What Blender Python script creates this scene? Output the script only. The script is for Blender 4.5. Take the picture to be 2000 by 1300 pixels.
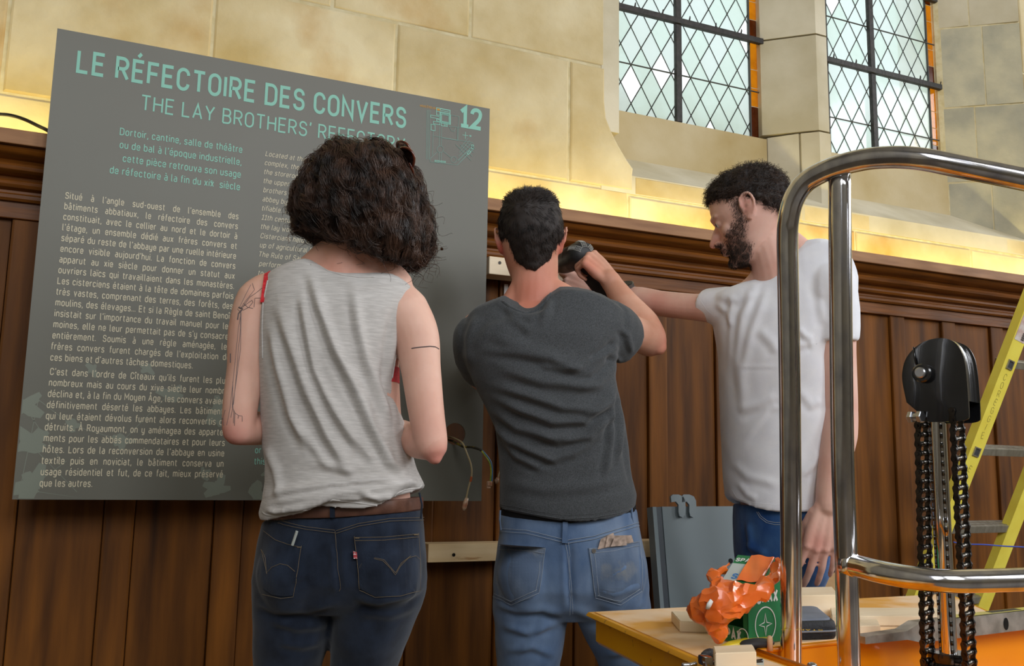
import bpy, bmesh, math, random
import numpy as np
from mathutils import Vector, Matrix, noise
from mathutils.bvhtree import BVHTree
random.seed(4); RNG = np.random.default_rng(4)
for o in list(bpy.data.objects): bpy.data.objects.remove(o)
C = bpy.context.scene.collection
SC = bpy.context.scene

# ------------------------------------------------------------ camera (solved from the two vanishing points)
F = 1799.0; CX, CY = 1000.0, 650.0
CAM = np.array([0.0, -2.4, 1.10])
_v = np.array([205.0, -11950.0, F]); _v /= np.linalg.norm(_v)
_u = np.array([4147.0, 342.0, F]); _u -= _v*(_u@_v); _u /= np.linalg.norm(_u)
_n = np.cross(_v, _u); _n = _n if _n[2] > 0 else -_n
RIGHT = np.array([_u[0], _n[0], _v[0]]); DOWN = np.array([_u[1], _n[1], _v[1]]); FWD = np.array([_u[2], _n[2], _v[2]])
def ray(px, py): return RIGHT*(px-CX) + DOWN*(py-CY) + FWD*F
def P(px, py, d): return CAM + ray(px, py)/F*d                 # picture point at a distance along the view -> world
def Py(px, py, y): r = ray(px, py); return CAM + r*((y-CAM[1])/r[1])
def Pz(px, py, z): r = ray(px, py); return CAM + r*((z-CAM[2])/r[2])
def proj(V):
    Q = np.asarray(V, float)-CAM; d = Q@FWD
    return CX+F*(Q@RIGHT)/d, CY+F*(Q@DOWN)/d, d
cam = bpy.data.cameras.new('camera'); co = bpy.data.objects.new('camera', cam); C.objects.link(co)
cam.sensor_width = 36; cam.lens = 36*F/2000; cam.clip_start = 0.05
M = Matrix(((RIGHT[0], -DOWN[0], -FWD[0], CAM[0]), (RIGHT[1], -DOWN[1], -FWD[1], CAM[1]), (RIGHT[2], -DOWN[2], -FWD[2], CAM[2]), (0,0,0,1)))
co.matrix_world = M; SC.camera = co
cam.dof.use_dof = False

# ------------------------------------------------------------ world, lights, exposure
SC.view_settings.view_transform = 'Standard'; SC.view_settings.look = 'None'
SC.view_settings.exposure = 0.32; SC.view_settings.gamma = 1.0; SC.view_settings.use_curve_mapping = False
w = bpy.data.worlds.new('overcast_sky'); SC.world = w; w.use_nodes = True
bg = w.node_tree.nodes['Background']; bg.inputs[0].default_value = (0.86, 0.94, 0.95, 1); bg.inputs[1].default_value = 1.2
def area(name, loc, target, sx, sy, power, col):
    l = bpy.data.lights.new(name, 'AREA'); l.shape = 'RECTANGLE'; l.size = sx; l.size_y = sy; l.energy = power; l.color = col
    o = bpy.data.objects.new(name, l); C.objects.link(o); o.location = loc
    o.rotation_euler = (Vector(target)-Vector(loc)).to_track_quat('-Z', 'Y').to_euler(); return o
# tall refectory windows in the opposite wall and in the end wall (daylight), and the LED strip lying on the ledge
for i, (x, e) in enumerate(((-1.4, 105), (1.4, 125), (4.4, 130))): area('daylight_opposite_window', (x, -6.9, 3.9), (0.9+i*.3, 0, 1.5), 1.8, 3.0, e, (0.93, 0.96, 1.0))
for i in range(2): area('daylight_end_window', (8.2, -1.4-i*2.9, 3.9), (1.4, -0.2, 1.5), 2.2, 3.0, 160, (0.93, 0.96, 1.0))
for x0, x1 in ((-1.3, 1.35), (1.35, 4.0)):
    area('led_strip_on_ledge', ((x0+x1)/2, -0.005, 1.862), ((x0+x1)/2, 0.055, 1.92), x1-x0, 0.02, 4.0, (1.0, 0.84, 0.32))

# ------------------------------------------------------------ helpers: colour, material, mesh
def lin(c): return tuple(((x/255)/12.92 if x/255 <= 0.04045 else ((x/255+0.055)/1.055)**2.4) for x in c)
def mat(name, col, rough=0.6, metal=0.0, col2=None, scale=20.0, stretch=(1,1,1), detail=4, bump=0.0, bscale=None, spec=0.5,
        attr=None, rand=0.0, lo=0.35, hi=0.65, coat=0.0, wave=None, sheen=0.0, bdist=0.01, rough2=None, spots=None):
    """col, col2 in 0-255 sRGB; one noise mixes them; optional bump, colour attribute tint and per-object variation"""
    m = bpy.data.materials.new(name); m.use_nodes = True; nt = m.node_tree; N = nt.nodes; L = nt.links
    b = N['Principled BSDF']; b.inputs['Roughness'].default_value = rough; b.inputs['Metallic'].default_value = metal
    b.inputs['Specular IOR Level'].default_value = spec; b.inputs['Coat Weight'].default_value = coat
    if sheen: b.inputs['Sheen Weight'].default_value = sheen
    tc = N.new('ShaderNodeTexCoord'); mp = N.new('ShaderNodeMapping'); mp.inputs['Scale'].default_value = stretch
    L.new(tc.outputs['Object'], mp.inputs['Vector']); vec = mp.outputs['Vector']
    if rand:
        oi = N.new('ShaderNodeObjectInfo'); ad = N.new('ShaderNodeVectorMath'); ad.operation = 'ADD'
        mu = N.new('ShaderNodeMath'); mu.operation = 'MULTIPLY'; mu.inputs[1].default_value = 37.0
        L.new(oi.outputs['Random'], mu.inputs[0]); L.new(vec, ad.inputs[0]); L.new(mu.outputs[0], ad.inputs[1]); vec = ad.outputs[0]
    colout = None
    if col2 is not None:
        if wave:
            t = N.new('ShaderNodeTexWave'); t.inputs['Scale'].default_value = wave[0]; t.inputs['Distortion'].default_value = wave[1]
            t.inputs['Detail'].default_value = 3; t.inputs['Detail Scale'].default_value = wave[2]; t.bands_direction = wave[3] if len(wave) > 3 else 'X'
        else:
            t = N.new('ShaderNodeTexNoise'); t.inputs['Scale'].default_value = scale; t.inputs['Detail'].default_value = detail
        L.new(vec, t.inputs['Vector'])
        r = N.new('ShaderNodeValToRGB'); r.color_ramp.elements[0].position = lo; r.color_ramp.elements[1].position = hi
        r.color_ramp.elements[0].color = (*lin(col), 1); r.color_ramp.elements[1].color = (*lin(col2), 1)
        L.new(t.outputs['Fac'] if 'Fac' in t.outputs else t.outputs[0], r.inputs['Fac']); colout = r.outputs['Color']
        if rough2 is not None:
            mr = N.new('ShaderNodeMapRange'); mr.inputs['To Min'].default_value = rough; mr.inputs['To Max'].default_value = rough2
            L.new(t.outputs['Fac'] if 'Fac' in t.outputs else t.outputs[0], mr.inputs['Value']); L.new(mr.outputs[0], b.inputs['Roughness'])
        if wave:
            t2 = N.new('ShaderNodeTexNoise'); t2.inputs['Scale'].default_value = scale; t2.inputs['Detail'].default_value = detail; L.new(vec, t2.inputs['Vector'])
            mx = N.new('ShaderNodeMix'); mx.data_type = 'RGBA'; mx.blend_type = 'OVERLAY'; mx.inputs['Factor'].default_value = 0.55
            L.new(colout, mx.inputs['A']); L.new(t2.outputs['Fac'], mx.inputs['B']); colout = mx.outputs['Result']
    if spots:   # (colour, scale, threshold, softness)
        t = N.new('ShaderNodeTexNoise'); t.inputs['Scale'].default_value = spots[1]; t.inputs['Detail'].default_value = 6
        L.new(vec, t.inputs['Vector'])
        mr = N.new('ShaderNodeMapRange'); mr.inputs['From Min'].default_value = spots[2]; mr.inputs['From Max'].default_value = spots[2]+spots[3]
        L.new(t.outputs['Fac'], mr.inputs['Value'])
        mx = N.new('ShaderNodeMix'); mx.data_type = 'RGBA'; L.new(mr.outputs[0], mx.inputs['Factor'])
        if colout: L.new(colout, mx.inputs['A'])
        else: mx.inputs['A'].default_value = (*lin(col), 1)
        mx.inputs['B'].default_value = (*lin(spots[0]), 1); colout = mx.outputs['Result']
    if rand and colout:
        hs = N.new('ShaderNodeHueSaturation'); mr = N.new('ShaderNodeMapRange'); mr.inputs['To Min'].default_value = 1-rand; mr.inputs['To Max'].default_value = 1+rand
        L.new(oi.outputs['Random'], mr.inputs['Value']); L.new(mr.outputs[0], hs.inputs['Value']); L.new(colout, hs.inputs['Color']); colout = hs.outputs['Color']
    if attr:
        at = N.new('ShaderNodeAttribute'); at.attribute_name = attr
        mx = N.new('ShaderNodeMix'); mx.data_type = 'RGBA'; L.new(at.outputs['Alpha'], mx.inputs['Factor'])
        if colout: L.new(colout, mx.inputs['A'])
        else: mx.inputs['A'].default_value = (*lin(col), 1)
        L.new(at.outputs['Color'], mx.inputs['B']); colout = mx.outputs['Result']
    if colout: L.new(colout, b.inputs['Base Color'])
    else: b.inputs['Base Color'].default_value = (*lin(col), 1)
    if bump:
        t = N.new('ShaderNodeTexNoise'); t.inputs['Scale'].default_value = bscale or scale; t.inputs['Detail'].default_value = 5; L.new(vec, t.inputs['Vector'])
        bp = N.new('ShaderNodeBump'); bp.inputs['Strength'].default_value = bump; bp.inputs['Distance'].default_value = bdist
        L.new(t.outputs['Fac'], bp.inputs['Height']); L.new(bp.outputs[0], b.inputs['Normal'])
    return m
def link(name, me, m, parent=None, kind=None):
    o = bpy.data.objects.new(name, me); C.objects.link(o)
    if m is not None:
        for q in (m if isinstance(m, (list, tuple)) else [m]): me.materials.append(q)
    if parent is not None: o.parent = parent
    if kind: o['kind'] = kind
    return o
def tag(o, label, cat, group=None):
    o['label'] = label; o['category'] = cat
    if group: o['group'] = group
    return o
def empty(name, loc, label, cat, group=None):
    o = bpy.data.objects.new(name, None); C.objects.link(o); o.location = loc; o.empty_display_size = 0.05
    if label: tag(o, label, cat, group)
    return o
def adopt(parent, *obs):      # parts were built in world coordinates; keep them there under a thing placed at its base
    bpy.context.view_layer.update()
    for o in obs:
        o.parent = parent; o.matrix_parent_inverse = Matrix.Translation(-parent.location)
class MB:
    """collects shapes as raw vertices and faces"""
    def __init__(s): s.v = []; s.f = []; s.n = 0; s.mi = []
    def add(s, V, Fs, mi=0):
        V = np.asarray(V, float).reshape(-1, 3); s.v.append(V)
        s.f += [tuple(i+s.n for i in f) for f in Fs]; s.mi += [mi]*len(Fs); s.n += len(V)
    def box(s, c, size, R=None, mi=0, bevel=0.0):
        hx, hy, hz = [q/2 for q in size]
        if bevel <= 0:
            V = np.array([(x,y,z) for x in (-hx,hx) for y in (-hy,hy) for z in (-hz,hz)])
            Fs = [(0,1,3,2),(4,6,7,5),(0,4,5,1),(2,3,7,6),(0,2,6,4),(1,5,7,3)]
        else:
            bm = bmesh.new(); bmesh.ops.create_cube(bm, size=1.0)
            for q in bm.verts: q.co = Vector((q.co.x*2*hx, q.co.y*2*hy, q.co.z*2*hz))
            bmesh.ops.bevel(bm, geom=list(bm.edges), offset=bevel, segments=2, affect='EDGES', profile=0.6)
            bm.verts.index_update(); V = np.array([q.co[:] for q in bm.verts]); Fs = [[q.index for q in f.verts] for f in bm.faces]; bm.free()
        if R is not None: V = V@np.asarray(R).T
        s.add(V+np.asarray(c), Fs, mi); return s
    def bx(s, x0, x1, y0, y1, z0, z1, bevel=0.0, mi=0):
        return s.box(((x0+x1)/2,(y0+y1)/2,(z0+z1)/2), (abs(x1-x0),abs(y1-y0),abs(z1-z0)), bevel=bevel, mi=mi)
    def tube(s, pts, r, n=12, caps=True, mi=0, closed=False, flat=1.0, up=None):
        pts = np.asarray(pts, float); k = len(pts); r = np.broadcast_to(np.asarray(r, float), (k,))
        T = np.gradient(pts, axis=0)
        if closed: T = np.roll(pts, -1, 0)-np.roll(pts, 1, 0)
        T /= np.linalg.norm(T, axis=1)[:, None]+1e-12
        a = np.array(up, float) if up is not None else (np.array([0,0,1.0]) if abs(T[0][2]) < 0.9 else np.array([1.0,0,0]))
        V = []
        for i in range(k):
            a = a-T[i]*(a@T[i]); a /= np.linalg.norm(a)+1e-12; b = np.cross(T[i], a)
            for j in range(n):
                t = 2*math.pi*j/n; V.append(pts[i]+r[i]*(math.cos(t)*a*flat+math.sin(t)*b))
        Fs = [(i*n+j, i*n+(j+1)%n, ((i+1)%k)*n+(j+1)%n, ((i+1)%k)*n+j) for i in range(k if closed else k-1) for j in range(n)]
        if caps and not closed: Fs += [tuple(range(n))[::-1], tuple((k-1)*n+j for j in range(n))]
        s.add(V, Fs, mi); return s
    def cyl(s, a, b, r, n=20, mi=0, r2=None): return s.tube([a, b], [r, r if r2 is None else r2], n=n, mi=mi)
    def prism(s, poly, depthvec, mi=0):      # poly: list of 3D points (planar), extruded along depthvec
        p = np.asarray(poly, float); k = len(p); V = np.vstack([p, p+np.asarray(depthvec)])
        Fs = [tuple(range(k))[::-1], tuple(range(k, 2*k))]+[(i, (i+1)%k, (i+1)%k+k, i+k) for i in range(k)]
        s.add(V, Fs, mi); return s
    def rings(s, R, cap=True, mi=0):
        R = np.asarray(R, float); k, n = R.shape[:2]
        Fs = [(i*n+j, i*n+(j+1)%n, (i+1)*n+(j+1)%n, (i+1)*n+j) for i in range(k-1) for j in range(n)]
        if cap: Fs += [tuple(range(n))[::-1], tuple((k-1)*n+j for j in range(n))]
        s.add(R.reshape(-1, 3), Fs, mi); return s
    def grid(s, G, mi=0, thick=0.0, nrm=None):
        G = np.asarray(G, float); k, n = G.shape[:2]
        Fs = [(i*n+j, i*n+j+1, (i+1)*n+j+1, (i+1)*n+j) for i in range(k-1) for j in range(n-1)]
        s.add(G.reshape(-1, 3), Fs, mi); return s
    def ell(s, c, r, R=None, n=16, mi=0):
        V = []; Fs = []; m = n
        for i in range(1, n):
            t = math.pi*i/n
            for j in range(m): p = 2*math.pi*j/m; V.append((math.sin(t)*math.cos(p), math.sin(t)*math.sin(p), math.cos(t)))
        V += [(0,0,1),(0,0,-1)]; a, b = (n-1)*m, (n-1)*m+1
        Fs = [(i*m+j, (i+1)*m+j, (i+1)*m+(j+1)%m, i*m+(j+1)%m) for i in range(n-2) for j in range(m)]
        Fs += [(a, j, (j+1)%m) for j in range(m)]+[(b, (n-2)*m+(j+1)%m, (n-2)*m+j) for j in range(m)]
        V = np.array(V)*np.asarray(r, float)
        if R is not None: V = V@np.asarray(R).T
        s.add(V+np.asarray(c), Fs, mi); return s
    def mesh(s, name, smooth=False, angle=None):
        me = bpy.data.meshes.new(name); V = np.vstack(s.v); me.from_pydata(V.tolist(), [], s.f)
        if any(s.mi): me.polygons.foreach_set('material_index', s.mi)
        me.update()
        bm = bmesh.new(); bm.from_mesh(me); bmesh.ops.recalc_face_normals(bm, faces=bm.faces); bm.to_mesh(me); bm.free()
        if smooth or angle:
            me.polygons.foreach_set('use_smooth', [True]*len(me.polygons))
            if angle: me.set_sharp_from_angle(angle=math.radians(angle))
        return me
    def build(s, name, m, parent=None, smooth=False, angle=None, kind=None): return link(name, s.mesh(name, smooth, angle), m, parent, kind)
def catmull(pts, n=8, closed=False):
    p = np.asarray(pts, float); k = len(p); out = []
    for i in range(k if closed else k-1):
        if closed: a, b, c, d = p[(i-1)%k], p[i], p[(i+1)%k], p[(i+2)%k]
        else: a, b, c, d = p[max(i-1,0)], p[i], p[i+1], p[min(i+2,k-1)]
        for j in range(n):
            t = j/n; out.append(0.5*((2*b)+(-a+c)*t+(2*a-5*b+4*c-d)*t*t+(-a+3*b-3*c+d)*t**3))
    if not closed: out.append(p[-1])
    return np.array(out)

# ------------------------------------------------------------ materials of the room
m_stone = mat('limestone', (186,164,114), 0.9, col2=(218,204,168), scale=3.0, detail=10, bump=0.6, bscale=11, rand=0.05, spots=((178,134,62), 2.6, 0.54, 0.20), spec=0.2, bdist=0.012)
m_stone_pale = mat('pale_dressed_limestone', (190,179,150), 0.85, col2=(214,205,182), scale=4, detail=8, bump=0.2, bscale=18, rand=0.03, spec=0.2)
m_stone_grey = mat('grey_weathered_limestone', (168,164,146), 0.9, col2=(200,192,164), scale=7, detail=9, bump=0.3, bscale=16, rand=0.05, spec=0.2)
m_mortar = mat('lime_mortar', (200,184,140), 0.95, col2=(214,202,166), scale=30, bump=0.3, spec=0.1)
m_oak = mat('old_oak', (64,35,9), 0.55, col2=(138,83,24), scale=2.6, stretch=(9,9,0.8), detail=7, bump=0.12, bscale=12, rand=0.16, spec=0.22, bdist=0.004, lo=0.25, hi=0.75)
m_oak_h = mat('old_oak_moulding', (78,42,9), 0.45, col2=(138,80,20), scale=9, stretch=(0.6,9,9), detail=7, bump=0.1, bscale=12, rand=0.05, spec=0.28, lo=0.2, hi=0.8)
m_fascia = mat('worn_oak_fascia', (136,92,54), 0.6, col2=(166,120,78), scale=7, stretch=(0.7,5,5), detail=7, bump=0.1)
m_floor = mat('stone_floor', (74,64,50), 0.5, col2=(90,78,62), scale=6)
m_plaster = mat('plaster', (150,143,128), 0.9, col2=(128,122,110), scale=2)
m_iron = mat('black_iron', (30,28,26), 0.6, col2=(48,42,38), scale=60, bump=0.3)
m_lead = mat('lead_came', (62,62,58), 0.55, metal=0.3)
def glass(name, tint, clear, wob):
    m = bpy.data.materials.new(name); m.use_nodes = True; nt = m.node_tree; N = nt.nodes; L = nt.links
    N.remove(N['Principled BSDF']); out = N['Material Output']
    tr = N.new('ShaderNodeBsdfTransparent'); tl = N.new('ShaderNodeBsdfTranslucent'); gl = N.new('ShaderNodeBsdfGlossy'); gl.inputs['Roughness'].default_value = 0.12
    tx = N.new('ShaderNodeTexCoord'); no = N.new('ShaderNodeTexNoise'); no.inputs['Scale'].default_value = wob; L.new(tx.outputs['Object'], no.inputs['Vector'])
    mr = N.new('ShaderNodeMapRange'); mr.inputs['From Min'].default_value = 0.3; mr.inputs['From Max'].default_value = 0.7
    mr.inputs['To Min'].default_value = max(0, clear-0.22); mr.inputs['To Max'].default_value = min(1, clear+0.22); L.new(no.outputs['Fac'], mr.inputs['Value'])
    for q in (tr, tl): q.inputs['Color'].default_value = (*tint, 1)
    mx = N.new('ShaderNodeMixShader'); L.new(mr.outputs[0], mx.inputs[0]); L.new(tl.outputs[0], mx.inputs[1]); L.new(tr.outputs[0], mx.inputs[2])
    m2 = N.new('ShaderNodeMixShader'); m2.inputs[0].default_value = 0.05; L.new(mx.outputs[0], m2.inputs[1]); L.new(gl.outputs[0], m2.inputs[2])
    L.new(m2.outputs[0], out.inputs[0]); return m
m_panes = [glass('frosted_old_glass', (0.86,0.90,0.89), 0.45, 5), glass('frosted_greenish_glass', (0.83,0.89,0.86), 0.45, 7), glass('bright_sky_gap_glass', (1,1.0,1.0), 0.95, 3)]  # clearest glass stands in for bright sky gaps between trees outside
m_amber = glass('amber_border_glass', (0.88,0.50,0.08), 0.6, 14); m_amber2 = glass('brown_border_glass', (0.30,0.13,0.05), 0.5, 20)

# ------------------------------------------------------------ the room
def struct(name): 
    o = bpy.data.objects.new(name, None); C.objects.link(o); o['kind'] = 'structure'; return o
X0, X1, YB, ZC = -3.0, 8.4, -7.2, 7.0
MB().bx(X0-.2, X1+.2, YB-.2, 0.9, -0.15, 0).build('floor', m_floor, kind='structure')
MB().bx(X0-.2, X1+.2, YB-.2, 0.9, ZC, ZC+.15).build('ceiling', m_plaster, kind='structure')
MB().bx(X0-.2, X0, YB, 0.9, 0, ZC).build('wall_left', m_plaster, kind='structure')
MB().bx(X1, X1+.2, YB, 0.9, 0, ZC).build('wall_right', m_plaster, kind='structure')
MB().bx(X0-.2, X1+.2, YB-.2, YB, 0, ZC).build('wall_front', m_plaster, kind='structure')
# stone wall: mortar core with the window recess cut out of it, ashlar blocks proud of it
SY = 0.10; GY = 0.30
wall = MB()
wall.bx(X0, 1.405, SY+.004, 0.62, 0, ZC); wall.bx(1.405, 3.42, SY+.004, 0.62, 0, 2.06); wall.bx(3.42, X1, SY+.004, 0.62, 0, ZC)
wall.bx(1.405, 3.42, SY+.004, 0.62, 4.3, ZC)
# block with the curved lower corner of the recess
crv = [(1.414,2.9),(1.414,2.30),(1.420,2.245),(1.438,2.205),(1.465,2.160),(1.498,2.115),(1.522,2.088),(1.519,2.066)]
wall_o = wall.build('wall_back', m_mortar, kind='structure')
def block(name, poly, y0, y1, m, parent, shrink=0.0045, rnd=0.002):
    """ashlar: polygon (x,z) extruded from y1 (inside) to y0 (face), with a small arris"""
    p = np.asarray(poly, float); c = p.mean(0)
    def inset(q, d):
        k = len(q); out = []
        ar = 0.5*sum(q[i][0]*q[(i+1)%k][1]-q[(i+1)%k][0]*q[i][1] for i in range(k)); sg = 1 if ar > 0 else -1
        for i in range(k):
            a, b, cc = q[i-1], q[i], q[(i+1)%k]; e1 = (b-a)/np.linalg.norm(b-a); e2 = (cc-b)/np.linalg.norm(cc-b)
            n1 = sg*np.array([-e1[1], e1[0]]); n2 = sg*np.array([-e2[1], e2[0]]); n = n1+n2; n /= max(n@n1, 0.3)*1.0
            out.append(b+n*d)
        return np.array(out)
    a = inset(p, shrink); b = inset(p, shrink+0.005); dy = random.uniform(-rnd, rnd)
    R = [[(x, y1, z) for x, z in a], [(x, y0+0.003+dy, z) for x, z in a], [(x, y0+dy, z) for x, z in b]]
    return MB().rings(R).build(name, m, parent)
def rect(x0, x1, z0, z1): return [(x0,z0),(x1,z0),(x1,z1),(x0,z1)]
def course(z0, z1, xs, m=m_stone):
    for a, b in zip(xs[:-1], xs[1:]): block('stone_block', rect(a, b, z0, z1), SY, SY+.05, m, wall_o)
course(1.60, 2.008, [-1.9,-1.35,-.82,-.10,.42,.93,1.50]); 
course(2.008, 2.415, [-1.9,-1.3,-.80,-.298,.189,.706,1.283])
course(2.415, 2.80, [-1.9,-1.5,-.95,-.48,.06,.511,.938])
block('stone_block', [(.938,2.415),(1.414,2.415),(1.414,2.80),(.938,2.80)], SY, SY+.05, m_stone, wall_o)
block('stone_block', [(1.283,2.008),(1.52,2.008)]+[(1.519,2.066),(1.522,2.088),(1.498,2.115),(1.465,2.160),(1.438,2.205),(1.420,2.245),(1.414,2.30),(1.414,2.415),(1.283,2.415)], SY, SY+.10, m_stone, wall_o)
for z0 in (2.80, 3.2, 3.6, 4.0, 4.4, 4.8, 5.2):
    xs = [-1.9,-1.2,-.7,-.2,.3,.85,1.414] if int(z0*10)%8 else [-1.9,-1.45,-.9,-.35,.15,.6,1.1,1.414]
    course(z0, z0+.4, xs)
course(1.60, 1.995, [1.50,2.05,2.46,3.05,3.55,4.1,4.7,5.3,6.0]); course(1.995, 2.066, [1.52,1.92,2.22,2.54,2.90,3.25,3.42])
for z0 in np.arange(1.995, 5.2, .4): course(z0, z0+.4, [3.42,3.9,4.4,5.0,5.6,6.3])
# recess: sloped sill, riser under the lights, pier, jambs, head
MB().prism([(1.40,SY+.001,2.062),(1.40,GY,2.200),(1.40,GY+.3,2.200),(1.40,GY+.3,2.0),(1.40,SY+.001,2.0)], (2.03,0,0)).build('window_sill', m_stone_pale, wall_o)
def stone(name, pts, dv, m): return MB().prism(pts, dv).build(name, m, wall_o)
m_riser = mat('ochre_washed_stone', (178,156,108), 0.85, col2=(200,184,148), scale=3, detail=7, bump=0.15, bscale=20, rand=0.02, spec=0.2)
for a, b in ((1.40, 2.222), (2.45, 3.205)): 
    MB().bx(a, b, GY-.012, GY+.25, 2.15, 2.366).build('stone_block', m_riser, wall_o)
def pier(z0, z1, j=0.0):      # canted pier between the lights (plan polygon), one drum per course
    g = 0.0035
    pl = [(2.203,GY+.06),(2.203,GY-.01),(2.354,.152),(2.405,.152),(2.512,GY-.01),(2.512,GY+.06)]
    return MB().prism([(x, y, z0+g) for x, y in pl], (0,0,z1-z0-2*g)).build('stone_block', m_stone_pale, wall_o)
for z0, z1 in ((2.376,2.76),(2.76,3.16),(3.16,3.56),(3.56,4.4)): pier(z0, z1)
MB().prism([(2.226,GY+.06,2.08),(2.226,GY-.012,2.08),(2.30,.20,2.08),(2.30,GY+.06,2.08)], (0,0,.292)).build('stone_block', m_stone_pale, wall_o)
MB().prism([(2.306,GY+.06,2.08),(2.306,.195,2.08),(2.354,.150,2.08),(2.407,.150,2.08),(2.50,GY-.012,2.08),(2.50,GY+.06,2.08)], (0,0,.292)).build('stone_block', m_stone_pale, wall_o)
# right splayed jamb, in blocks of grey stone
za = [2.0,2.33,2.66,3.02,3.4,3.8,4.3]
for i, (z0, z1) in enumerate(zip(za[:-1], za[1:])):
    q = [3.150, 3.262, 3.42] if i%2 else [3.150, 3.300, 3.42]
    for k, (a, b) in enumerate(zip(q[:-1], q[1:])):
        ya, yb = [GY-(t-3.15)/(3.42-3.15)*(GY-SY) for t in (a, b)]; g = .004
        MB().prism([(a+g, ya-.002, z0+g),(b-g, yb-.002, z0+g),(b-g, yb+.06, z0+g),(a+g, ya+.06, z0+g)], (0,0,z1-z0-2*g)).build('stone_block', m_stone_grey if (i < 3) else m_stone_pale, wall_o)
MB().prism([(3.150,GY,2.0),(3.42,SY+.004,2.0),(3.42,GY+.2,2.0),(3.150,GY+.2,2.0)], (0,0,2.3)).build('mortar_bed', m_mortar, wall_o)
MB().bx(1.40, 1.466, SY+.002, GY+.2, 2.2, 4.3).build('window_jamb', m_stone_pale, wall_o)
# leaded windows
def window(name, x0, x1, xm, z0, z1, thick, thin, border):
    W = struct(name)
    A, B = 0.0855/2, 0.146/2; cw = 0.0022
    ph = (xm % (2*A)); segs = []
    gx1 = x1-border
    def clip(poly, ax, val, keep):
        out = []
        for i in range(len(poly)):
            a, b = poly[i-1], poly[i]; ia, ib = (a[ax]-val)*keep >= 0, (b[ax]-val)*keep >= 0
            if ia != ib: t = (val-a[ax])/(b[ax]-a[ax]); out.append(tuple(a[k]+t*(b[k]-a[k]) for k in (0,1)))
            if ib: out.append(b)
        return out
    cells = []
    zt = thin[0]
    for i in range(-12, 13):
        for j in range(-30, 30):
            if (i+j) % 2: continue
            cx, cz = xm+0.02+i*A, zt+j*B
            d = [(cx-A, cz),(cx, cz-B),(cx+A, cz),(cx, cz+B)]
            for ax, val, k in ((0, x0+border, 1),(0, gx1, -1),(1, z0, 1),(1, z1, -1)):
                d = clip(d, ax, val, k)
                if len(d) < 3: break
            if len(d) < 3: continue
            ar = abs(sum(d[q-1][0]*d[q][1]-d[q][0]*d[q-1][1] for q in range(len(d))))/2
            if ar < 2e-4: continue
            cells.append((ar, d))
    cells.sort(key=lambda c: (c[1][0][1]))
    clear = {(0.10,-.07),(0.145,-.22),(-.19,-.07)}  # panes whose glass carries the brighter sky between the trees
    lead = MB()
    for ar, d in cells:
        c = np.mean(d, 0); m = m_panes[0] if random.random() < .6 else m_panes[1]
        if any(abs(c[0]-xm-a) < A*.8 and abs(c[1]-zt-b) < B*.8 for a, b in clear) and name == 'window_1': m = m_panes[2]
        elif random.random() < .03: m = m_panes[2]
        MB().prism([(x, GY+.010, z) for x, z in d], (0, .003, 0)).build('pane', m, W)
        for q in range(len(d)):
            a, b = d[q-1], d[q]
            if abs(a[0]-b[0]) < 1e-6 or abs(a[1]-b[1]) < 1e-6: continue
            if b[0] > a[0]: segs.append((a, b))
    for a, b in segs: lead.tube([(a[0], GY+.008, a[1]), (b[0], GY+.008, b[1])], cw, n=4, caps=False)
    for z in thin: lead.tube([(x0, GY+.004, z), (x1, GY+.004, z)], .003, n=6)
    for x in (x0+border, gx1): lead.bx(x-.003, x+.003, GY+.004, GY+.014, z0, z1)
    lead.bx(x0, x1, GY+.004, GY+.014, z0-.002, z0+.004)
    lead.build('lead_came', m_lead, W)
    for a, b in ((x0, x0+border), (gx1, x1)):
        z = z0; k = 0
        while z < z1:
            hgt = 0.075 if k % 3 else 0.13; zz = min(z+hgt, z1)
            MB().bx(a+.001, b-.001, GY+.010, GY+.013, z+.002, zz-.002).build('border_pane', m_amber2 if k % 4 == 0 else m_amber, W); z = zz; k += 1
    bar = MB(); bar.bx(xm-.012, xm+.012, GY-.012, GY+.006, z0, z1, bevel=.002); bar.build('iron_mullion', m_iron, W)
    for z in thick:
        b = MB(); b.bx(x0-.01, x1+.01, GY-.02, GY-.002, z-.011, z+.011, bevel=.002)
        for k in range(6):
            x = x0+.06+k*.118; b.tube([(x, GY-.005, z+.008),(x+.002, GY-.008, z+.028),(x+.005, GY-.004, z+.036)], [.004,.003,.0015], n=6)
        b.build('saddle_bar', m_iron, W)
    return W
window('window_1', 1.466, 2.203, 1.830, 2.368, 3.55, (2.757, 3.15), (2.556, 2.95, 3.35), .040)
window('window_2', 2.512, 3.148, 2.779, 2.368, 3.55, (2.752, 3.15), (2.52, 2.95, 3.35), .040)

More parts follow.
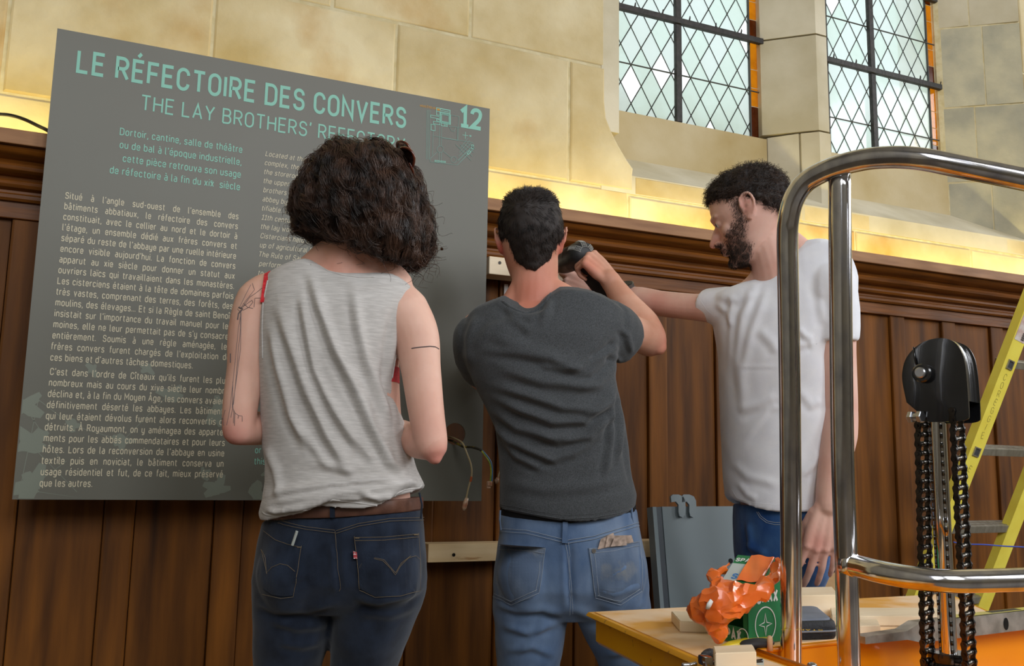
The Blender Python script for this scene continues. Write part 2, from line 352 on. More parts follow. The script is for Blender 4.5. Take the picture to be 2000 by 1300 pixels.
# panelling: planks and stiles under a moulded cornice
PAN = struct('wall_panelling')
MB().bx(-1.6, 5.4, 0.022, 0.095, 0, 1.80).build('backing_board', m_oak, PAN)
PER = .2498
def beaded(x0, x1, y0, y1, z0, z1, m, name, bev):
    MB().bx(x0, x1, y0, y1, z0, z1, bevel=bev).build(name, m, PAN)
for k in range(-6, 21):
    xs = .014+PER*k
    beaded(xs, xs+.0675, .002, .030, 0.12, 1.672, m_oak, 'stile', .006)
    beaded(xs+.069, xs+PER-.0015, .012, .030, 0.12, 1.672, m_oak, 'plank', .003)
MB().bx(-1.6, 5.4, -.012, .022, 0.0, .14, bevel=.004).build('baseboard_back', m_oak_h, kind='structure')
MB().bx(-1.6, 5.4, -.004, .028, 1.668, 1.712, bevel=.002).build('rail', m_oak_h, PAN)
prof = [(.02,1.708),(-.012,1.708),(-.016,1.714),(-.016,1.722),(-.010,1.727),(-.010,1.733),(-.022,1.738),(-.026,1.745),(-.024,1.752),(-.018,1.757),(-.020,1.763),
        (-.040,1.767),(-.048,1.774),(-.050,1.782),(-.047,1.788),(-.040,1.792),(-.044,1.797),(-.060,1.803),(-.072,1.811),(-.078,1.820),(.02,1.820)]
cor = struct('trim_1')
MB().prism([(-1.6, y, z) for y, z in prof], (7.0,0,0)).build('moulding', m_oak_h, cor, angle=30, smooth=True)
MB().bx(-1.6, 5.4, -.090, .10, 1.822, 1.857, bevel=.0025).build('ledge_board', m_fascia, cor)
# ------------------------------------------------------------ information panel
PF = -.130   # its front plane
m_panel = mat('grey_green_lacquered_panel', (99,97,86), 0.42, col2=(103,102,91), scale=2, spec=0.45)
m_print_t = mat('pale_teal_print', (132,194,174), 0.5); m_print_b = mat('beige_print', (206,196,168), 0.5)
m_print_f = mat('faint_grey_green_print', (120,126,112), 0.45); m_print_d = mat('dim_teal_print', (112,146,134), 0.5); m_print_o = mat('orange_print', (196,140,20), 0.5)
m_dark = mat('dark_hole', (14,13,12), 0.9)
panel = empty('information_panel', (0.372, PF+.03, 1.023), 'large grey-green information board titled LE RÉFECTOIRE DES CONVERS', 'information board')
PX0, PX1, PZ0, PZ1 = -.170, .9155, 1.023, 2.099
hc = Py(889, 847, PF); sc_ = Py(863, 486, PF)
bm = bmesh.new()
def ringpts(c, r, n): return [bm.verts.new((c[0]+r*math.cos(2*math.pi*i/n), PF, c[2]+r*math.sin(2*math.pi*i/n))) for i in range(n)]
outer = [bm.verts.new(q) for q in ((PX0,PF,PZ0),(PX1,PF,PZ0),(PX1,PF,PZ1),(PX0,PF,PZ1))]
es = [bm.edges.new((outer[i], outer[(i+1)%4])) for i in range(4)]
for c, r in ((hc, .0285), (sc_, .0042)):
    q = ringpts(c, r, 28); es += [bm.edges.new((q[i], q[(i+1)%28])) for i in range(28)]
bmesh.ops.triangle_fill(bm, edges=es, use_beauty=True)
fs = list(bm.faces); r = bmesh.ops.extrude_face_region(bm, geom=fs)
for q in r['geom']:
    if isinstance(q, bmesh.types.BMVert): q.co.y += .004
bmesh.ops.recalc_face_normals(bm, faces=bm.faces)
me = bpy.data.meshes.new('board'); bm.to_mesh(me); bm.free()
board = link('board', me, m_panel); parts = [board]
f = MB()
for a in ((PX0+.0,PX0+.003,PZ0,PZ1),(PX1-.003,PX1,PZ0,PZ1),(PX0,PX1,PZ0,PZ0+.003),(PX0,PX1,PZ1-.003,PZ1)): f.bx(a[0],a[1],PF+.004,PF+.032,a[2],a[3])
parts.append(f.build('folded_edge', m_panel))
SP = PF-.0006
# drawn lettering: each glyph is strokes on a grid (cap height 10, x height 7.2), corners rounded where a radius is given
def _ro(x0, y0, x1, y1, r): return [(x0,y0,r),(x1,y0,r),(x1,y1,r),(x0,y1,r),'c']
GL = {
'A':(6.4,[[(0,0),(3.2,10),(6.4,0)],[(1.1,3.1),(5.3,3.1)]]),'B':(5.8,[[(0,0),(0,10),(5.4,10,2.2),(5.4,5.3,2.2),(.4,5.3)],[(.4,5.25),(5.8,5.25,2.4),(5.8,0,2.4),(0,0)]]),
'C':(5.8,[[(5.8,7.2),(5.8,10,2.9),(0,10,2.9),(0,0,2.9),(5.8,0,2.9),(5.8,2.8)]]),'D':(6,[[(0,0),(0,10),(6,10,3),(6,0,3),'c']]),
'E':(5.2,[[(5.4,10),(0,10),(0,0),(5.4,0)],[(0,5.2),(4.8,5.2)]]),'F':(5,[[(5.3,10),(0,10),(0,0)],[(0,5),(4.8,5)]]),
'G':(5.9,[[(5.8,7.4),(5.8,10,2.9),(0,10,2.9),(0,0,2.9),(5.9,0,2.9),(5.9,4.8),(3.3,4.8)]]),'H':(6,[[(0,0),(0,10)],[(6,0),(6,10)],[(0,5.2),(6,5.2)]]),
'I':(0,[[(0,0),(0,10)]]),'J':(4,[[(4,10),(4,0,2.2),(0,0,2.2),(0,2)]]),'L':(5,[[(0,10),(0,0),(5.2,0)]]),'M':(7.4,[[(0,0),(0,10),(3.7,3.4),(7.4,10),(7.4,0)]]),
'N':(6.2,[[(0,0),(0,10),(6.2,0),(6.2,10)]]),'O':(6,[_ro(0,0,6,10,2.95)]),'P':(5.6,[[(0,0),(0,10),(5.6,10,2.6),(5.6,4.6,2.6),(.5,4.6)]]),
'Q':(6,[_ro(0,0,6,10,2.95),[(3.6,2.4),(6.4,-.6)]]),'R':(5.8,[[(0,0),(0,10),(5.6,10,2.6),(5.6,4.8,2.6),(.5,4.8)],[(2.9,4.8),(5.9,0)]]),
'S':(5.6,[[(5.4,7.5),(5.4,10,2.6),(.2,10,2.6),(.2,5.3,2.3),(5.6,5,2.4),(5.6,0,2.6),(0,0,2.6),(0,2.4)]]),'T':(6,[[(-.2,10),(6.2,10)],[(3,10),(3,0)]]),
'U':(6,[[(0,10),(0,0,2.95),(6,0,2.95),(6,10)]]),'V':(6.2,[[(0,10),(3.1,0),(6.2,10)]]),'X':(6,[[(0,0),(6,10)],[(0,10),(6,0)]]),'Y':(6.4,[[(0,10),(3.2,4.6),(6.4,10)],[(3.2,4.6),(3.2,0)]]),
'Z':(5.6,[[(0,10),(5.6,10),(0,0),(5.8,0)]]),'1':(3.4,[[(0,7.8),(2.6,10),(2.6,0)],[(0,0),(4.8,0)]]),'2':(5.6,[[(0,7.4),(0,10,2.7),(5.4,10,2.7),(5.4,5.6,2.2),(0,0),(5.8,0)]]),
'a':(4.4,[[(.5,7.2),(4.4,7.2,2.0),(4.4,0)],[(4.4,4.2),(0,4.2,1.9),(0,0,1.9),(4.4,0,1.2),(4.4,1)]]),'b':(4.8,[[(0,10.6),(0,0)],_ro(0,0,4.8,7.2,2.3)]),
'c':(4.4,[[(4.4,5.3),(4.4,7.2,2.1),(0,7.2,2.2),(0,0,2.2),(4.4,0,2.1),(4.4,1.8)]]),'d':(4.8,[[(4.8,10.6),(4.8,0)],_ro(0,0,4.8,7.2,2.3)]),
'e':(4.7,[[(0,3.6),(4.7,3.6),(4.7,7.2,2.3),(0,7.2,2.3),(0,0,2.3),(4.5,0,2.1),(4.5,1.6)]]),'f':(2.9,[[(1.2,0),(1.2,10.5,1.7),(3.3,10.5)],[(0,7.2),(3.1,7.2)]]),
'g':(4.8,[_ro(0,0,4.8,7.2,2.3),[(4.8,7.4),(4.8,-2.9,2.3),(.3,-2.9,1.6),(.3,-2)]]),'h':(4.6,[[(0,10.6),(0,0)],[(0,4.6),(0,7.2,2.2),(4.6,7.2,2.2),(4.6,0)]]),
'i':(0,[[(0,7.4),(0,0)],[(0,9.3),(0,10.6)]]),'j':(.6,[[(.6,7.4),(.6,-2.9,1.2),(-.8,-2.9)],[(.6,9.3),(.6,10.6)]]),'k':(4.4,[[(0,10.6),(0,0)],[(4.2,7.4),(0,3.2)],[(1.7,4.6),(4.6,0)]]),
'l':(1.2,[[(0,10.6),(0,0,1.2),(1.6,0)]]),'m':(7.8,[[(0,7.4),(0,0)],[(0,4.6),(0,7.2,2),(3.9,7.2,2),(3.9,0)],[(3.9,4.6),(3.9,7.2,2),(7.8,7.2,2),(7.8,0)]]),
'n':(4.6,[[(0,7.4),(0,0)],[(0,4.6),(0,7.2,2.2),(4.6,7.2,2.2),(4.6,0)]]),'o':(4.8,[_ro(0,0,4.8,7.2,2.35)]),'p':(4.8,[[(0,7.4),(0,-2.9)],_ro(0,0,4.8,7.2,2.3)]),
'q':(4.8,[[(4.8,7.4),(4.8,-2.9)],_ro(0,0,4.8,7.2,2.3)]),'r':(2.6,[[(0,7.4),(0,0)],[(0,4.6),(0,7.2,2.2),(3.1,7.2)]]),
's':(4.2,[[(4.1,5.9),(4.1,7.2,1.4),(.1,7.2,1.7),(.1,3.8,1.6),(4.3,3.6,1.7),(4.3,0,1.7),(0,0,1.5),(0,1.4)]]),'t':(3,[[(1.2,9.4),(1.2,0,1.7),(3.3,0)],[(0,7.2),(3.2,7.2)]]),
'u':(4.6,[[(0,7.4),(0,0,2.2),(4.6,0,2.2),(4.6,2.6)],[(4.6,7.4),(4.6,0)]]),'v':(4.8,[[(0,7.4),(2.4,0),(4.8,7.4)]]),'w':(7.4,[[(0,7.4),(1.9,0),(3.7,6.8),(5.5,0),(7.4,7.4)]]),
'x':(4.6,[[(0,0),(4.6,7.4)],[(0,7.4),(4.6,0)]]),'y':(4.6,[[(0,7.4),(0,0,2.2),(4.6,0,2.2)],[(4.6,7.4),(4.6,-2.9,2.1),(.4,-2.9)]]),'z':(4.4,[[(0,7.2),(4.4,7.2),(0,0),(4.6,0)]]),
'.':(0,[[(0,-.3),(0,1)]]),',':(.2,[[(.3,1),(.2,-.2),(-.4,-1.9)]]),'’':(.3,[[(.4,10.6),(.3,9.2),(-.1,8)]]),'-':(3,[[(0,4),(3,4)]]),'/':(4,[[(0,-1),(4,11)]]),'®':(2.4,[_ro(0,7.6,2.4,10,1.2)])}
ACC = {'é':('e','a'),'è':('e','g'),'ê':('e','c'),'à':('a','g'),'â':('a','c'),'î':('i','c'),'ï':('i','d'),'ù':('u','g'),'ô':('o','c'),'û':('u','c'),'É':('E','A'),'À':('A','G'),'Â':('A','C'),'Ê':('E','C')}
ROMAN = {'\u2170':'X'}
def _round(pts):
    cl = pts[-1] == 'c'; p = pts[:-1] if cl else pts; out = []; k = len(p)
    for i in range(k):
        b = np.array(p[i][:2], float); r = p[i][2] if len(p[i]) > 2 else 0
        if r and (cl or 0 < i < k-1):
            a = np.array(p[i-1][:2], float); c = np.array(p[(i+1)%k][:2], float); la, lc = np.linalg.norm(a-b), np.linalg.norm(c-b)
            r = min(r, la/2 if (len(p[i-1]) > 2) else la, lc/2 if (len(p[(i+1)%k]) > 2) else lc)
            A_, C_ = b+(a-b)/la*r, b+(c-b)/lc*r; h_ = .553
            for t in (0, .2, .4, .6, .8, 1):
                q1, q2 = A_+(b-A_)*h_, C_+(b-C_)*h_
                out.append((1-t)**3*A_+3*(1-t)**2*t*q1+3*(1-t)*t*t*q2+t**3*C_)
        else: out.append(b)
    q = [out[0]]
    for x in out[1:]:
        if np.linalg.norm(x-q[-1]) > 1e-4: q.append(x)
    if cl and np.linalg.norm(q[0]-q[-1]) < 1e-4: q.pop()
    return np.array(q), cl
def _strip(q, cl, w):
    k = len(q); L_ = []
    for i in range(k):
        a = q[i-1] if (i or cl) else None; c = q[(i+1)%k] if (i < k-1 or cl) else None
        d = [x/np.linalg.norm(x) for x in ([q[i]-a] if a is not None else [])+([c-q[i]] if c is not None else [])]
        ns = [np.array([-x[1], x[0]]) for x in d]; n = sum(ns); n = n/np.linalg.norm(n); n = n/max(n@ns[0], .35)
        L_.append((q[i]+n*w/2, q[i]-n*w/2))
    V = [x for pr in L_ for x in pr]
    Fs = [(2*i, 2*i+1, 2*((i+1)%k)+1, 2*((i+1)%k)) for i in range(k if cl else k-1)]
    return V, Fs
_gc = {}
def glyph(ch, w):
    if (ch, w) in _gc: return _gc[ch, w]
    base, acc = ACC.get(ch, (ch, None))
    if base not in GL: _gc[ch, w] = (3.0, np.zeros((0,3)), []); return _gc[ch, w]
    wd, st = GL[base]; st = [list(x) for x in st]
    if acc:
        m = wd/2; up = 12.1 if acc in 'AGC' else 9.3
        if base == 'i': st = st[:1]
        st += {'a':[[(m-.5,up),(m+1.1,up+1.9)]],'g':[[(m+.5,up),(m-1.1,up+1.9)]],'c':[[(m-1.6,up),(m,up+1.7),(m+1.6,up)]],'d':[[(m-1.2,up),(m-1.2,up+1.2)],[(m+1.2,up),(m+1.2,up+1.2)]]}[acc.lower()]
    V = []; Fs = []
    for k_, x in enumerate(st):
        q, cl = _round(x); v, f = _strip(q, cl, w); Fs += [tuple(i+len(V) for i in ff) for ff in f]; V += [(a[0], a[1], k_*.02) for a in v]
    _gc[ch, w] = (wd, np.array(V), Fs); return _gc[ch, w]
def text_mesh(body, sw=1.0, ital=0.0, bold=1.25, cs=1.0):
    x = 0; V = []; Fs = []; n = 0; sp = 2.3*cs+bold*.55; k = 0
    for ch in body:
        if ch == ' ': x += 4.2*sw; continue
        sc1, dy = 1.0, 0
        if ch in '\u2170\u2174\u2160\u207f': pass
        wd, v, f = glyph(ch, bold)
        if len(v):
            vv = np.c_[v[:,0]+x+v[:,1]*ital, v[:,1], v[:,2]]
            V.append(vv); Fs += [tuple(i+n for i in ff) for ff in f]; n += len(v)
        x += wd+sp; k += 1
    return np.vstack(V), Fs
CAP = 10.0
def put_line(mb, body, x0, x1, z, cap, sx=0.9, align='J', ital=0.0, bold=1.25):
    """one line of lettering in the board's plane; J: stretched by its word gaps from x0 to x1"""
    s = cap/CAP
    V, Fs = text_mesh(body, 1.0, ital, bold)
    wd = (V[:,0].max()-V[:,0].min())*s*sx; sp = body.count(' ')
    if align == 'J' and sp:
        V2, _ = text_mesh(body, 2.0, ital, bold); w2 = (V2[:,0].max()-V2[:,0].min())*s*sx; k = w2-wd
        need = 1+(x1-x0-wd)/k
        if need < 0.8: sx *= (x1-x0)/(wd-0.2*k); need = 0.8
        V, Fs = text_mesh(body, max(need, .5), ital, bold)
    elif align == 'F': sx *= (x1-x0)/wd
    X = V[:,0]*s*sx; X -= X.min()
    if align == 'R': X += x1-X.max()
    else: X += x0
    mb.add(np.c_[X, SP-V[:,2]*.001, z+V[:,1]*s], Fs)
def para(name, lines, pA, pB, m, cap, sx=.82, right=None, last='L', ital=0.0, bold=1.25, align='J'):
    """pA, pB: picture positions of the first and last baseline at the left margin; right: right margin"""
    a, b = Py(*pA, SP), Py(*pB, SP); x1 = Py(*right, SP)[0] if right else 0; mb = MB(); n = len(lines)
    for i, t in enumerate(lines):
        z = a[2]+(b[2]-a[2])*i/max(n-1, 1); al = align if (i < n-1 or last == 'J') else last
        if t.endswith('|'): t = t[:-1]; al = 'L'
        put_line(mb, t, a[0], x1, z, cap, sx, al, ital, bold)
    o = mb.build(name, m); parts.append(o); return o
def single(name, t, pA, pB, m, capt, bold=1.25):
    a, b = Py(*pA, SP), Py(*pB, SP); ct = Py(*capt, SP); mb = MB()
    put_line(mb, t, a[0], b[0], (a[2]+b[2])/2, ct[2]-a[2], 1, 'F', 0, bold); o = mb.build(name, m); parts.append(o); return o
single('title_lettering', 'LE RÉFECTOIRE DES CONVERS', (148,141), (793,246), m_print_t, (150,101), 1.75)
single('subtitle_lettering', 'THE LAY BROTHERS’ REFECTORY', (275,219), (791,291), m_print_t, (275,191), 1.25)
single('number_lettering', '12', (898,246), (941,250), m_print_t, (898,211), 2.2)
X = lambda px, py: Py(px, py, SP)[0]
mb = MB()
a, b = Py(473, 298, SP), Py(468, 371, SP)
for i, t in enumerate(['Dortoir, cantine, salle de théâtre', 'ou de bal à l’époque industrielle,', 'cette pièce retrouva son usage', 'de réfectoire à la fin du xix  siècle']):
    put_line(mb, t, 0, a[0], a[2]+(b[2]-a[2])*i/3, .0158, .84, 'R', 0, 1.45)
put_line(mb, 'e', X(411,357), 0, Py(411,357,SP)[2], .0085, .9, 'L', 0, 1.4); parts.append(mb.build('intro_lettering', m_print_t))
P1 = '''Situé à l’angle sud-ouest de l’ensemble des
bâtiments abbatiaux, le réfectoire des convers
constituait, avec le cellier au nord et le dortoir à
l’étage, un ensemble dédié aux frères convers et
séparé du reste de l’abbaye par une ruelle intérieure
encore visible aujourd’hui. La fonction de convers
apparut au xie siècle pour donner un statut aux
ouvriers laïcs qui travaillaient dans les monastères.
Les cisterciens étaient à la tête de domaines parfois
très vastes, comprenant des terres, des forêts, des
moulins, des élevages... Et si la Règle de saint Benoît
insistait sur l’importance du travail manuel pour les
moines, elle ne leur permettait pas de s’y consacrer
entièrement. Soumis à une règle aménagée, les
frères convers furent chargés de l’exploitation de
ces biens et d’autres tâches domestiques.'''.split('\n')
P2 = '''C’est dans l’ordre de Cîteaux qu’ils furent les plus
nombreux mais au cours du xive siècle leur nombre
déclina et, à la fin du Moyen Âge, les convers avaient
définitivement déserté les abbayes. Les bâtiments
qui leur étaient dévolus furent alors reconvertis ou
détruits. À Royaumont, on y aménagea des apparte-
ments pour les abbés commendataires et pour leurs
hôtes. Lors de la reconversion de l’abbaye en usine
textile puis en noviciat, le bâtiment conserva un
usage résidentiel et fut, de ce fait, mieux préservé
que les autres.'''.split('\n')
para('french_text_upper', P1, (127,387), (99,703), m_print_b, .0140, .78, (466,420), bold=1.6)
para('french_text_lower', P2, (97,731), (78,949), m_print_b, .0140, .78, (439,868), bold=1.6)
P3 = ['Located at the south-west|','complex, the lay brothers|','the storeroom to the|','the upper floor, the|','brothers that was|','abbey by an inner|','tifiable. The role of|','11th century to|','the lay workers employed|',
      'Cistercians held estates, made|','up of agricultural land.|','The Rule of Saint|','perform manual|','to attend|']
para('english_text_upper', P3, (518,304), (505,537), m_print_b, .0120, .88, (753,525), ital=.2, bold=1.25)
mb = MB(); q = Py(753, 524, SP); put_line(mb, 'thanks to', 0, q[0], q[2], .0120, .88, 'R', .2); parts.append(mb.build('english_text_middle', m_print_b))
para('english_text_lower', ['en masse|','en directly|','Land and|'], (511,764), (500,806), m_print_b, .0120, .88, (753,525), ital=.2)
para('english_summary', ['or even|','this room|'], (498,884), (499,906), m_print_t, .0140, .84, (753,525), bold=1.45)
# plan of the abbey: thin ribbons of print, picture points carried onto the board
def ribbons(name, lines, m, wd):
    mb = MB()
    for ln in lines:
        q = [Py(780+x/8.125, 180+y/8.125, SP) for x, y in ln]
        for a, b in zip(q[:-1], q[1:]):
            d = b-a; d = d/np.linalg.norm(d); n = np.array([-d[2], 0, d[0]])*wd/2; e = d*wd/2
            o_ = np.array([0, -1e-5*(len(mb.v)%40), 0]); mb.add([a-e-n+o_, b+e-n+o_, b+e+n+o_, a-e+n+o_], [(0,1,2,3)])
    o = mb.build(name, m, kind='stuff'); parts.append(o)
def bxl(x0, y0, x1, y1, k=0.19): return [(x0,y0),(x1,y0+(x1-x0)*k),(x1,y1+(x1-x0)*k),(x0,y1),(x0,y0)]
ribbons('plan_buildings', [bxl(590,245,805,300), bxl(650,262,805,288), bxl(590,300,640,360), bxl(498,362,638,400), bxl(590,425,640,455), bxl(540,460,640,500), bxl(503,508,565,600),
        bxl(652,315,800,470), bxl(668,350,785,460), bxl(655,330,810,485), bxl(665,490,715,530), bxl(715,500,740,535), bxl(740,505,762,540), bxl(565,1080,635,1100,.1), bxl(655,1090,730,1108,.1), bxl(1145,835,1178,895,.1),
        [(1072,975),(1110,925),(1135,945),(1097,990),(1072,975)]], m_print_t, .0016)
circ = lambda cx, cy, r: [(cx+r*math.cos(t), cy+r*1.05*math.sin(t)) for t in np.linspace(0, 2*math.pi, 25)]
ribbons('plan_grounds', [[(440,285),(430,1060)],[(462,285),(452,1065)],[(485,285),(475,1065)],[(540,600),(525,1000)],[(640,545),(630,850)],[(672,545),(665,850)],[(630,950),(630,1100)],[(665,960),(660,1105)],
        circ(648,905,50), circ(862,1070,45), [(600,950),(490,1050)],[(700,940),(820,1040)],[(490,1050),(490,1105),(920,1155),(1180,900),(1165,810)],[(550,695),(1165,800)],[(680,725),(930,765)],[(810,365),(945,385),(930,760)],
        [(785,540),(960,560)],[(790,545),(830,615),(870,620),(890,570)],[(920,560),(920,750)]]+
        [[(895+i*62, 830-i*4),(895+i*62+(240-i*40), 830+ (250-i*62))] for i in range(4)]+[[(925+i*14, 1080-i*64),(925+i*14+(250-i*45), 1080-i*64-(240-i*28))] for i in range(4)]+[[(935,1085),(1140,880)],[(960,1110),(1165,900)]], m_print_d, .0012)
ribbons('compass_mark', [[(1005,678),(1090,690)],[(1050,635),(1047,735)],[(1118,705),(1118,680),(1136,708),(1137,684)]], m_print_t, .0014)
ribbons('location_mark', [[(600,272),(640,278)],[(600,262),(640,268)],[(600,282),(640,288)]], m_print_o, .0016)
mb = MB(); q = Py(820, 207, SP); put_line(mb, 'VOUS ÊTES ICI', q[0], Py(851,214,SP)[0], q[2]-.001, .0050, 1, 'F', 0, 2.2); parts.append(mb.build('location_lettering', m_print_o))
# faint foliage figures printed along the foot of the board
mb = MB()
for cx, cy, s in ((45,790,30),(60,868,34),(62,950,34),(140,830,16),(240,860,18),(330,770,22),(290,720,14),(425,800,26),(500,952,24),(425,955,26),(395,925,14),(180,720,14),(520,925,10)):
    c = Py(cx, cy, SP+.0003); k = s/700
    for _ in range(7):
        a = random.uniform(0, 6.28); L_ = k*random.uniform(.5, 1.1); w_ = k*random.uniform(.22, .4)
        d = np.array([math.cos(a), 0, math.sin(a)]); n = np.array([-d[2], 0, d[0]])
        c = c-np.array([0, 1e-5, 0]); mb.add([c-n*w_, c+d*L_*.5-n*w_*.9, c+d*L_-n*w_*.4, c+d*L_+n*w_*.5, c+d*L_*.5+n*w_*.7, c+n*w_], [(0,1,2,3,4,5)])
for a, b in (((40,950),(75,780)),((75,780),(140,830)),((60,868),(150,960)),((45,790),(120,900)),((240,860),(330,770)),((62,950),(130,900)),((330,770),(425,800)),((140,830),(240,860)),((75,960),(170,975))):
    a, b = Py(*a, SP+.0003), Py(*b, SP+.0003); d = (b-a)/np.linalg.norm(b-a); n = np.array([-d[2], 0, d[0]])*.0007
    mb.add([a-n, b-n, b+n, a+n], [(0,1,2,3)])
parts.append(mb.build('foliage_print', m_print_f, kind='stuff'))
for o in parts[2:]:
    x0 = o.data
    V = np.empty(len(x0.vertices)*3); x0.vertices.foreach_get('co', V); V = V.reshape(-1, 3)
    V[:,0] = np.clip(V[:,0], PX0+.002, PX1-.002); V[:,2] = np.clip(V[:,2], PZ0+.002, PZ1); x0.vertices.foreach_set('co', V.ravel())
adopt(panel, *parts)
# ------------------------------------------------------------ people: library
UP = np.array([0,0,1.0]); FH = np.array([FWD[0], FWD[1], 0]); FH /= np.linalg.norm(FH); RH = np.array([RIGHT[0], RIGHT[1], 0]); RH /= np.linalg.norm(RH)
def unit(v): v = np.asarray(v, float); return v/np.linalg.norm(v)
def fuse(mb, voxel, smooth=5, name='body', fac=.5):
    """closed overlapping shapes -> one continuous skin"""
    me = mb.mesh('t'); o = link('t', me, None)
    r = o.modifiers.new('r', 'REMESH'); r.mode = 'VOXEL'; r.voxel_size = voxel
    if smooth: s = o.modifiers.new('s', 'SMOOTH'); s.iterations = smooth; s.factor = fac
    dg = bpy.context.evaluated_depsgraph_get(); out = bpy.data.meshes.new_from_object(o.evaluated_get(dg)); out.name = name
    bpy.data.objects.remove(o); bpy.data.meshes.remove(me)
    out.polygons.foreach_set('use_smooth', [True]*len(out.polygons)); return out
def getV(me): V = np.empty(len(me.vertices)*3); me.vertices.foreach_get('co', V); return V.reshape(-1, 3)
def getN(me): V = np.empty(len(me.vertices)*3); me.vertices.foreach_get('normal', V); return V.reshape(-1, 3)
def setV(me, V): me.vertices.foreach_set('co', np.ascontiguousarray(V, dtype=np.float32).ravel()); me.update()
def limb(mb, pts, rad, n=20, flat=1.0, up=None, k=6):
    pts = np.asarray(pts, float); c = catmull(pts, k); r = np.interp(np.linspace(0, len(pts)-1, len(c)), range(len(pts)), rad)
    a0, a1 = unit(c[0]-c[1]), unit(c[-1]-c[-2]); q = [c[0]+a0*r[0]*t for t in (.95,.8,.5)]+list(c)+[c[-1]+a1*r[-1]*t for t in (.5,.8,.95)]
    rr = [r[0]*.3, r[0]*.6, r[0]*.87]+list(r)+[r[-1]*.87, r[-1]*.6, r[-1]*.3]
    mb.tube(q, rr, n=n, flat=flat, up=up); return mb
def frame(f, up=(0,0,1)):
    f = unit(f); x = unit(np.cross(f, up)); z = np.cross(x, f); return np.array([x, f, z]).T      # columns: right, forward, up
def head(mb, c, f, S=1.0, up=(0,0,1), fem=False, ears=True, ear_out=.75):
    R = frame(f, up); c = np.asarray(c)
    T = lambda x, y, z: c+R@(np.array([x, y, z])*S)
    # stacked sections: z, half width, front, back
    sec = [(.118,.006,.012,-.012),(.114,.030,.040,-.036),(.105,.050,.062,-.062),(.088,.064,.080,-.083),(.065,.072,.092,-.096),(.040,.0745,.0965,-.101),(.018,.075,.0955,-.101),(0,.0745,.088,-.099),
           (-.018,.073,.087,-.092),(-.036,.069,.086,-.080),(-.054,.064,.086,-.062),(-.070,.058,.085,-.042),(-.085,.052,.085,-.020),(-.098,.044,.085,.004),(-.108,.034,.081,.024),(-.115,.020,.070,.036)]
    rr = []
    for z, w, a, b in sec:
        ring = []
        for j in range(36):
            t = 2*math.pi*j/36; cx, sy = math.cos(t), math.sin(t); e = 2/2.25
            x = w*math.copysign(abs(cx)**e, cx); yy = math.copysign(abs(sy)**e, sy); y = (a+b)/2+(a-b)/2*yy
            if z < -.03 and yy > .2: x *= 1-.25*yy*min(1, (-z-.03)/.05)
            ring.append(T(x, y, z))
        rr.append(ring)
    mb.rings(rr)
    # brow, nose, lips, chin, cheek bones
    limb(mb, [T(-.045,.078,.020), T(-.02,.093,.022), T(0,.092,.016), T(.02,.093,.022), T(.045,.078,.020)], [.006*S,.0075*S,.006*S,.0075*S,.006*S], n=10)
    limb(mb, [T(0,.088,.006), T(0,.101,-.012), T(0,.115,-.036)], [.0065*S,.0085*S,.0105*S], n=12)
    mb.ell(T(0,.097,-.026), np.array([.0095,.014,.020])*S, R, 12)
    for s in (-1, 1):
        mb.ell(T(.0120*s,.099,-.041), np.array([.009,.013,.008])*S, R, 10); mb.ell(T(.042*s,.060,-.026), np.array([.021,.020,.020])*S, R, 10)
        mb.ell(T(.031*s,.078,.002), np.array([.014,.011,.012])*S, R, 10)
    mb.ell(T(0,.086,-.050), np.array([.020,.012,.016])*S, R, 12); limb(mb, [T(-.020,.086,-.062), T(0,.097,-.060), T(.020,.086,-.062)], [.004*S,.006*S,.004*S], n=8)
    limb(mb, [T(-.019,.084,-.071), T(0,.094,-.072), T(.019,.084,-.071)], [.004*S,.0068*S,.004*S], n=8)
    mb.ell(T(0,.076,-.100), np.array([.022,.017,.015])*S, R, 12)
    if ears:
        for s in (-1, 1):
            E = lambda y, z, o: T(s*(.073+o*ear_out), y, z)
            helix = [E(.008,-.002,.003), E(.011,.014,.010), E(.006,.030,.015), E(-.008,.037,.020), E(-.020,.031,.023), E(-.025,.014,.023), E(-.021,-.004,.018), E(-.012,-.019,.011), E(-.002,-.027,.006), E(.006,-.022,.003)]
            mb.tube(catmull(helix, 4), .0042*S, n=8)
            limb(mb, [E(-.004,.022,.010), E(-.013,.012,.014), E(-.010,-.004,.011), E(-.002,-.012,.007)], [.003*S,.0036*S,.0036*S,.003*S], n=8)
            mb.ell(E(-.006,.006,.004), np.array([.0075,.016,.028])*S, R@np.array(Matrix.Rotation(s*.42, 3, 'Z')), 12)
            mb.ell(E(.009,-.004,.004), np.array([.005,.004,.006])*S, R, 8)
            mb.ell(E(-.002,-.024,.006), np.array([.005,.008,.008])*S, R, 8)
    return T, R
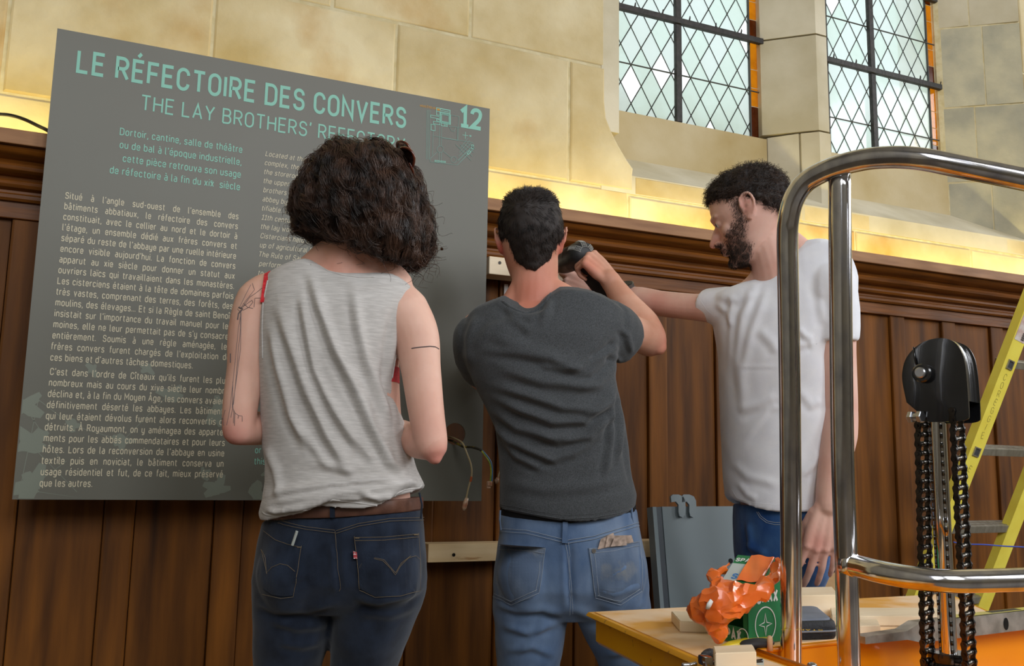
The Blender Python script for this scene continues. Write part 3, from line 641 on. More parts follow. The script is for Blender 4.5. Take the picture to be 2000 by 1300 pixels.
def hand(mb, wrist, d, back, thumb, curls, S=1.0, spread=.06, thumb_dir=None, thumb_curl=.5):
    """wrist point, direction of the metacarpals, back-of-hand normal, side on which the thumb sits; curls: 4 x 3 joint angles"""
    d = unit(d); back = unit(back-d*(np.asarray(back)@d)); side = unit(np.cross(d, back)); side = side if side@np.asarray(thumb) > 0 else -side
    W = np.asarray(wrist, float); at = lambda a, b, c: W+(d*a+side*b+back*c)*S
    off = (.029,.0095,-.0100,-.0280); kn = (.090,.094,.089,.080); ln = ((.043,.026,.021),(.047,.030,.022),(.043,.028,.021),(.033,.021,.019)); rd = (.0086,.0088,.0083,.0073)
    for i in range(4):
        limb(mb, [at(0, off[i]*.55, 0), at(kn[i]*.6, off[i]*.9, .002), at(kn[i], off[i], .001)], [.014*S,.0125*S,.0105*S], n=12)
        p = at(kn[i], off[i], .001); pts = [p]; a = 0; dd = unit(d+side*off[i]/.03*spread); rad = [rd[i]*1.08*S]
        mb.ell(p+back*.003*S, (.0098*S,)*3, None, 8)
        for k in range(3):
            a += curls[i][k]; v = dd*math.cos(a)-back*math.sin(a); q = pts[-1]+v*ln[i][k]*S
            pts += [(pts[-1]+q)/2, q]; rad += [rd[i]*(.94-.06*k)*S, rd[i]*(.98-.09*k)*S]
        c = [pts[0]]
        mb_pts = np.array(pts); dense = []; rr = []
        for k in range(len(mb_pts)-1):
            for t in (0, .5): dense.append(mb_pts[k]*(1-t)+mb_pts[k+1]*t); rr.append(rad[k]*(1-t)+rad[k+1]*t)
        dense.append(mb_pts[-1]); rr.append(rad[-1]*.9)
        dn = np.array(dense); dn[1:-1] = (dn[:-2]+2*dn[1:-1]+dn[2:])/4
        a1 = unit(dn[-1]-dn[-2]); mb.tube(list(dn)+[dn[-1]+a1*rr[-1]*t for t in (.5,.8,.95)], rr+[rr[-1]*.87, rr[-1]*.6, rr[-1]*.3], n=12)
    mb.ell(at(.045, 0, -.005), np.array([.050,.037,.013])*S, np.array([d, side, back]).T, 14)
    mb.ell(at(.030, .024, -.010), np.array([.034,.017,.015])*S, np.array([unit(d+side*.3), side, back]).T, 12)
    td = unit(thumb_dir) if thumb_dir is not None else unit(d*.75+side*.6-back*.35)
    t0 = at(.018, .024, -.006); t1 = t0+td*.042*S; td2 = unit(td+(d*.5-side*.5-back*.2)*thumb_curl); t2 = t1+td2*.032*S; td3 = unit(td2+(d*.4-side*.6)*thumb_curl*.6); t3 = t2+td3*.026*S
    limb(mb, [t0, t1, (t1+t2)/2, t2, t3], [.0145*S,.0118*S,.0105*S,.0108*S,.0085*S], n=12)
def RG(xl, xr, py, d, th, sag=None, n=56, e=2.4, yaw=0.0, tilt=0.0):
    """one closed section of a garment: seen from xl to xr on row py, centre at distance d, half thickness th; sag(s): rows of drop across the width"""
    c = P((xl+xr)/2, py, d); hw = (xr-xl)/2/F*d; out = []
    for j in range(n):
        t = 2*math.pi*j/n; cx, sy = math.cos(t), math.sin(t)
        x = math.copysign(abs(cx)**(2/e), cx); y = math.copysign(abs(sy)**(2/e), sy)
        q = c+RIGHT*hw*x+FH*(th*y+yaw*x*hw)
        dz = (sag(x, y) if sag else 0)+tilt*y
        out.append(q-UP*dz/F*d)
    return out
def interp_sag(pts, y0, front=None):
    xs, ys = zip(*pts)
    return lambda s, y: np.interp(s, xs, ys)-y0 if (y <= 0.2 or front is None) else np.interp(s, xs, ys)-y0+front*min(1, (y-.2)/.5)
def folds(me, L_, only=None):
    """creases: (picture polyline, half width px, height m) raised or sunk on the side of the cloth that faces the picture"""
    V = getV(me); N = getN(me); px, py, d = proj(V); face = -(N@FWD); D_ = np.zeros(len(V))
    for pts, wd, hgt in L_:
        p = np.asarray(pts, float); best = np.full(len(V), 1e9); sg = np.zeros(len(V)); tt = np.zeros(len(V)); n = len(p)-1
        lo, hi = p.min(0)-3*wd, p.max(0)+3*wd; ok = (px > lo[0])&(px < hi[0])&(py > lo[1])&(py < hi[1])
        X = px[ok]; Y = py[ok]; b_ = best[ok]; s_ = sg[ok]; t_ = tt[ok]
        for i in range(n):
            a, b = p[i], p[i+1]; ab = b-a; L2 = ab@ab; u = np.clip(((X-a[0])*ab[0]+(Y-a[1])*ab[1])/L2, 0, 1)
            dx, dy = X-a[0]-u*ab[0], Y-a[1]-u*ab[1]; r = np.hypot(dx, dy); m = r < b_
            b_[m] = r[m]; s_[m] = np.sign(ab[0]*dy-ab[1]*dx)[m]; t_[m] = ((i+u)/n)[m]
        sd = b_*s_/wd; taper = np.clip(np.sin(np.pi*np.clip(t_*.96+.02, 0, 1))*1.8, 0, 1)
        D_[ok] += hgt*taper*(np.exp(-sd**2)-.55*np.exp(-((sd-1.5)/.9)**2))
    V += N*(D_*np.clip(face*2.2, 0, 1))[:, None]; setV(me, V)
def wrinkle(me, amp, scale, stretch=(1,1,1), seed=0):
    V = getV(me); N = getN(me); st = np.array(stretch)*scale
    d = np.array([noise.noise(Vector(v*st+seed)) for v in V]); setV(me, V+N*(d*amp)[:, None])
def bvh(me): 
    V = getV(me); return BVHTree.FromPolygons([Vector(v) for v in V], [tuple(p.vertices) for p in me.polygons])
def cast(tr, px, py, off=0.0):
    r = unit(ray(px, py)); h, n, i, d = tr.ray_cast(Vector(CAM), Vector(r))
    if h is None: return None
    n = np.array(n); n = n if n@r < 0 else -n
    return np.array(h)+n*off, n
def drape(mb, tr, pts, r, off=0.0, n=6, flat=1.0, dens=4.0, closed=False, mi=0):
    """a cord laid on a surface: picture polyline cast onto it"""
    p = np.asarray(pts, float); out = []; nn = []
    for i in range(len(p)-1):
        k = max(1, int(np.linalg.norm(p[i+1]-p[i])/dens))
        for j in range(k):
            q = p[i]+(p[i+1]-p[i])*j/k; h = cast(tr, q[0], q[1], off)
            if h: out.append(h[0]); nn.append(h[1])
    h = cast(tr, p[-1][0], p[-1][1], off)
    if h: out.append(h[0]); nn.append(h[1])
    if len(out) > 1:
        run = [out[0]]
        for q in out[1:]:
            if np.linalg.norm(q-run[-1]) > .03:
                if len(run) > 1: mb.tube(run, r, n=n, flat=flat, up=nn[0], mi=mi)
                run = [q]
            else: run.append(q)
        if len(run) > 1: mb.tube(run, r, n=n, flat=flat, up=nn[0], mi=mi)
def patch(mb, tr, top, bot, off, nu=14, nv=14, thick=.0022, mi=0):
    """a piece of cloth laid on a surface between two picture polylines"""
    t = lambda pl, u: np.array([np.interp(u, np.linspace(0, 1, len(pl)), [q[k] for q in pl]) for k in (0, 1)])
    G = []
    last = None
    for j in range(nv+1):
        row = []
        for i in range(nu+1):
            q = t(top, i/nu)*(1-j/nv)+t(bot, i/nu)*j/nv; h = cast(tr, q[0], q[1], off)
            if h is None: h = (last if last is not None else P(q[0], q[1], 2), 0)
            last = h[0]; row.append(h[0]-unit(ray(q[0], q[1]))*0)
        G.append(row)
    G = np.array(G)
    for _ in range(5): G[1:-1,1:-1] = .5*G[1:-1,1:-1]+.125*(G[:-2,1:-1]+G[2:,1:-1]+G[1:-1,:-2]+G[1:-1,2:])
    k, n = G.shape[:2]; nrm = np.cross(G[1:, :-1][0,0]-G[0,0], G[0,1]-G[0,0]); vd = unit(CAM-G.mean((0,1)))
    G = G; back = G+vd*thick*2
    V = np.vstack([G.reshape(-1, 3), back.reshape(-1, 3)]); o = k*n
    Fs = [(i*n+j, i*n+j+1, (i+1)*n+j+1, (i+1)*n+j) for i in range(k-1) for j in range(n-1)]
    Fs += [(o+i*n+j, o+(i+1)*n+j, o+(i+1)*n+j+1, o+i*n+j+1) for i in range(k-1) for j in range(n-1)]
    bd = [(0,j) for j in range(n)]+[(i,n-1) for i in range(1,k)]+[(k-1,j) for j in range(n-2,-1,-1)]+[(i,0) for i in range(k-2,0,-1)]
    bi = [i*n+j for i, j in bd]; Fs += [(bi[q], bi[(q+1)%len(bi)], o+bi[(q+1)%len(bi)], o+bi[q]) for q in range(len(bi))]
    mb.add(V, Fs, mi)
def paint(me, spots, base=None):
    """skin blotches and painted ear shade: colour attribute 'tint' (rgb, strength) around world points"""
    V = getV(me); col = np.zeros((len(V), 4)); 
    for c, r, rgb, a in spots:
        d = np.linalg.norm(V-np.asarray(c), axis=1)/r; w_ = a*np.exp(-d**2); l = np.array(lin(rgb)); m = w_ > col[:,3]
        col[m,:3] = l; col[m,3] = w_[m]
    at = me.color_attributes.new('tint', 'FLOAT_COLOR', 'POINT'); at.data.foreach_set('color', col.ravel())
def skin(name, c1, c2):
    m = mat(name, c1, 0.55, col2=c2, scale=14, detail=5, attr='tint', bump=0.06, bscale=160, spec=0.35, bdist=.002)
    b = m.node_tree.nodes['Principled BSDF']; b.inputs['Subsurface Weight'].default_value = 0.12; b.inputs['Subsurface Radius'].default_value = (.012,.005,.003); b.inputs['Subsurface Scale'].default_value = 1.0
    return m
def strands(name, m, roots, paths_fn, parent_list, r=.0006, sides=3):
    """hair strands as thin tubes; paths_fn(root, normal) -> points"""
    Vs = []; Fs = []; n = 0
    for p, nn in roots:
        q = paths_fn(p, nn)
        if q is None: continue
        k = len(q); T = np.gradient(q, axis=0); T /= np.linalg.norm(T, axis=1)[:, None]+1e-9
        a = np.cross(T, nn+np.array([.01,.02,.03])); a /= np.linalg.norm(a, axis=1)[:, None]+1e-9; b = np.cross(T, a)
        rad = r*np.linspace(1, .45, k)[:, None]
        ring = np.stack([q+rad*(math.cos(2*math.pi*j/sides)*a+math.sin(2*math.pi*j/sides)*b) for j in range(sides)], 1).reshape(-1, 3)
        Vs.append(ring); i = np.arange(k-1)[:, None]; j = np.arange(sides)[None]
        f = np.stack([i*sides+j, i*sides+(j+1)%sides, (i+1)*sides+(j+1)%sides, (i+1)*sides+j], -1).reshape(-1, 4)+n
        Fs.append(f); n += len(ring)
    V = np.vstack(Vs); Fq = np.vstack(Fs); me = bpy.data.meshes.new(name)
    me.vertices.add(len(V)); me.vertices.foreach_set('co', V.astype(np.float32).ravel())
    me.loops.add(len(Fq)*4); me.loops.foreach_set('vertex_index', Fq.astype(np.int32).ravel())
    me.polygons.add(len(Fq)); me.polygons.foreach_set('loop_start', np.arange(0, len(Fq)*4, 4, dtype=np.int32))
    me.update(calc_edges=True); me.polygons.foreach_set('use_smooth', [True]*len(me.polygons))
    o = link(name, me, m); o['kind'] = 'stuff'; parent_list.append(o); return o
def surf_points(me, n, keep=None):
    me.calc_loop_triangles(); V = getV(me); N = getN(me); t = np.empty(len(me.loop_triangles)*3, dtype=np.int32); me.loop_triangles.foreach_get('vertices', t); t = t.reshape(-1, 3)
    A = np.linalg.norm(np.cross(V[t[:,1]]-V[t[:,0]], V[t[:,2]]-V[t[:,0]]), axis=1); out = []
    idx = RNG.choice(len(t), size=n*3, p=A/A.sum())
    for i in idx:
        a, b = RNG.random(2); 
        if a+b > 1: a, b = 1-a, 1-b
        p = V[t[i,0]]*(1-a-b)+V[t[i,1]]*a+V[t[i,2]]*b; nn = N[t[i,0]]
        if keep is None or keep(p, nn): out.append((p, nn))
        if len(out) >= n: break
    return out
m_skin_w = skin('fair_skin', (222,172,152), (232,188,168)); m_skin_g = skin('ruddy_skin', (212,154,128), (224,172,148)); m_skin_m = skin('pale_skin', (226,176,160), (236,194,178))
def cloth(name, c1, c2, **k):
    a = dict(scale=260, stretch=(.16,.16,1.6), detail=5, bump=0.25, bscale=500, sheen=0.2, spec=0.15, bdist=.001); a.update(k)
    return mat(name, c1, 0.95, col2=c2, **a)
m_greymarl = cloth('grey_marl_jersey', (188,184,180), (206,202,198)); m_char = cloth('charcoal_jersey', (64,67,69), (84,87,90), scale=420, stretch=(1,1,1))
m_white = cloth('white_cotton', (236,238,246), (242,244,250), scale=30, stretch=(1,1,1))
m_denim_d = cloth('dark_indigo_denim', (24,30,42), (38,47,63), scale=26, stretch=(1,1,.7), bump=.3, spots=((54,66,84), 9, .6, .25))
m_denim_l = cloth('worn_blue_denim', (84,106,138), (114,136,166), scale=16, stretch=(1,1,.5), bump=.3, spots=((134,150,172), 7, .56, .25))
m_denim_m = cloth('mid_blue_denim', (34,70,124), (62,100,150), scale=22, stretch=(1,1,.6), bump=.3)
m_thread = mat('tan_stitching', (116,100,76), .8); m_thread_p = mat('pale_stitching', (150,160,172), .8); m_leather = mat('brown_leather', (84,54,42), .55, col2=(108,72,56), scale=30, bump=.2)
m_bkl = mat('black_waistband', (16,17,20), .8); m_red = cloth('red_lace', (190,36,44), (215,60,66), scale=200, stretch=(1,1,1))
def hairmat(name, c1, c2, rough=.38):
    m = mat(name, c1, rough, col2=c2, scale=30, detail=3, spec=.5); return m
m_hair_w = hairmat('dark_brown_curly_hair', (34,24,20), (92,66,52)); m_hair_g = hairmat('near_black_short_hair', (30,24,22), (52,42,37), .5); m_hair_m = hairmat('dark_brown_hair', (38,28,23), (74,56,46), .5)
m_hair_base = mat('dark_hair_base', (30,22,19), .65, col2=(40,30,26), scale=40, stretch=(1,1,.4))
m_tatt = mat('tattoo_ink', (104,92,92), .7)
m_shoe = mat('dark_leather_shoes', (40,34,30), .6); m_sole = mat('shoe_sole', (150,140,120), .8)
def hair_cap(T, zf, zs, zb, infl, top=.118, zear=None):
    sec = [(.118,.006,.012,-.012),(.114,.030,.040,-.036),(.105,.050,.062,-.062),(.088,.064,.080,-.083),(.065,.072,.092,-.096),(.040,.0745,.0965,-.101),(.018,.075,.0955,-.101),(0,.0745,.088,-.099),(-.018,.073,.087,-.092),(-.036,.069,.086,-.080),(-.054,.064,.086,-.062),(-.070,.058,.085,-.042)]
    Z = [q[0] for q in sec][::-1]; A = lambda k, z: np.interp(z, Z, [q[k] for q in sec][::-1]); n = 48; out = []
    for i in range(16):
        t = i/15; ring = []
        for j in range(n):
            a = 2*math.pi*j/n; c, s = math.cos(a), math.sin(a)          # s>0: front
            zl = zs+(zf-zs)*max(s, 0)**1.2 if s > 0 else zs+(zb-zs)*(-s)**.8
            if zear is not None: zl += (zear-zs)*math.exp(-((s+.02)/.22)**2)
            z = top+.004-(top+.004-zl)*t; f = infl(s, t)*(1 if i < 15 else .25)
            w, fr, bk = A(1, min(z, .118)), A(2, min(z, .118)), A(3, min(z, .118)); y = (fr+bk)/2+((fr-bk)/2+f)*s
            ring.append(T((w+f)*c, y, z+(.55*f if t < .35 else .55*f*max(0, 1-(t-.35)*3)))) 
        out.append(ring)
    mb = MB(); mb.rings(out); return mb
def shoes(parts, ank, f):
    for a in ank:
        R = frame(f); mb = MB(); c = np.array([a[0], a[1], 0]); T = lambda x, y, z: c+R@np.array([x, y, z])
        secs = [(-.075,.028,.055),(-.05,.036,.085),(0,.038,.095),(.06,.043,.075),(.12,.048,.055),(.17,.040,.045),(.20,.018,.03)]
        mb.rings([[T(w*math.cos(t), y, .02+(h-.02)*(0.5+0.5*math.sin(t))) for t in np.linspace(0, 2*math.pi, 20, endpoint=False)] for y, w, h in secs])
        o = mb.build('shoe', m_shoe, smooth=True); parts.append(o)
        mb = MB(); mb.prism([T(w*1.05*s, y, 0) for s, seq in ((1, secs), (-1, secs[::-1])) for y, w, h in seq], (0,0,.024)); s_ = mb.build('sole', m_sole); s_.parent = o
def jeans(rings_, legs, voxel=.006, butt=(), smooth=6, extra=()):
    mb = MB(); mb.rings(rings_)
    for e in extra: mb.rings(e)
    for pts, rad in legs: limb(mb, pts, rad, n=24)
    for c, r in butt: mb.ell(c, r, None, 16)
    return fuse(mb, voxel, smooth, 'jeans')
# ------------------------------------------------------------ woman in the grey tank top
def make_woman():
    parts = []; D0 = 1.76
    base = Pz(660, 1300, .72); root = empty('person', (P(660,1000,1.80)[0], P(660,1000,1.80)[1], 0), 'person with curly dark bob in loose grey tank top and dark jeans, seen from behind', 'person')
    mb = MB()
    # torso core, neck, shoulders
    mb.rings([RG(612,728,520,1.755,.045), RG(560,775,548,1.755,.058), RG(530,795,580,1.755,.072), RG(524,784,640,1.755,.085), RG(526,778,720,1.76,.088), RG(535,782,800,1.765,.085), RG(545,788,880,1.77,.085), RG(535,800,960,1.775,.092), RG(530,805,1040,1.78,.085)])
    limb(mb, [P(672,560,1.755), P(676,515,1.755), P(690,465,1.765), P(702,430,1.775)], [.062,.052,.050,.052])
    limb(mb, [P(600,535,1.755), P(640,505,1.755), P(672,478,1.76)], [.030,.035,.030]); limb(mb, [P(775,553,1.755), P(735,520,1.755), P(698,478,1.76)], [.030,.035,.030])
    # left arm
    limb(mb, [P(545,566,1.755), P(512,592,1.75), P(492,650,1.735), P(482,720,1.72), P(470,790,1.705), P(466,838,1.70)], [.040,.050,.044,.0365,.0325,.0300])
    limb(mb, [P(466,838,1.70), P(500,836,1.75), P(545,838,1.83), P(592,842,1.93)], [.0295,.0325,.029,.022]); mb.ell(P(458,847,1.692), (.016,.016,.016), None, 10)
    hand(mb, P(592,842,1.93), P(640,820,2.0)-P(592,842,1.93), np.array([0,0,1.0])-FH*.2, -RH, [(.6,.8,.5)]*4, S=.9)
    # right arm
    limb(mb, [P(762,575,1.755), P(787,608,1.75), P(812,655,1.735), P(822,720,1.715), P(832,800,1.69), P(843,868,1.675)], [.040,.050,.044,.0375,.0335,.0300])
    limb(mb, [P(843,868,1.675), P(818,862,1.73), P(785,848,1.82), P(745,830,1.93)], [.0290,.0320,.029,.022]); mb.ell(P(849,892,1.668), (.0145,.0145,.0145), None, 10)
    hand(mb, P(745,830,1.93), P(700,815,2.0)-P(745,830,1.93), np.array([0,0,1.0])-FH*.2, RH, [(.6,.8,.5)]*4, S=.9)
    hf = unit(FH*.72+RH*.62-UP*.42); head(mb, P(712,405,1.795), hf, .92, ears=False)
    body = fuse(mb, .0042, 4)
    paint(body, [(P(455,850,1.69), .035, (196,84,84), .55), (P(850,892,1.665), .03, (204,92,84), .6), (P(660,520,1.70), .07, (214,130,110), .35), (P(810,860,1.66), .05, (226,150,140), .3), (P(745,510,1.74), .03, (190,110,90), .4)])
    bo = link('body', body, m_skin_w); parts.append(bo)
    # tank top
    neck = [(-1,540),(-.82,527),(-.55,515),(-.40,511),(-.28,521),(-.1,535),(.1,541),(.35,540),(.62,538),(.75,541),(.88,552),(1,566)]
    hem = [(-1,1004),(-.93,1013),(-.85,1012),(-.6,1004),(-.35,997),(-.12,981),(.15,986),(.45,991),(.55,984),(.68,967),(.9,961),(1,950)]
    mb = MB()
    R = [RG(640,740,552,1.757,.02,e=2), RG(520,812,540,1.758,.046,interp_sag(neck,540,-14), e=2.2), RG(517,812,545,1.757,.066,interp_sag([(a,b+9) for a,b in neck],545,-10), e=2.3), RG(512,806,572,1.756,.086,interp_sag([(-1,0),(0,3),(1,16)],0)), RG(508,797,612,1.755,.100), RG(508,786,655,1.755,.108),
         RG(509,778,700,1.756,.112), RG(511,768,745,1.758,.113), RG(513,772,780,1.76,.112), RG(515,788,822,1.764,.112), RG(518,800,870,1.768,.112), RG(522,813,915,1.772,.115), RG(523,825,940,1.775,.121),
         RG(519,829,962,1.776,.130,interp_sag([(-1,14),(0,4),(1,-14)],0)), RG(512,829,984,1.776,.134,interp_sag([(-1,14),(-.5,6),(0,-12),(.5,-8),(1,-34)],0)), RG(513,826,990,1.776,.124,interp_sag([(a,b+2) for a,b in hem],990))]
    mb.rings(R); me = fuse(mb, .0042, 5, 'tank_top', .6)
    folds(me, [([(545,600),(575,690),(600,760),(640,850),(690,930)], 12, .010), ([(605,530),(625,600),(655,680),(690,750),(725,830),(760,900),(800,940)], 10, .012), ([(590,580),(600,640),(615,720),(650,800),(700,880)], 9, .009),
               ([(690,560),(700,640),(715,700),(745,780),(780,840)], 10, .008), ([(530,640),(545,720),(570,810),(600,880)], 10, .008), ([(780,600),(765,680),(760,740),(775,800),(800,860),(815,920)], 8, .009),
               ([(520,870),(540,920),(548,975)], 9, .007), ([(640,760),(690,850),(740,910)], 10, .005), ([(660,548),(700,556),(760,552)], 8, .003),
               ([(522,968),(580,956),(650,945),(720,938),(800,936)], 8, .011), ([(515,984),(570,975),(640,962),(710,957),(790,945),(826,940)], 8, .012), ([(520,1000),(580,988),(640,974),(700,972),(750,966),(800,952)], 7, .009),
               ([(516,993),(540,1000),(600,992),(650,970)], 6, .006), ([(700,962),(740,978),(770,968)], 6, .007), ([(600,900),(680,915),(760,915)], 12, .004), ([(560,800),(640,905),(700,930)], 10, .004)])
    wrinkle(me, .0016, 22, (1,1,.6), 3)
    tt = link('tank_top', me, m_greymarl); parts.append(tt)
    tr = bvh(me); h = MB()
    hemx = [(512,1003),(520,1008),(539,1012),(573,1004),(613,995),(650,979),(696,984),(740,990),(757,986),(776,966),(790,959),(818,956),(827,948)]
    drape(h, tr, [(x, y-3) for x, y in hemx], .0022, -.0008, dens=3); s_ = h.build('hem', m_greymarl, smooth=True); s_.parent = tt
    h = MB(); drape(h, tr, [(606,516),(622,518),(640,529),(665,536),(700,541),(732,541)], .0018, 0, dens=3); s_ = h.build('neckband', m_greymarl, smooth=True); s_.parent = tt
    h = MB(); drape(h, tr, [(804,572),(796,600),(787,632),(779,668),(771,705),(766,738)], .0018, 0, dens=3); h.build('armhole_edging', m_greymarl, smooth=True).parent = tt; h = MB(); drape(h, tr, [(523,548),(514,590),(512,640),(513,700)], .0018, 0, dens=3); s_ = h.build('armhole_edging', m_greymarl, smooth=True); s_.parent = tt
    # red bra: strap over the left shoulder, band under the right arm
    tb = bvh(body); s = MB(); patch(s, tb, [(517,536),(529,530)], [(508,590),(516,590)], .002, 4, 10); q = s.build('bra_strap', m_red); parts.append(q)
    s = MB(); s.rings([RG(531,780,y,1.757,.088, n=48, e=2.1) for y in (718,725,748)], cap=False); q = s.build('bra_band', m_red, smooth=True); parts.append(q)
    # tattoos
    s = MB()
    T_ = [[(493,553),(497,566),(478,590),(470,602)],[(490,556),(480,575),(468,600)],[(512,562),(500,572),(488,580),(474,600)],[(510,582),(498,582),(496,600)],[(470,602),(480,595),(492,586),(494,590),(486,600),(474,606)],
          [(476,592),(484,600),(494,602)],[(464,603),(471,610),(466,640),(462,680),(456,740),(449,800),(443,830)],[(470,605),(470,640),(466,680),(462,730),(456,790)],[(471,612),(470,680),(462,740),(455,790),(455,798)],[(455,745),(454,795),(459,806),(466,811),(473,812),(473,823)],
          [(455,795),(451,815)],[(457,800),(456,826)],[(459,805),(458,831)],[(466,811),(465,817)],[(440,800),(435,818),(429,826)],[(436,815),(437,831)],[(434,816),(433,835)]]
    for t in T_: drape(s, tb, t, .0005, .0002, n=4, dens=3)
    drape(s, tb, [(466,600),(474,603),(466,612),(464,624)], .0018, -.0008, n=6); drape(s, tb, [(450,690),(450,708)], .0016, -.0006, n=6)
    parts.append(s.build('arm_tattoo', m_tatt))
    s = MB(); drape(s, tb, [(804,680),(818,678),(840,676),(850,677),(857,681)], .0011, .0002, n=4, dens=2); parts.append(s.build('armband_tattoo', m_tatt))
    # jeans
    wr = lambda y, dy: interp_sag([(-1,dy),(0,0),(1,-dy)], 0)
    jr = [RG(517,824,1003,1.778,.105,wr(0,12)), RG(512,828,1040,1.778,.112,wr(0,6)), RG(502,832,1090,1.78,.120), RG(496,834,1130,1.782,.122), RG(500,830,1165,1.785,.108), RG(530,800,1192,1.79,.085)]
    kz = lambda px, d, z: np.array([P(px,1250,d)[0], P(px,1250,d)[1], z])
    lw = [[kz(565,1.80,.70), kz(572,1.80,.50), kz(585,1.83,.10)], [.060,.056,.05]]; rw = [[kz(711,1.80,.70), kz(716,1.80,.50), kz(722,1.84,.10)], [.060,.056,.05]]
    legL = [RG(502,655,1110,1.785,.09,e=2.1), RG(496,661,1150,1.785,.098,e=2.1), RG(496,657,1190,1.787,.095,e=2.1), RG(497,648,1235,1.79,.088,e=2.1), RG(498,628,1300,1.80,.078,e=2.1), RG(505,618,1400,1.80,.066,e=2.1)]
    legR = [RG(655,828,1110,1.785,.09,e=2.1), RG(653,834,1150,1.785,.098,e=2.1), RG(652,820,1190,1.787,.098,e=2.1), RG(649,802,1235,1.79,.090,e=2.1), RG(646,776,1300,1.80,.080,e=2.1), RG(652,770,1400,1.80,.066,e=2.1)]
    me = jeans(jr, [lw, rw], .0055, [(P(575,1115,1.725), (.070,.072,.075)), (P(748,1115,1.730), (.074,.072,.075))], extra=(legL, legR))
    folds(me, [([(500,1175),(540,1190),(600,1192),(650,1178)], 9, .006), ([(530,1210),(580,1225),(640,1220)], 9, .005), ([(690,1165),(740,1175),(800,1160),(835,1140)], 9, .006), ([(545,1255),(590,1262),(630,1255)], 8, .004), ([(657,1060),(660,1110),(664,1160)], 6, -.007),
               ([(700,1195),(760,1200),(815,1180)], 10, .004), ([(560,1140),(600,1120)], 7, .003), ([(700,1145),(740,1120)], 7, .003)])
    wrinkle(me, .002, 20, (1,1,1.4), 9)
    je = link('jeans', me, m_denim_d); parts.append(je); tr = bvh(me)
    def sub(mb, name, m, sm=False): o = mb.build(name, m, smooth=sm); o.parent = je; return o
    s = MB(); patch(s, tr, [(516,1034),(540,1052),(565,1061),(590,1065)], [(500,1140),(530,1162),(555,1165),(573,1163)], -.0012); sub(s, 'back_pocket', m_denim_d)
    s = MB(); patch(s, tr, [(692,1047),(750,1046),(815,1040)], [(703,1150),(733,1165),(780,1163),(818,1152)], -.0012); sub(s, 'back_pocket', m_denim_d)
    s = MB()
    for ln in ([(517,1036),(540,1054),(565,1063),(588,1068)],[(590,1065),(582,1110),(573,1162)],[(573,1163),(550,1166),(515,1158)],[(693,1049),(750,1048),(815,1042)],[(693,1055),(750,1054),(815,1048)],[(692,1047),(697,1090),(703,1148)],[(815,1040),(818,1090),(818,1152)],[(703,1150),(733,1165),(780,1163),(818,1152)],
               [(702,1108),(712,1097),(730,1091),(748,1096),(762,1110),(771,1122),(780,1106),(796,1090),(810,1086),(818,1093)],[(702,1105),(712,1094),(730,1089),(750,1094),(771,1118)],[(771,1118),(782,1100),(800,1086)],
               [(514,1074),(521,1090),(523,1118),(533,1107),(548,1101),(562,1104),(576,1116)],[(513,1072),(524,1120)],
               [(655,1037),(657,1060),(657,1110),(664,1152)],[(545,1017),(600,1028),(655,1035)],[(545,1022),(600,1033),(655,1040)],[(657,1036),(700,1022),(760,1012),(825,1010)],[(657,1041),(700,1027),(760,1017),(825,1015)]):
        drape(s, tr, ln, .0004, .0034, n=4, dens=5)
    sub(s, 'stitching', m_thread)['kind'] = 'stuff'
    s = MB()
    for x, y in ((586,1068),(698,1050),(810,1044)): drape(s, tr, [(x-4,y),(x+4,y)], .001, .003, n=5)
    sub(s, 'pocket_bar_tack', m_thread)['kind'] = 'stuff'
    s = MB(); patch(s, tr, [(690,1075),(697,1077)], [(691,1090),(698,1090)], .004, 3, 3); sub(s, 'red_tab', mat('red_pocket_tab', (170,60,66), .8, col2=(220,200,200), scale=300, lo=.55, hi=.6))
    # belt and loops
    s = MB(); s.rings([RG(517-1+o,826-o,y,1.777,.109-o*.0006,interp_sag([(-1,4),(0,0),(1,-10)],0)) for y, o in ((980,3),(983,0),(1002,0),(1005,3))], cap=True); bel = s.build('belt', m_leather, smooth=False, angle=40); parts.append(bel)
    tbl = bvh(bel.data); s = MB(); patch(s, tbl, [(645,976),(654,976)], [(645,1012),(655,1012)], .003, 3, 10, .002)
    sub(s, 'belt_loop', m_denim_d); s = MB(); s.tube([P(819,962,1.70), P(824,985,1.695), P(822,1012,1.70)], .003, n=6, flat=.6); sub(s, 'belt_loop', m_denim_d)
    shoes(parts, [kz(585,1.83,.1), kz(722,1.84,.1)], FH)
    # sunglasses pushed up on the hair are a thing of their own; hair: base volume and curls
    mb = MB()
    bot = interp_sag([(-1,446),(-.8,462),(-.5,474),(-.1,488),(.2,500),(.5,515),(.8,520),(1,492)], 480, -8)
    mb.rings([RG(676,730,294,1.775,.03), RG(650,762,302,1.775,.065), RG(625,787,320,1.775,.095), RG(607,804,342,1.775,.115), RG(594,818,378,1.772,.125), RG(586,828,415,1.77,.125), RG(588,836,445,1.768,.118), RG(598,838,468,1.768,.108,interp_sag([(-1,-16),(0,8),(.7,26),(1,6)],0)), RG(612,828,480,1.77,.09,bot)])
    hm = fuse(mb, .006, 6, 'hair'); 
    V = getV(hm); N = getN(hm); dd = np.array([noise.noise(Vector(v*26))*.009+noise.noise(Vector(v*55+5))*.004 for v in V]); setV(hm, V+N*dd[:, None])
    ho = link('hair', hm, m_hair_base); parts.append(ho)
    c0 = P(705,400,1.775); tr = bvh(hm); crown = P(700,280,1.775)
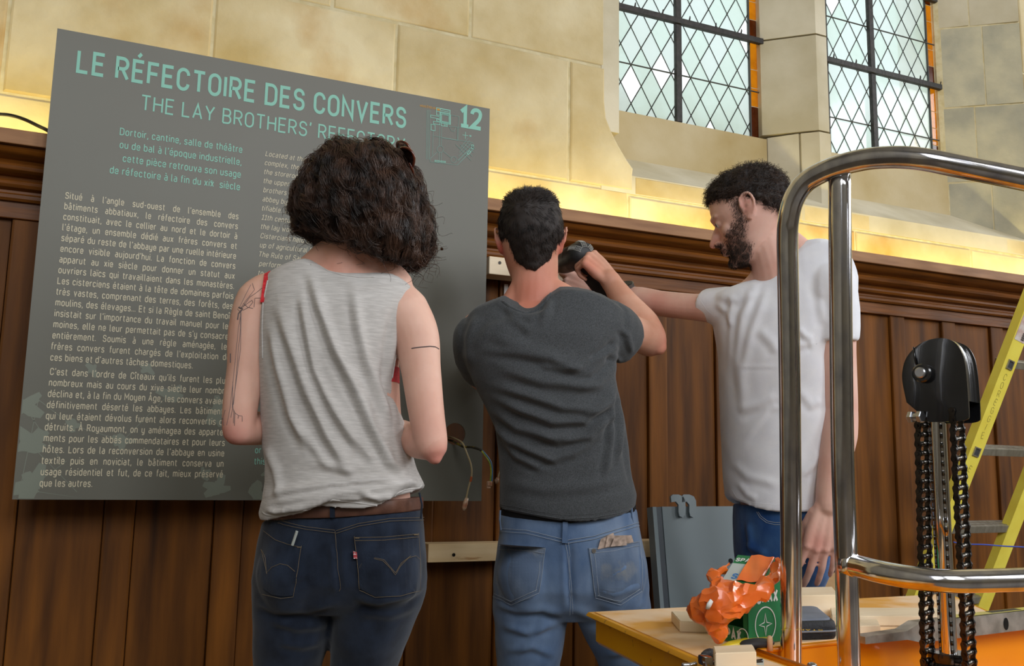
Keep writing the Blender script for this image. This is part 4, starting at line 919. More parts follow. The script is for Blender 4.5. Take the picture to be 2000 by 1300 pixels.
    def lock(p, nn, L_):
        n = 26; ph = RNG.uniform(0, 6.28); wl = RNG.uniform(.036, .062); amp = RNG.uniform(.0035, .0075); q = np.array(p, float); nrm = np.array(nn)
        d0 = np.array(p-crown); d0 -= nn*(d0@nn); dn = -UP-nn*(-UP@nn); dv = unit(unit(dn+1e-6)+unit(d0+1e-6)*.55+RNG.normal(0, .13, 3)); C_ = []; N_ = []; S_ = []; lift = RNG.uniform(0, .007); drift = RNG.normal(0, .25)
        for i in range(n):
            q = q+dv*L_/n; loc, no, _, dist = tr.find_nearest(Vector(q))
            if loc is not None and dist < .022:
                no = np.array(no); q = q*.25+np.array(loc)*.75; nrm = unit(nrm*.5+no*.5); dv = unit(dv-nrm*(dv@nrm)*.9-UP*.05+np.cross(nrm, dv)*drift*.08)
            C_.append(q.copy()); N_.append(nrm.copy()); S_.append(np.cross(nrm, dv))
        return np.array(C_), np.array(N_), np.array(S_), ph, wl, amp, lift, L_
    cur = {}
    def strand(p, nn):
        C_, N_, S_, ph, wl, amp, lift, L_ = cur['l']; n = len(C_); t = np.linspace(0, 1, n)[:, None]; a = ph+RNG.normal(0, .35)+6.28*t*L_/wl*RNG.uniform(.94, 1.06)
        r1, r2 = RNG.normal(0, .0042), RNG.normal(0, .0030); env = .25+.9*t; tight = 1.15-.55*t
        return C_+S_*(amp*env*np.sin(a)+r1*tight)+N_*(.003+lift*t+amp*.75*env*(1+np.cos(a))+r2*tight)
    rt = []; lk = {}
    for i, (p, nn) in enumerate(surf_points(hm, 400, lambda p, n: n@FWD < .5 and n[2] > -.55)):
        l = lock(p, nn, RNG.uniform(.06, .15))
        for k in range(17): rt.append((p, nn)); lk[len(rt)-1] = l
    it = iter(range(len(rt)))
    def nxt(p, nn): cur['l'] = lk[next(it)]; return strand(p, nn)
    strands('hair_curls', m_hair_w, rt, nxt, parts, .00055)
    def tip(p, nn):      # loose ringlets along the lower edge and sides
        n = 26; ph = RNG.uniform(0, 6.28); L_ = RNG.uniform(.025, .06); rr = RNG.uniform(.005, .010); k = RNG.uniform(1, 2.2); out_ = unit(nn*[1,1,.3]+RH*RNG.normal(.1,.3)); v = unit(-UP*RNG.uniform(.4,1)+out_*RNG.uniform(.2,.8)); s1 = unit(np.cross(v, RNG.normal(0,1,3))); s2 = np.cross(v, s1)
        t = np.linspace(0, 1, n)[:, None]; a = ph+k*6.28*t
        return p-out_*.004+v*L_*t+(s1*np.cos(a)+s2*np.sin(a))*rr*(.3+t)-(s1*np.cos(ph)+s2*np.sin(ph))*rr*.3+out_*.008*t*t
    def low(p, n):
        x, y, d = proj(p); return n@FWD < .4 and ((y > 440 and n[2] < .25) or abs(n@RIGHT) > .86) and y > 330
    strands('hair_ringlets', m_hair_w, surf_points(hm, 150, low), tip, parts, .0006)
    x_ = lambda p, n: proj(p)[0] > 800 and proj(p)[1] > 430
    strands('hair_ringlets', m_hair_w, surf_points(hm, 130, x_), tip, parts, .0006)
    adopt(root, *parts)
    # cigarette-like pencil stub in the pocket
    mb = MB(); mb.cyl(P(571,1064,1.652), P(580,1037,1.649), .0026, 12); o = mb.build('pencil', mat('silver_pencil', (176,182,176), .5), smooth=True, angle=40); tag(o, 'short silver-grey pencil sticking out of the dark jeans pocket', 'pencil')
    # sunglasses
    g = empty('sunglasses', P(788,312,1.70), 'tortoiseshell sunglasses pushed up in the curly dark hair', 'sunglasses'); m_t = mat('tortoiseshell', (60,20,14), .18, col2=(110,48,24), scale=60, coat=.5); m_l = mat('dark_lens', (24,12,10), .06, coat=1.0)
    gp = []; fx = unit(FH*.85-RH*.45); fn = unit(RH*.75+UP*.45+FH*.35); fu = np.cross(fn, fx); fu = fu if fu[2] > 0 else -fu
    for k, c in enumerate((P(795,309,1.715), P(788,296,1.80))):
        ov = [c+fx*.024*math.cos(t)+fu*.021*math.sin(t)+fn*.003*math.cos(2*t) for t in np.linspace(0, 2*math.pi, 28, endpoint=False)]
        mb = MB(); mb.tube(ov, .0024, n=8, closed=True); gp.append(mb.build('rim', m_t, smooth=True))
        mb = MB(); mb.prism(ov, fn*.0015); gp.append(mb.build('lens', m_l))
    mb = MB(); mb.tube(catmull([P(799,318,1.69), P(806,335,1.70), P(808,352,1.73)], 5), .0024, n=8, flat=.5); gp.append(mb.build('temple_arm', m_t, smooth=True))
    mb = MB(); mb.tube(catmull([P(794,303,1.74), P(792,299,1.76), P(790,300,1.775)], 4), .002, n=8); gp.append(mb.build('bridge', m_t, smooth=True))
    adopt(g, *gp)
make_woman()
# ------------------------------------------------------------ man in the charcoal T-shirt, drilling
def make_driller():
    parts = []; x, y = P(1105,1000,2.17)[:2]; root = empty('person', (x, y, 0), 'person in charcoal T-shirt and worn light blue jeans using a drill, seen from behind', 'person')
    mb = MB()
    mb.rings([RG(975,1150,600,2.15,.06), RG(925,1205,630,2.15,.085), RG(925,1190,680,2.15,.10), RG(945,1195,760,2.155,.10), RG(990,1205,860,2.16,.098), RG(995,1215,950,2.165,.10), RG(1000,1225,1060,2.17,.09)])
    limb(mb, [P(1040,622,2.155), P(1043,585,2.155), P(1045,545,2.165), P(1045,505,2.175)], [.066,.058,.0545,.055])
    limb(mb, [P(960,622,2.15), P(1000,600,2.15), P(1026,560,2.16)], [.030,.034,.034]); limb(mb, [P(1130,598,2.15), P(1090,582,2.15), P(1055,555,2.16)], [.036,.040,.034])
    # right arm: shoulder, elbow away from us, forearm back up to the drill
    S_, E_, W_ = P(1180,626,2.15), P(1268,662,2.30), P(1200,560,2.405)
    limb(mb, [P(1150,615,2.15), S_, (S_+E_)/2-UP*.002, E_], [.044,.048,.044,.042]); limb(mb, [E_, E_*.72+W_*.28+RIGHT*.006, E_*.35+W_*.65, W_, P(1190,545,2.41)], [.044,.044,.036,.0275,.027])
    mb.ell(P(1286,677,2.29), (.021,.021,.021), None, 12)
    hand(mb, P(1194,548,2.41), P(1157,512,2.425)-P(1194,548,2.41), -FWD*.75+RIGHT*.5-DOWN*.45, -DOWN, [(1.15,1.25,.8),(1.2,1.3,.8),(1.25,1.3,.8),(1.3,1.3,.8)], S=.98, spread=.02, thumb_dir=FWD*.7-RIGHT*.5-DOWN*.35, thumb_curl=.4)
    # left arm reaches forward, hidden by the back
    S2, E2, W2 = P(930,648,2.165), P(945,735,2.36), P(1045,600,2.50)
    limb(mb, [P(972,632,2.155), S2, (S2+E2)/2, E2], [.040,.044,.042,.038]); limb(mb, [E2, E2*.6+W2*.4, W2], [.040,.040,.027])
    hand(mb, W2, P(1062,575,2.57)-W2, -RIGHT-DOWN, RIGHT, [(.6,.8,.5)]*4, S=.98)
    hc = P(1037,474,2.18); T, R = head(mb, hc, FH*1.0+RH*.10-UP*.16, .92, ear_out=.8)
    body = fuse(mb, .0042, 4)
    paint(body, [(P(978,490,2.17), .03, (206,90,80), .8), (P(1103,482,2.17), .03, (214,90,78), .8), (P(1040,575,2.1), .10, (204,104,84), .55), (P(1290,675,2.30), .04, (214,112,96), .6), (P(1150,520,2.4), .035, (216,120,100), .5)])
    parts.append(link('body', body, m_skin_g))
    # T-shirt
    neck = [(-1,0),(-.916,-9),(-.755,-17),(-.574,-26),(-.43,-13),(-.277,-4),(-.16,-6),(-.06,-17),(.02,-30),(.07,-39),(.21,-44),(.535,-38),(.79,-24),(.94,-11),(1,-2)]
    hem = [(-1,996),(-.7,1000),(-.45,1008),(-.1,1015),(.1,1018),(.4,1016),(.7,1008),(1,996)]
    mb = MB()
    R_ = [RG(1000,1078,612,2.152,.028,e=2), RG(925,1212,607,2.152,.050,interp_sag(neck,0,-14), e=2.3), RG(912,1222,612,2.150,.078,interp_sag([(a,b+8) for a,b in neck],0,-10), e=2.4), RG(902,1222,632,2.148,.100,interp_sag([(-1,6),(0,0),(1,6)],0)), RG(899,1212,662,2.148,.114),
         RG(904,1202,700,2.150,.120), RG(922,1201,742,2.152,.122), RG(944,1212,785,2.155,.120), RG(966,1220,835,2.160,.118), RG(974,1226,885,2.165,.118), RG(976,1232,930,2.168,.120), RG(976,1242,965,2.170,.126), RG(976,1240,988,2.172,.128), RG(976,1236,1000,2.172,.126,interp_sag(hem,1003))]
    mb.rings(R_)
    a0 = unit(E_-S_); hemc = P(1228,658,2.225)
    limb(mb, [P(1160,628,2.150), P(1182,636,2.155), P(1208,652,2.18)], [.056,.058,.052]); 
    # right sleeve: tube to its cuff
    t = unit(P(1245,668,2.285)-S_); u1 = unit(np.cross(t, UP)); u2 = np.cross(u1, t)
    def cuff(c, r1, r2): return [c+u1*r1*math.cos(q)+u2*r2*math.sin(q) for q in np.linspace(0, 2*math.pi, 40, endpoint=False)]
    mb.rings([cuff(P(1160,624,2.14), .050,.056), cuff(P(1186,634,2.15), .058,.063), cuff(P(1202,646,2.175), .060,.066), cuff(P(1212,655,2.20), .061,.066), cuff(P(1216,658,2.207), .059,.063)])
    # left sleeve, forward
    limb(mb, [P(945,655,2.15), P(929,658,2.155), P(934,695,2.22), P(942,720,2.29)], [.048,.053,.057,.052])
    me = fuse(mb, .0045, 5, 'tee_shirt', .6)
    folds(me, [([(975,592),(1000,608),(1035,622),(1065,612),(1082,590)], 7, 0.0058), ([(985,605),(1030,640),(1080,610)], 10, 0.0058), ([(1075,585),(1070,610),(1055,640)], 8, 0.0043),
               ([(960,655),(1010,675),(1080,695),(1150,720)], 13, 0.0058), ([(940,680),(1010,690),(1075,700),(1120,722),(1140,728)], 9, 0.0072), ([(1050,710),(1100,722),(1140,715)], 7, 0.0072), ([(980,720),(1060,745),(1140,752),(1180,750)], 11, 0.0087),
               ([(955,750),(1030,770),(1100,795),(1160,800),(1195,790)], 10, 0.0101), ([(958,770),(1020,800),(1080,822),(1140,820),(1190,780),(1205,730)], 10, 0.0123), ([(965,800),(1010,835),(1070,850),(1120,852)], 9, 0.0087), ([(1040,840),(1090,862),(1150,850),(1190,810),(1208,760)], 9, 0.0101),
               ([(965,830),(1000,860),(1050,885),(1090,902)], 8, 0.0116), ([(975,850),(1010,890),(1060,915)], 8, 0.0087), ([(1060,900),(1120,885),(1170,850),(1200,800)], 9, 0.0072), ([(1207,760),(1213,830),(1205,900)], 6, 0.0116), ([(1198,790),(1195,870),(1180,930)], 7, 0.0087), ([(1222,800),(1228,880),(1240,950)], 6, 0.0072),
               ([(1120,745),(1160,740),(1190,712),(1195,690)], 8, -0.0087), ([(1150,700),(1185,680),(1200,668)], 6, -0.0087), ([(1210,640),(1225,655),(1235,690)], 6, 0.0058), ([(1190,690),(1215,705),(1240,700)], 5, 0.0058),
               ([(985,940),(1060,955),(1150,950),(1225,930)], 12, 0.0043), ([(1020,620),(960,640),(920,680)], 10, 0.0043), ([(930,615),(915,660),(918,720)], 8, 0.0058)])
    wrinkle(me, .002, 18, (1,1,1), 5)
    tt = link('tee_shirt', me, m_char); parts.append(tt); tr = bvh(me)
    h = MB(); drape(h, tr, [(x, y-4) for x, y in ((978,996),(1005,1000),(1044,1008),(1100,1017),(1160,1014),(1205,1006),(1232,998))], .0018, -.0006, dens=3)
    h.build('hem', m_char, smooth=True).parent = tt; h = MB(); drape(h, tr, [(x, y-11) for x, y in ((978,996),(1005,1000),(1044,1008),(1100,1017),(1160,1014),(1205,1006),(1235,996))], .0008, .0, dens=3); q = h.build('hem', m_char, smooth=True); q.parent = tt
    h = MB(); drape(h, tr, [(982,588),(995,598),(1010,606),(1026,611),(1042,608),(1056,598),(1068,584),(1076,573)], .0042, -.001, n=10, dens=3); q = h.build('neckband', m_char, smooth=True); q.parent = tt
    # jeans
    wr = lambda a, b: interp_sag([(-1,a),(0,8),(1,b)], 0)
    jr = [RG(977,1242,1003,2.172,.106,wr(-6,-12)), RG(974,1252,1050,2.172,.118), RG(966,1262,1100,2.174,.128), RG(962,1268,1145,2.176,.130), RG(965,1266,1178,2.18,.112), RG(1000,1230,1205,2.185,.08)]
    kz = lambda px, d, z: np.array([P(px,1250,d)[0], P(px,1250,d)[1], z])
    legL = [RG(966,1106,1130,2.18,.10,e=2.1), RG(961,1110,1170,2.18,.108,e=2.1), RG(964,1108,1210,2.185,.104,e=2.1), RG(967,1102,1250,2.19,.098,e=2.1), RG(971,1094,1300,2.195,.09,e=2.1), RG(975,1085,1400,2.2,.08,e=2.1)]
    legR = [RG(1108,1264,1130,2.18,.10,e=2.1), RG(1108,1269,1170,2.18,.108,e=2.1), RG(1125,1272,1210,2.185,.104,e=2.1), RG(1145,1288,1250,2.19,.098,e=2.1), RG(1170,1308,1300,2.195,.09,e=2.1), RG(1205,1330,1400,2.2,.08,e=2.1)]
    me = jeans(jr, [[[kz(1030,2.2,.60), kz(1030,2.21,.50), kz(1030,2.25,.10)], [.070,.066,.055]], [[kz(1268,2.2,.60), kz(1285,2.2,.50), kz(1330,2.25,.10)], [.070,.066,.055]]], .006,
               [(P(1035,1120,2.115), (.076,.072,.085)), (P(1195,1120,2.115), (.082,.075,.09))], extra=(legL, legR))
    folds(me, [([(1112,1060),(1112,1120),(1116,1190)], 7, -.007), ([(970,1180),(1010,1190),(1060,1188),(1100,1200)], 8, .007), ([(1000,1075),(1040,1085),(1065,1070)], 8, .004), ([(1170,1150),(1200,1160),(1255,1140)], 9, .005), ([(1185,1130),(1215,1112),(1225,1105)], 6, .005),
               ([(1120,1190),(1160,1205),(1220,1195),(1262,1170)], 9, .006), ([(980,1220),(1030,1235),(1090,1215)], 8, .006), ([(985,1270),(1040,1262),(1085,1280)], 8, .005), ([(1160,1240),(1215,1230),(1260,1215)], 8, .006), ([(1180,1280),(1240,1268),(1285,1265)], 8, .005), ([(1070,1200),(1050,1240),(1010,1280)], 8, .004)])
    wrinkle(me, .0025, 18, (1,1,1.3), 12)
    je = link('jeans', me, m_denim_l); parts.append(je); tr = bvh(me)
    def sub(mb, name, m, sm=False): o = mb.build(name, m, smooth=sm); o.parent = je; return o
    m_pk = cloth('greyish_worn_denim', (88,104,128), (120,136,158), scale=14, stretch=(1,1,.6), bump=.3, spots=((160,156,140), 11, .6, .2))
    s = MB(); patch(s, tr, [(971,1062),(1020,1066),(1066,1069)], [(965,1165),(1000,1179),(1040,1168),(1053,1155)], -.0012, 16, 16); sub(s, 'back_pocket', m_pk)
    s = MB(); patch(s, tr, [(1150,1070),(1200,1065),(1247,1055)], [(1163,1165),(1190,1173),(1212,1179),(1252,1152)], -.0012, 16, 16); sub(s, 'back_pocket', m_pk)
    s = MB()
    for ln in ([(971,1064),(1020,1068),(1064,1071)],[(971,1072),(1020,1076),(1062,1079)],[(1065,1070),(1060,1110),(1052,1155)],[(1058,1080),(1052,1120),(1045,1153)],[(1052,1156),(1000,1179),(965,1164)],[(1048,1150),(1000,1172),(968,1158)],
               [(1150,1072),(1200,1067),(1246,1057)],[(1152,1080),(1200,1075),(1246,1065)],[(1151,1071),(1157,1120),(1163,1164)],[(1160,1080),(1166,1120),(1171,1160)],[(1247,1056),(1252,1100),(1252,1152)],[(1252,1152),(1212,1179),(1190,1173),(1163,1165)],[(1248,1148),(1211,1172),(1168,1160)],
               [(975,1031),(1030,1035),(1070,1045),(1102,1053)],[(975,1037),(1030,1041),(1070,1051),(1102,1059)],[(1104,1055),(1160,1046),(1245,1020)],[(1104,1061),(1160,1052),(1246,1026)],
               [(1104,1058),(1108,1100),(1112,1150),(1113,1198)],[(1110,1058),(1114,1100),(1118,1150),(1119,1196)]):
        drape(s, tr, ln, .0006, .0036, n=4, dens=5)
    sub(s, 'stitching', m_thread_p)['kind'] = 'stuff'
    s = MB(); c = cast(tr, 1159, 1075, .004); s.cyl(c[0]-c[1]*.003, c[0]+c[1]*.0015, .005, 12); sub(s, 'rivet', mat('steel_rivet', (150,150,148), .3, metal=1.0))
    s = MB(); s.rings([RG(977+o,1241-o,y,2.172,.108-.0006*o,wr(-4,-10)) for y, o in ((992,3),(995,0),(1008,0),(1011,3))]); wb = s.build('waistband', m_bkl, angle=40); parts.append(wb)
    tw = bvh(je.data)
    s = MB(); patch(s, tw, [(1099,1019),(1109,1019)], [(1098,1060),(1109,1060)], .004, 3, 10, .002); sub(s, 'belt_loop', m_denim_l)
    s = MB(); s.tube([P(977,996,2.12), P(976,1015,2.115), P(978,1034,2.12)], .0035, n=6, flat=.5); sub(s, 'belt_loop', m_denim_l)
    s = MB(); s.tube([P(1233,992,2.115), P(1234,1008,2.11), P(1237,1024,2.115)], .0045, n=6, flat=.5); sub(s, 'belt_loop', m_denim_l)
    shoes(parts, [kz(1030,2.25,.1), kz(1330,2.25,.1)], FH)
    # short hair: cap over the skull, then strands
    mb = MB()
    q = interp_sag([(-1,498),(-.75,520),(-.45,532),(-.15,536),(.1,543),(.3,536),(.6,524),(.85,508),(1,492)], 520, -60)
    mb.rings([RG(1022,1052,377,2.19,.02), RG(1003,1070,381,2.19,.055), RG(987,1084,394,2.19,.082), RG(977,1095,416,2.188,.097), RG(974,1099,440,2.186,.1035), RG(975,1100,462,2.184,.103), RG(979,1096,482,2.182,.098,interp_sag([(-1,-8),(0,0),(1,-8)],0)), RG(985,1090,500,2.180,.088,interp_sag([(-1,-14),(0,4),(1,-14)],0)), RG(996,1082,520,2.178,.070,interp_sag([(-1,-8),(-.3,8),(.1,18),(.4,8),(1,-12)],0)), RG(1002,1078,524,2.176,.058,interp_sag([(-1,-6),(-.3,10),(.1,20),(.4,10),(1,-10)],0))])
    hm = fuse(mb, .0045, 6, 'hair'); wrinkle(hm, .003, 60, (1,1,1), 2)
    parts.append(link('hair', hm, m_hair_base)); whorl = P(1020,412,2.10)
    def short(p, nn):
        _, y, _ = proj(p); L_ = np.interp(y, [380, 440, 500, 540], [.017, .016, .011, .006])*RNG.uniform(.7, 1.25); d = p-whorl; d -= nn*(d@nn); v = unit(unit(d+1e-5)*.8-UP*.6*(1 if y > 400 else 0)+nn*(.30 if y > 395 else .7)+RNG.normal(0,.17,3)); t = np.linspace(0, 1, 6)[:, None]
        return p-nn*.002+v*L_*t-nn*L_*.22*t*t
    strands('hair_strands', m_hair_g, surf_points(hm, 13000, lambda p, n: n@FWD < .35), short, parts, .0005)
    adopt(root, *parts)
    # banknotes and receipts half out of the pocket
    mb = MB()
    for (a, b, c, d), z in ((((1166,1072),(1172,1052),(1196,1040),(1204,1064)),.006),(((1180,1068),(1184,1046),(1228,1045),(1232,1058)),.009),(((1190,1066),(1196,1050),(1214,1048),(1218,1064)),.012)):
        qd = [cast(tr, *k, z) for k in (a,b,c,d)]; v = [h[0] for h in qd]; mb.prism(v, -qd[0][1]*.0005)
    o = mb.build('folded_papers', mat('crumpled_paper', (196,172,156), .7, col2=(136,118,104), scale=70)); tag(o, 'crumpled paper notes sticking out of the right back pocket of light blue jeans', 'paper')
    return T
make_driller()
# ------------------------------------------------------------ bearded man in the white T-shirt
def make_bearded():
    parts = []; x, y = P(1515,1000,2.26)[:2]; root = empty('person', (x, y, 0), 'bearded person in white T-shirt and blue jeans holding out one arm, face in profile', 'person')
    Yw = -.35; chest = unit(-RH*.72-FH*.69)
    mb = MB()
    mb.rings([RG(1425,1632,565,2.25,.06,yaw=Yw), RG(1412,1640,600,2.25,.09,yaw=Yw), RG(1416,1605,660,2.25,.095,yaw=Yw), RG(1425,1595,760,2.25,.09,yaw=Yw), RG(1427,1598,860,2.25,.09,yaw=Yw), RG(1445,1580,960,2.25,.08,yaw=Yw), RG(1475,1560,1040,2.25,.06,yaw=Yw)])
    limb(mb, [P(1528,565,2.245), P(1515,520,2.245), P(1503,475,2.25), P(1496,435,2.26)], [.070,.058,.054,.056])
    limb(mb, [P(1610,530,2.20), P(1570,505,2.22), P(1530,468,2.25)], [.036,.042,.036]); limb(mb, [P(1440,588,2.29), P(1480,560,2.27), P(1500,520,2.25)], [.034,.036,.030])
    # right arm, held out to the wall
    S_, E_, W_ = P(1430,604,2.29), P(1285,592,2.45), P(1168,571,2.60)
    limb(mb, [P(1470,610,2.27), S_, (S_+E_)/2-UP*.002, E_], [.046,.042,.0345,.0345]); limb(mb, [E_, E_*.72+W_*.28, E_*.3+W_*.7, W_], [.035,.036,.029,.0265])
    hand(mb, P(1160,569,2.605), P(1112,546,2.645)-P(1160,569,2.605), -FWD*.8-DOWN*.5, -DOWN, [(1.0,1.1,.7),(1.1,1.2,.7),(1.15,1.2,.7),(1.2,1.2,.7)], S=1.0, spread=.02, thumb_dir=-RIGHT*.8-DOWN*.45+FWD*.25, thumb_curl=.35)
    # left arm hanging, back of the hand towards us
    S2, E2, W2 = P(1626,575,2.17), P(1642,800,2.14), P(1618,985,2.10)
    limb(mb, [P(1600,560,2.19), S2, (S2+E2)/2, E2], [.048,.052,.044,.0385]); limb(mb, [E2, E2*.72+W2*.28+RIGHT*.004, E2*.3+W2*.7, W2], [.0385,.041,.0335,.0290])
    hand(mb, P(1617,990,2.098), P(1604,1065,2.09)-P(1617,990,2.098), -FWD-RIGHT*.12, -RIGHT, [(.30,.38,.2),(.25,.34,.2),(.22,.34,.2),(.2,.34,.2)], S=1.05, spread=.13, thumb_dir=DOWN*.9-RIGHT*.45+FWD*.3, thumb_curl=.3)
    hf = unit(-RH*.88+FH*.38-UP*.30); hc = P(1467,422,2.25)
    T, R = head(mb, hc, hf, .94, up=unit(UP-RH*.02), ear_out=.65)
    body = fuse(mb, .0034, 3)
    dk = (62,44,38); sp = [(P(1450,400,2.17), .028, (222,120,112), .4), (T(0,.105,-.035), .02, (214,120,106), .5), (P(1600,1062,2.07), .03, (214,118,108), .5), (P(1285,592,2.42), .05, (224,150,136), .3)]
    brd = []
    for s in (-1, 1):
        for q, r, a in (((.074,.018,.020),.012,.85),((.075,.020,.000),.013,.85),((.073,.024,-.020),.014,.8),((.070,.030,-.038),.018,.75),((.066,.040,-.052),.022,.78),((.058,.050,-.070),.025,.9),((.052,.040,-.082),.022,.9),((.045,.062,-.085),.024,.95),
                        ((.062,.055,-.045),.018,.75),((.055,.066,-.052),.017,.75),((.048,.074,-.060),.015,.8),((.068,.045,-.034),.014,.7),((.060,.030,-.090),.02,.6),((.030,.078,-.095),.022,1),((.012,.088,-.098),.020,1),((.030,.078,-.072),.014,.85),((.030,.083,-.060),.008,.6),((.016,.094,-.054),.005,.7),((.035,.045,-.105),.022,.8),((.015,.06,-.113),.024,.9)):
            brd.append((T(s*q[0], q[1], q[2]), r*.92, dk, a))
        sp += [(T(s*x, .088-.3*abs(x-.03), .021), .0042, dk, .8) for x in (.018,.025,.032,.039)]
    sp += [(T(-.078,-.004,.006), .006, (150,70,62), .8), (T(-.079,.004,-.006), .005, (150,72,64), .6), (T(-.084,-.012,.012), .007, (214,120,110), .5)]  # dark red paints shade into the ear hollow, pink is skin redness
    paint(body, sp+brd+[(T(.012,.092,-.066), .006, (176,92,86), .6), (T(-.012,.092,-.066), .006, (176,92,86), .6)])
    parts.append(link('body', body, m_skin_m))
    for s in (-1, 1):
        mb = MB(); mb.ell(T(s*.0310,.0780,.0015), (.0108,)*3, None, 16); e = mb.build('eye', mat('eye_white', (216,214,214), .2), smooth=True); parts.append(e)
        mb = MB(); mb.ell(T(s*.0322,.0876,.001), np.array([.0055,.0022,.0055]), R, 12); i = mb.build('iris', mat('dark_iris', (38,32,30), .1), smooth=True); i.parent = e
    beard_pts = np.array([b[0] for b in brd[:]]); 
    def inb(p, n): 
        d = np.linalg.norm(beard_pts-p, axis=1); i = d.argmin(); lx = abs((p-hc)@R[:,0])/.94; return lx < .0765 and d[i] < .022 and RNG.random() < (1-d[i]/.022)*1.5
    def bs(p, nn):
        dn = unit(-UP*.7+hf*.25+nn*.55+RNG.normal(0,.28,3)); t = np.linspace(0, 1, 6)[:, None]; L_ = RNG.uniform(.004, .010)*(1 if p[2] < hc[2]-.085 else .7); return p-nn*.001+dn*L_*t-nn*L_*.3*t*t+np.array([0,0,-.002])*t
    sel = [q for q in surf_points(body, 90000, lambda p, n: np.linalg.norm(p-hc) < .16) if inb(*q)]
    strands('beard', m_hair_m, sel[:6500], bs, parts, .00042)
    # hair
    def infl(s, t): return .010+.004*(1-t)
    hm = fuse(hair_cap(T, .074, .030, -.045, infl, zear=.044), .0048, 5, 'hair')
    V = getV(hm); N = getN(hm); dd = np.array([noise.noise(Vector(v*48))*.006+noise.noise(Vector(v*95+5))*.003 for v in V]); setV(hm, V+N*dd[:, None])
    parts.append(link('hair', hm, m_hair_base)); up_ = R@np.array([0,0,1.0])
    def hs(p, nn):
        l = (p-hc)@hf; L_ = RNG.uniform(.013, .028); ph = RNG.uniform(0, 6.28); n = 9; t = np.linspace(0, 1, n)[:, None]; v = unit(nn*.75-UP*.45+hf*(.25 if l > 0 else -.1)+RNG.normal(0,.25,3)); s1 = unit(np.cross(v, RNG.normal(0,1,3))); s2 = np.cross(v, s1); a = ph+t*RNG.uniform(3, 6)
        return p-nn*.003+v*L_*t+(s1*np.cos(a)+s2*np.sin(a)-s1*math.cos(ph)-s2*math.sin(ph))*.0038*t-nn*L_*.4*t*t
    strands('hair_strands', m_hair_m, surf_points(hm, 6500, lambda p, n: n@FWD < .4), hs, parts, .0005)
    # T-shirt
    neck = [(-1,566),(-.7,556),(-.5,549),(-.42,549),(-.30,545),(-.15,529),(0,503),(.12,488),(.2,482),(.3,476),(.42,474),(.65,480),(.85,505),(1,545)]
    n0 = [(a,b-560) for a,b in neck]; hem = [(-1,-20),(-.85,-8),(-.6,2),(-.2,8),(.3,8),(1,4)]
    mb = MB()
    mb.rings([RG(1485,1575,535,2.25,.02,yaw=Yw,tilt=0), RG(1402,1654,560,2.25,.050,interp_sag(n0,0,4),yaw=Yw), RG(1398,1658,565,2.25,.078,interp_sag([(a,b*.98+8) for a,b in n0],0,2),yaw=Yw), RG(1400,1655,590,2.25,.100,interp_sag([(a,b*.45) for a,b in n0],0),yaw=Yw), RG(1404,1640,620,2.25,.112,yaw=Yw), RG(1409,1618,660,2.25,.116,yaw=Yw),
              RG(1414,1604,705,2.25,.116,yaw=Yw), RG(1416,1608,760,2.25,.114,yaw=Yw), RG(1417,1613,820,2.25,.114,yaw=Yw), RG(1420,1607,880,2.25,.114,yaw=Yw), RG(1423,1600,935,2.25,.116,yaw=Yw), RG(1426,1592,970,2.25,.118,yaw=Yw), RG(1427,1588,988,2.25,.118,interp_sag(hem,0),yaw=Yw)])
    def tube(cs): mb.rings([[c+u1*r1*math.cos(q)+u2*r2*math.sin(q) for q in np.linspace(0, 2*math.pi, 40, endpoint=False)] for c, r1, r2 in cs])
    t = unit(P(1376,594,2.36)-P(1440,604,2.28)); u1 = unit(np.cross(t, UP)); u2 = np.cross(u1, t)
    tube([(P(1445,608,2.28),.055,.064), (P(1420,602,2.305),.050,.055), (P(1398,597,2.33),.047,.047), (P(1382,594,2.348),.045,.0415), (P(1378,593.5,2.352),.043,.0395)])
    t = unit(DOWN*1.0-RIGHT*.02); u1 = unit(np.cross(t, FWD)); u2 = np.cross(u1, t)
    mb.ell(P(1622,562,2.17), (.060,.060,.066), None, 16)
    tube([(P(1626,555,2.17),.054,.058), (P(1632,600,2.165),.053,.060), (P(1633,640,2.16),.052,.060), (P(1632,660,2.158),.051,.060), (P(1632,664,2.158),.049,.057)])
    limb(mb, [P(1620,560,2.18), P(1585,540,2.20), P(1560,520,2.23)], [.050,.045,.04])
    me = fuse(mb, .0045, 5, 'tee_shirt', .6)
    folds(me, [([(1475,560),(1450,620),(1440,700),(1444,790)], 9, 0.0049), ([(1500,560),(1470,640),(1452,720),(1452,800)], 9, 0.0042), ([(1430,575),(1428,640),(1424,720)], 7, 0.0042), ([(1480,640),(1510,670),(1520,690)], 10, 0.0028), ([(1545,680),(1575,668),(1590,672)], 8, 0.0042), ([(1558,640),(1572,655),(1588,662)], 7, 0.0042),
               ([(1440,800),(1480,790),(1520,770)], 10, 0.0035), ([(1450,860),(1500,800),(1520,790)], 8, 0.0028), ([(1428,900),(1460,930),(1520,945)], 9, 0.0028), ([(1440,940),(1460,965),(1480,975)], 7, 0.0035), ([(1565,930),(1590,905),(1600,880)], 8, 0.0042), ([(1560,760),(1585,790),(1605,780)], 9, 0.0028), ([(1398,590),(1420,610),(1432,640)], 7, 0.0035), ([(1405,580),(1440,585),(1470,570)], 8, 0.0028),
               ([(1600,560),(1605,600),(1612,640)], 9, 0.0028), ([(1440,715),(1480,716),(1520,715)], 4, 0.0008)])
    wrinkle(me, .002, 20, (1,1,.8), 7)
    tt = link('tee_shirt', me, m_white); parts.append(tt); tr = bvh(me)
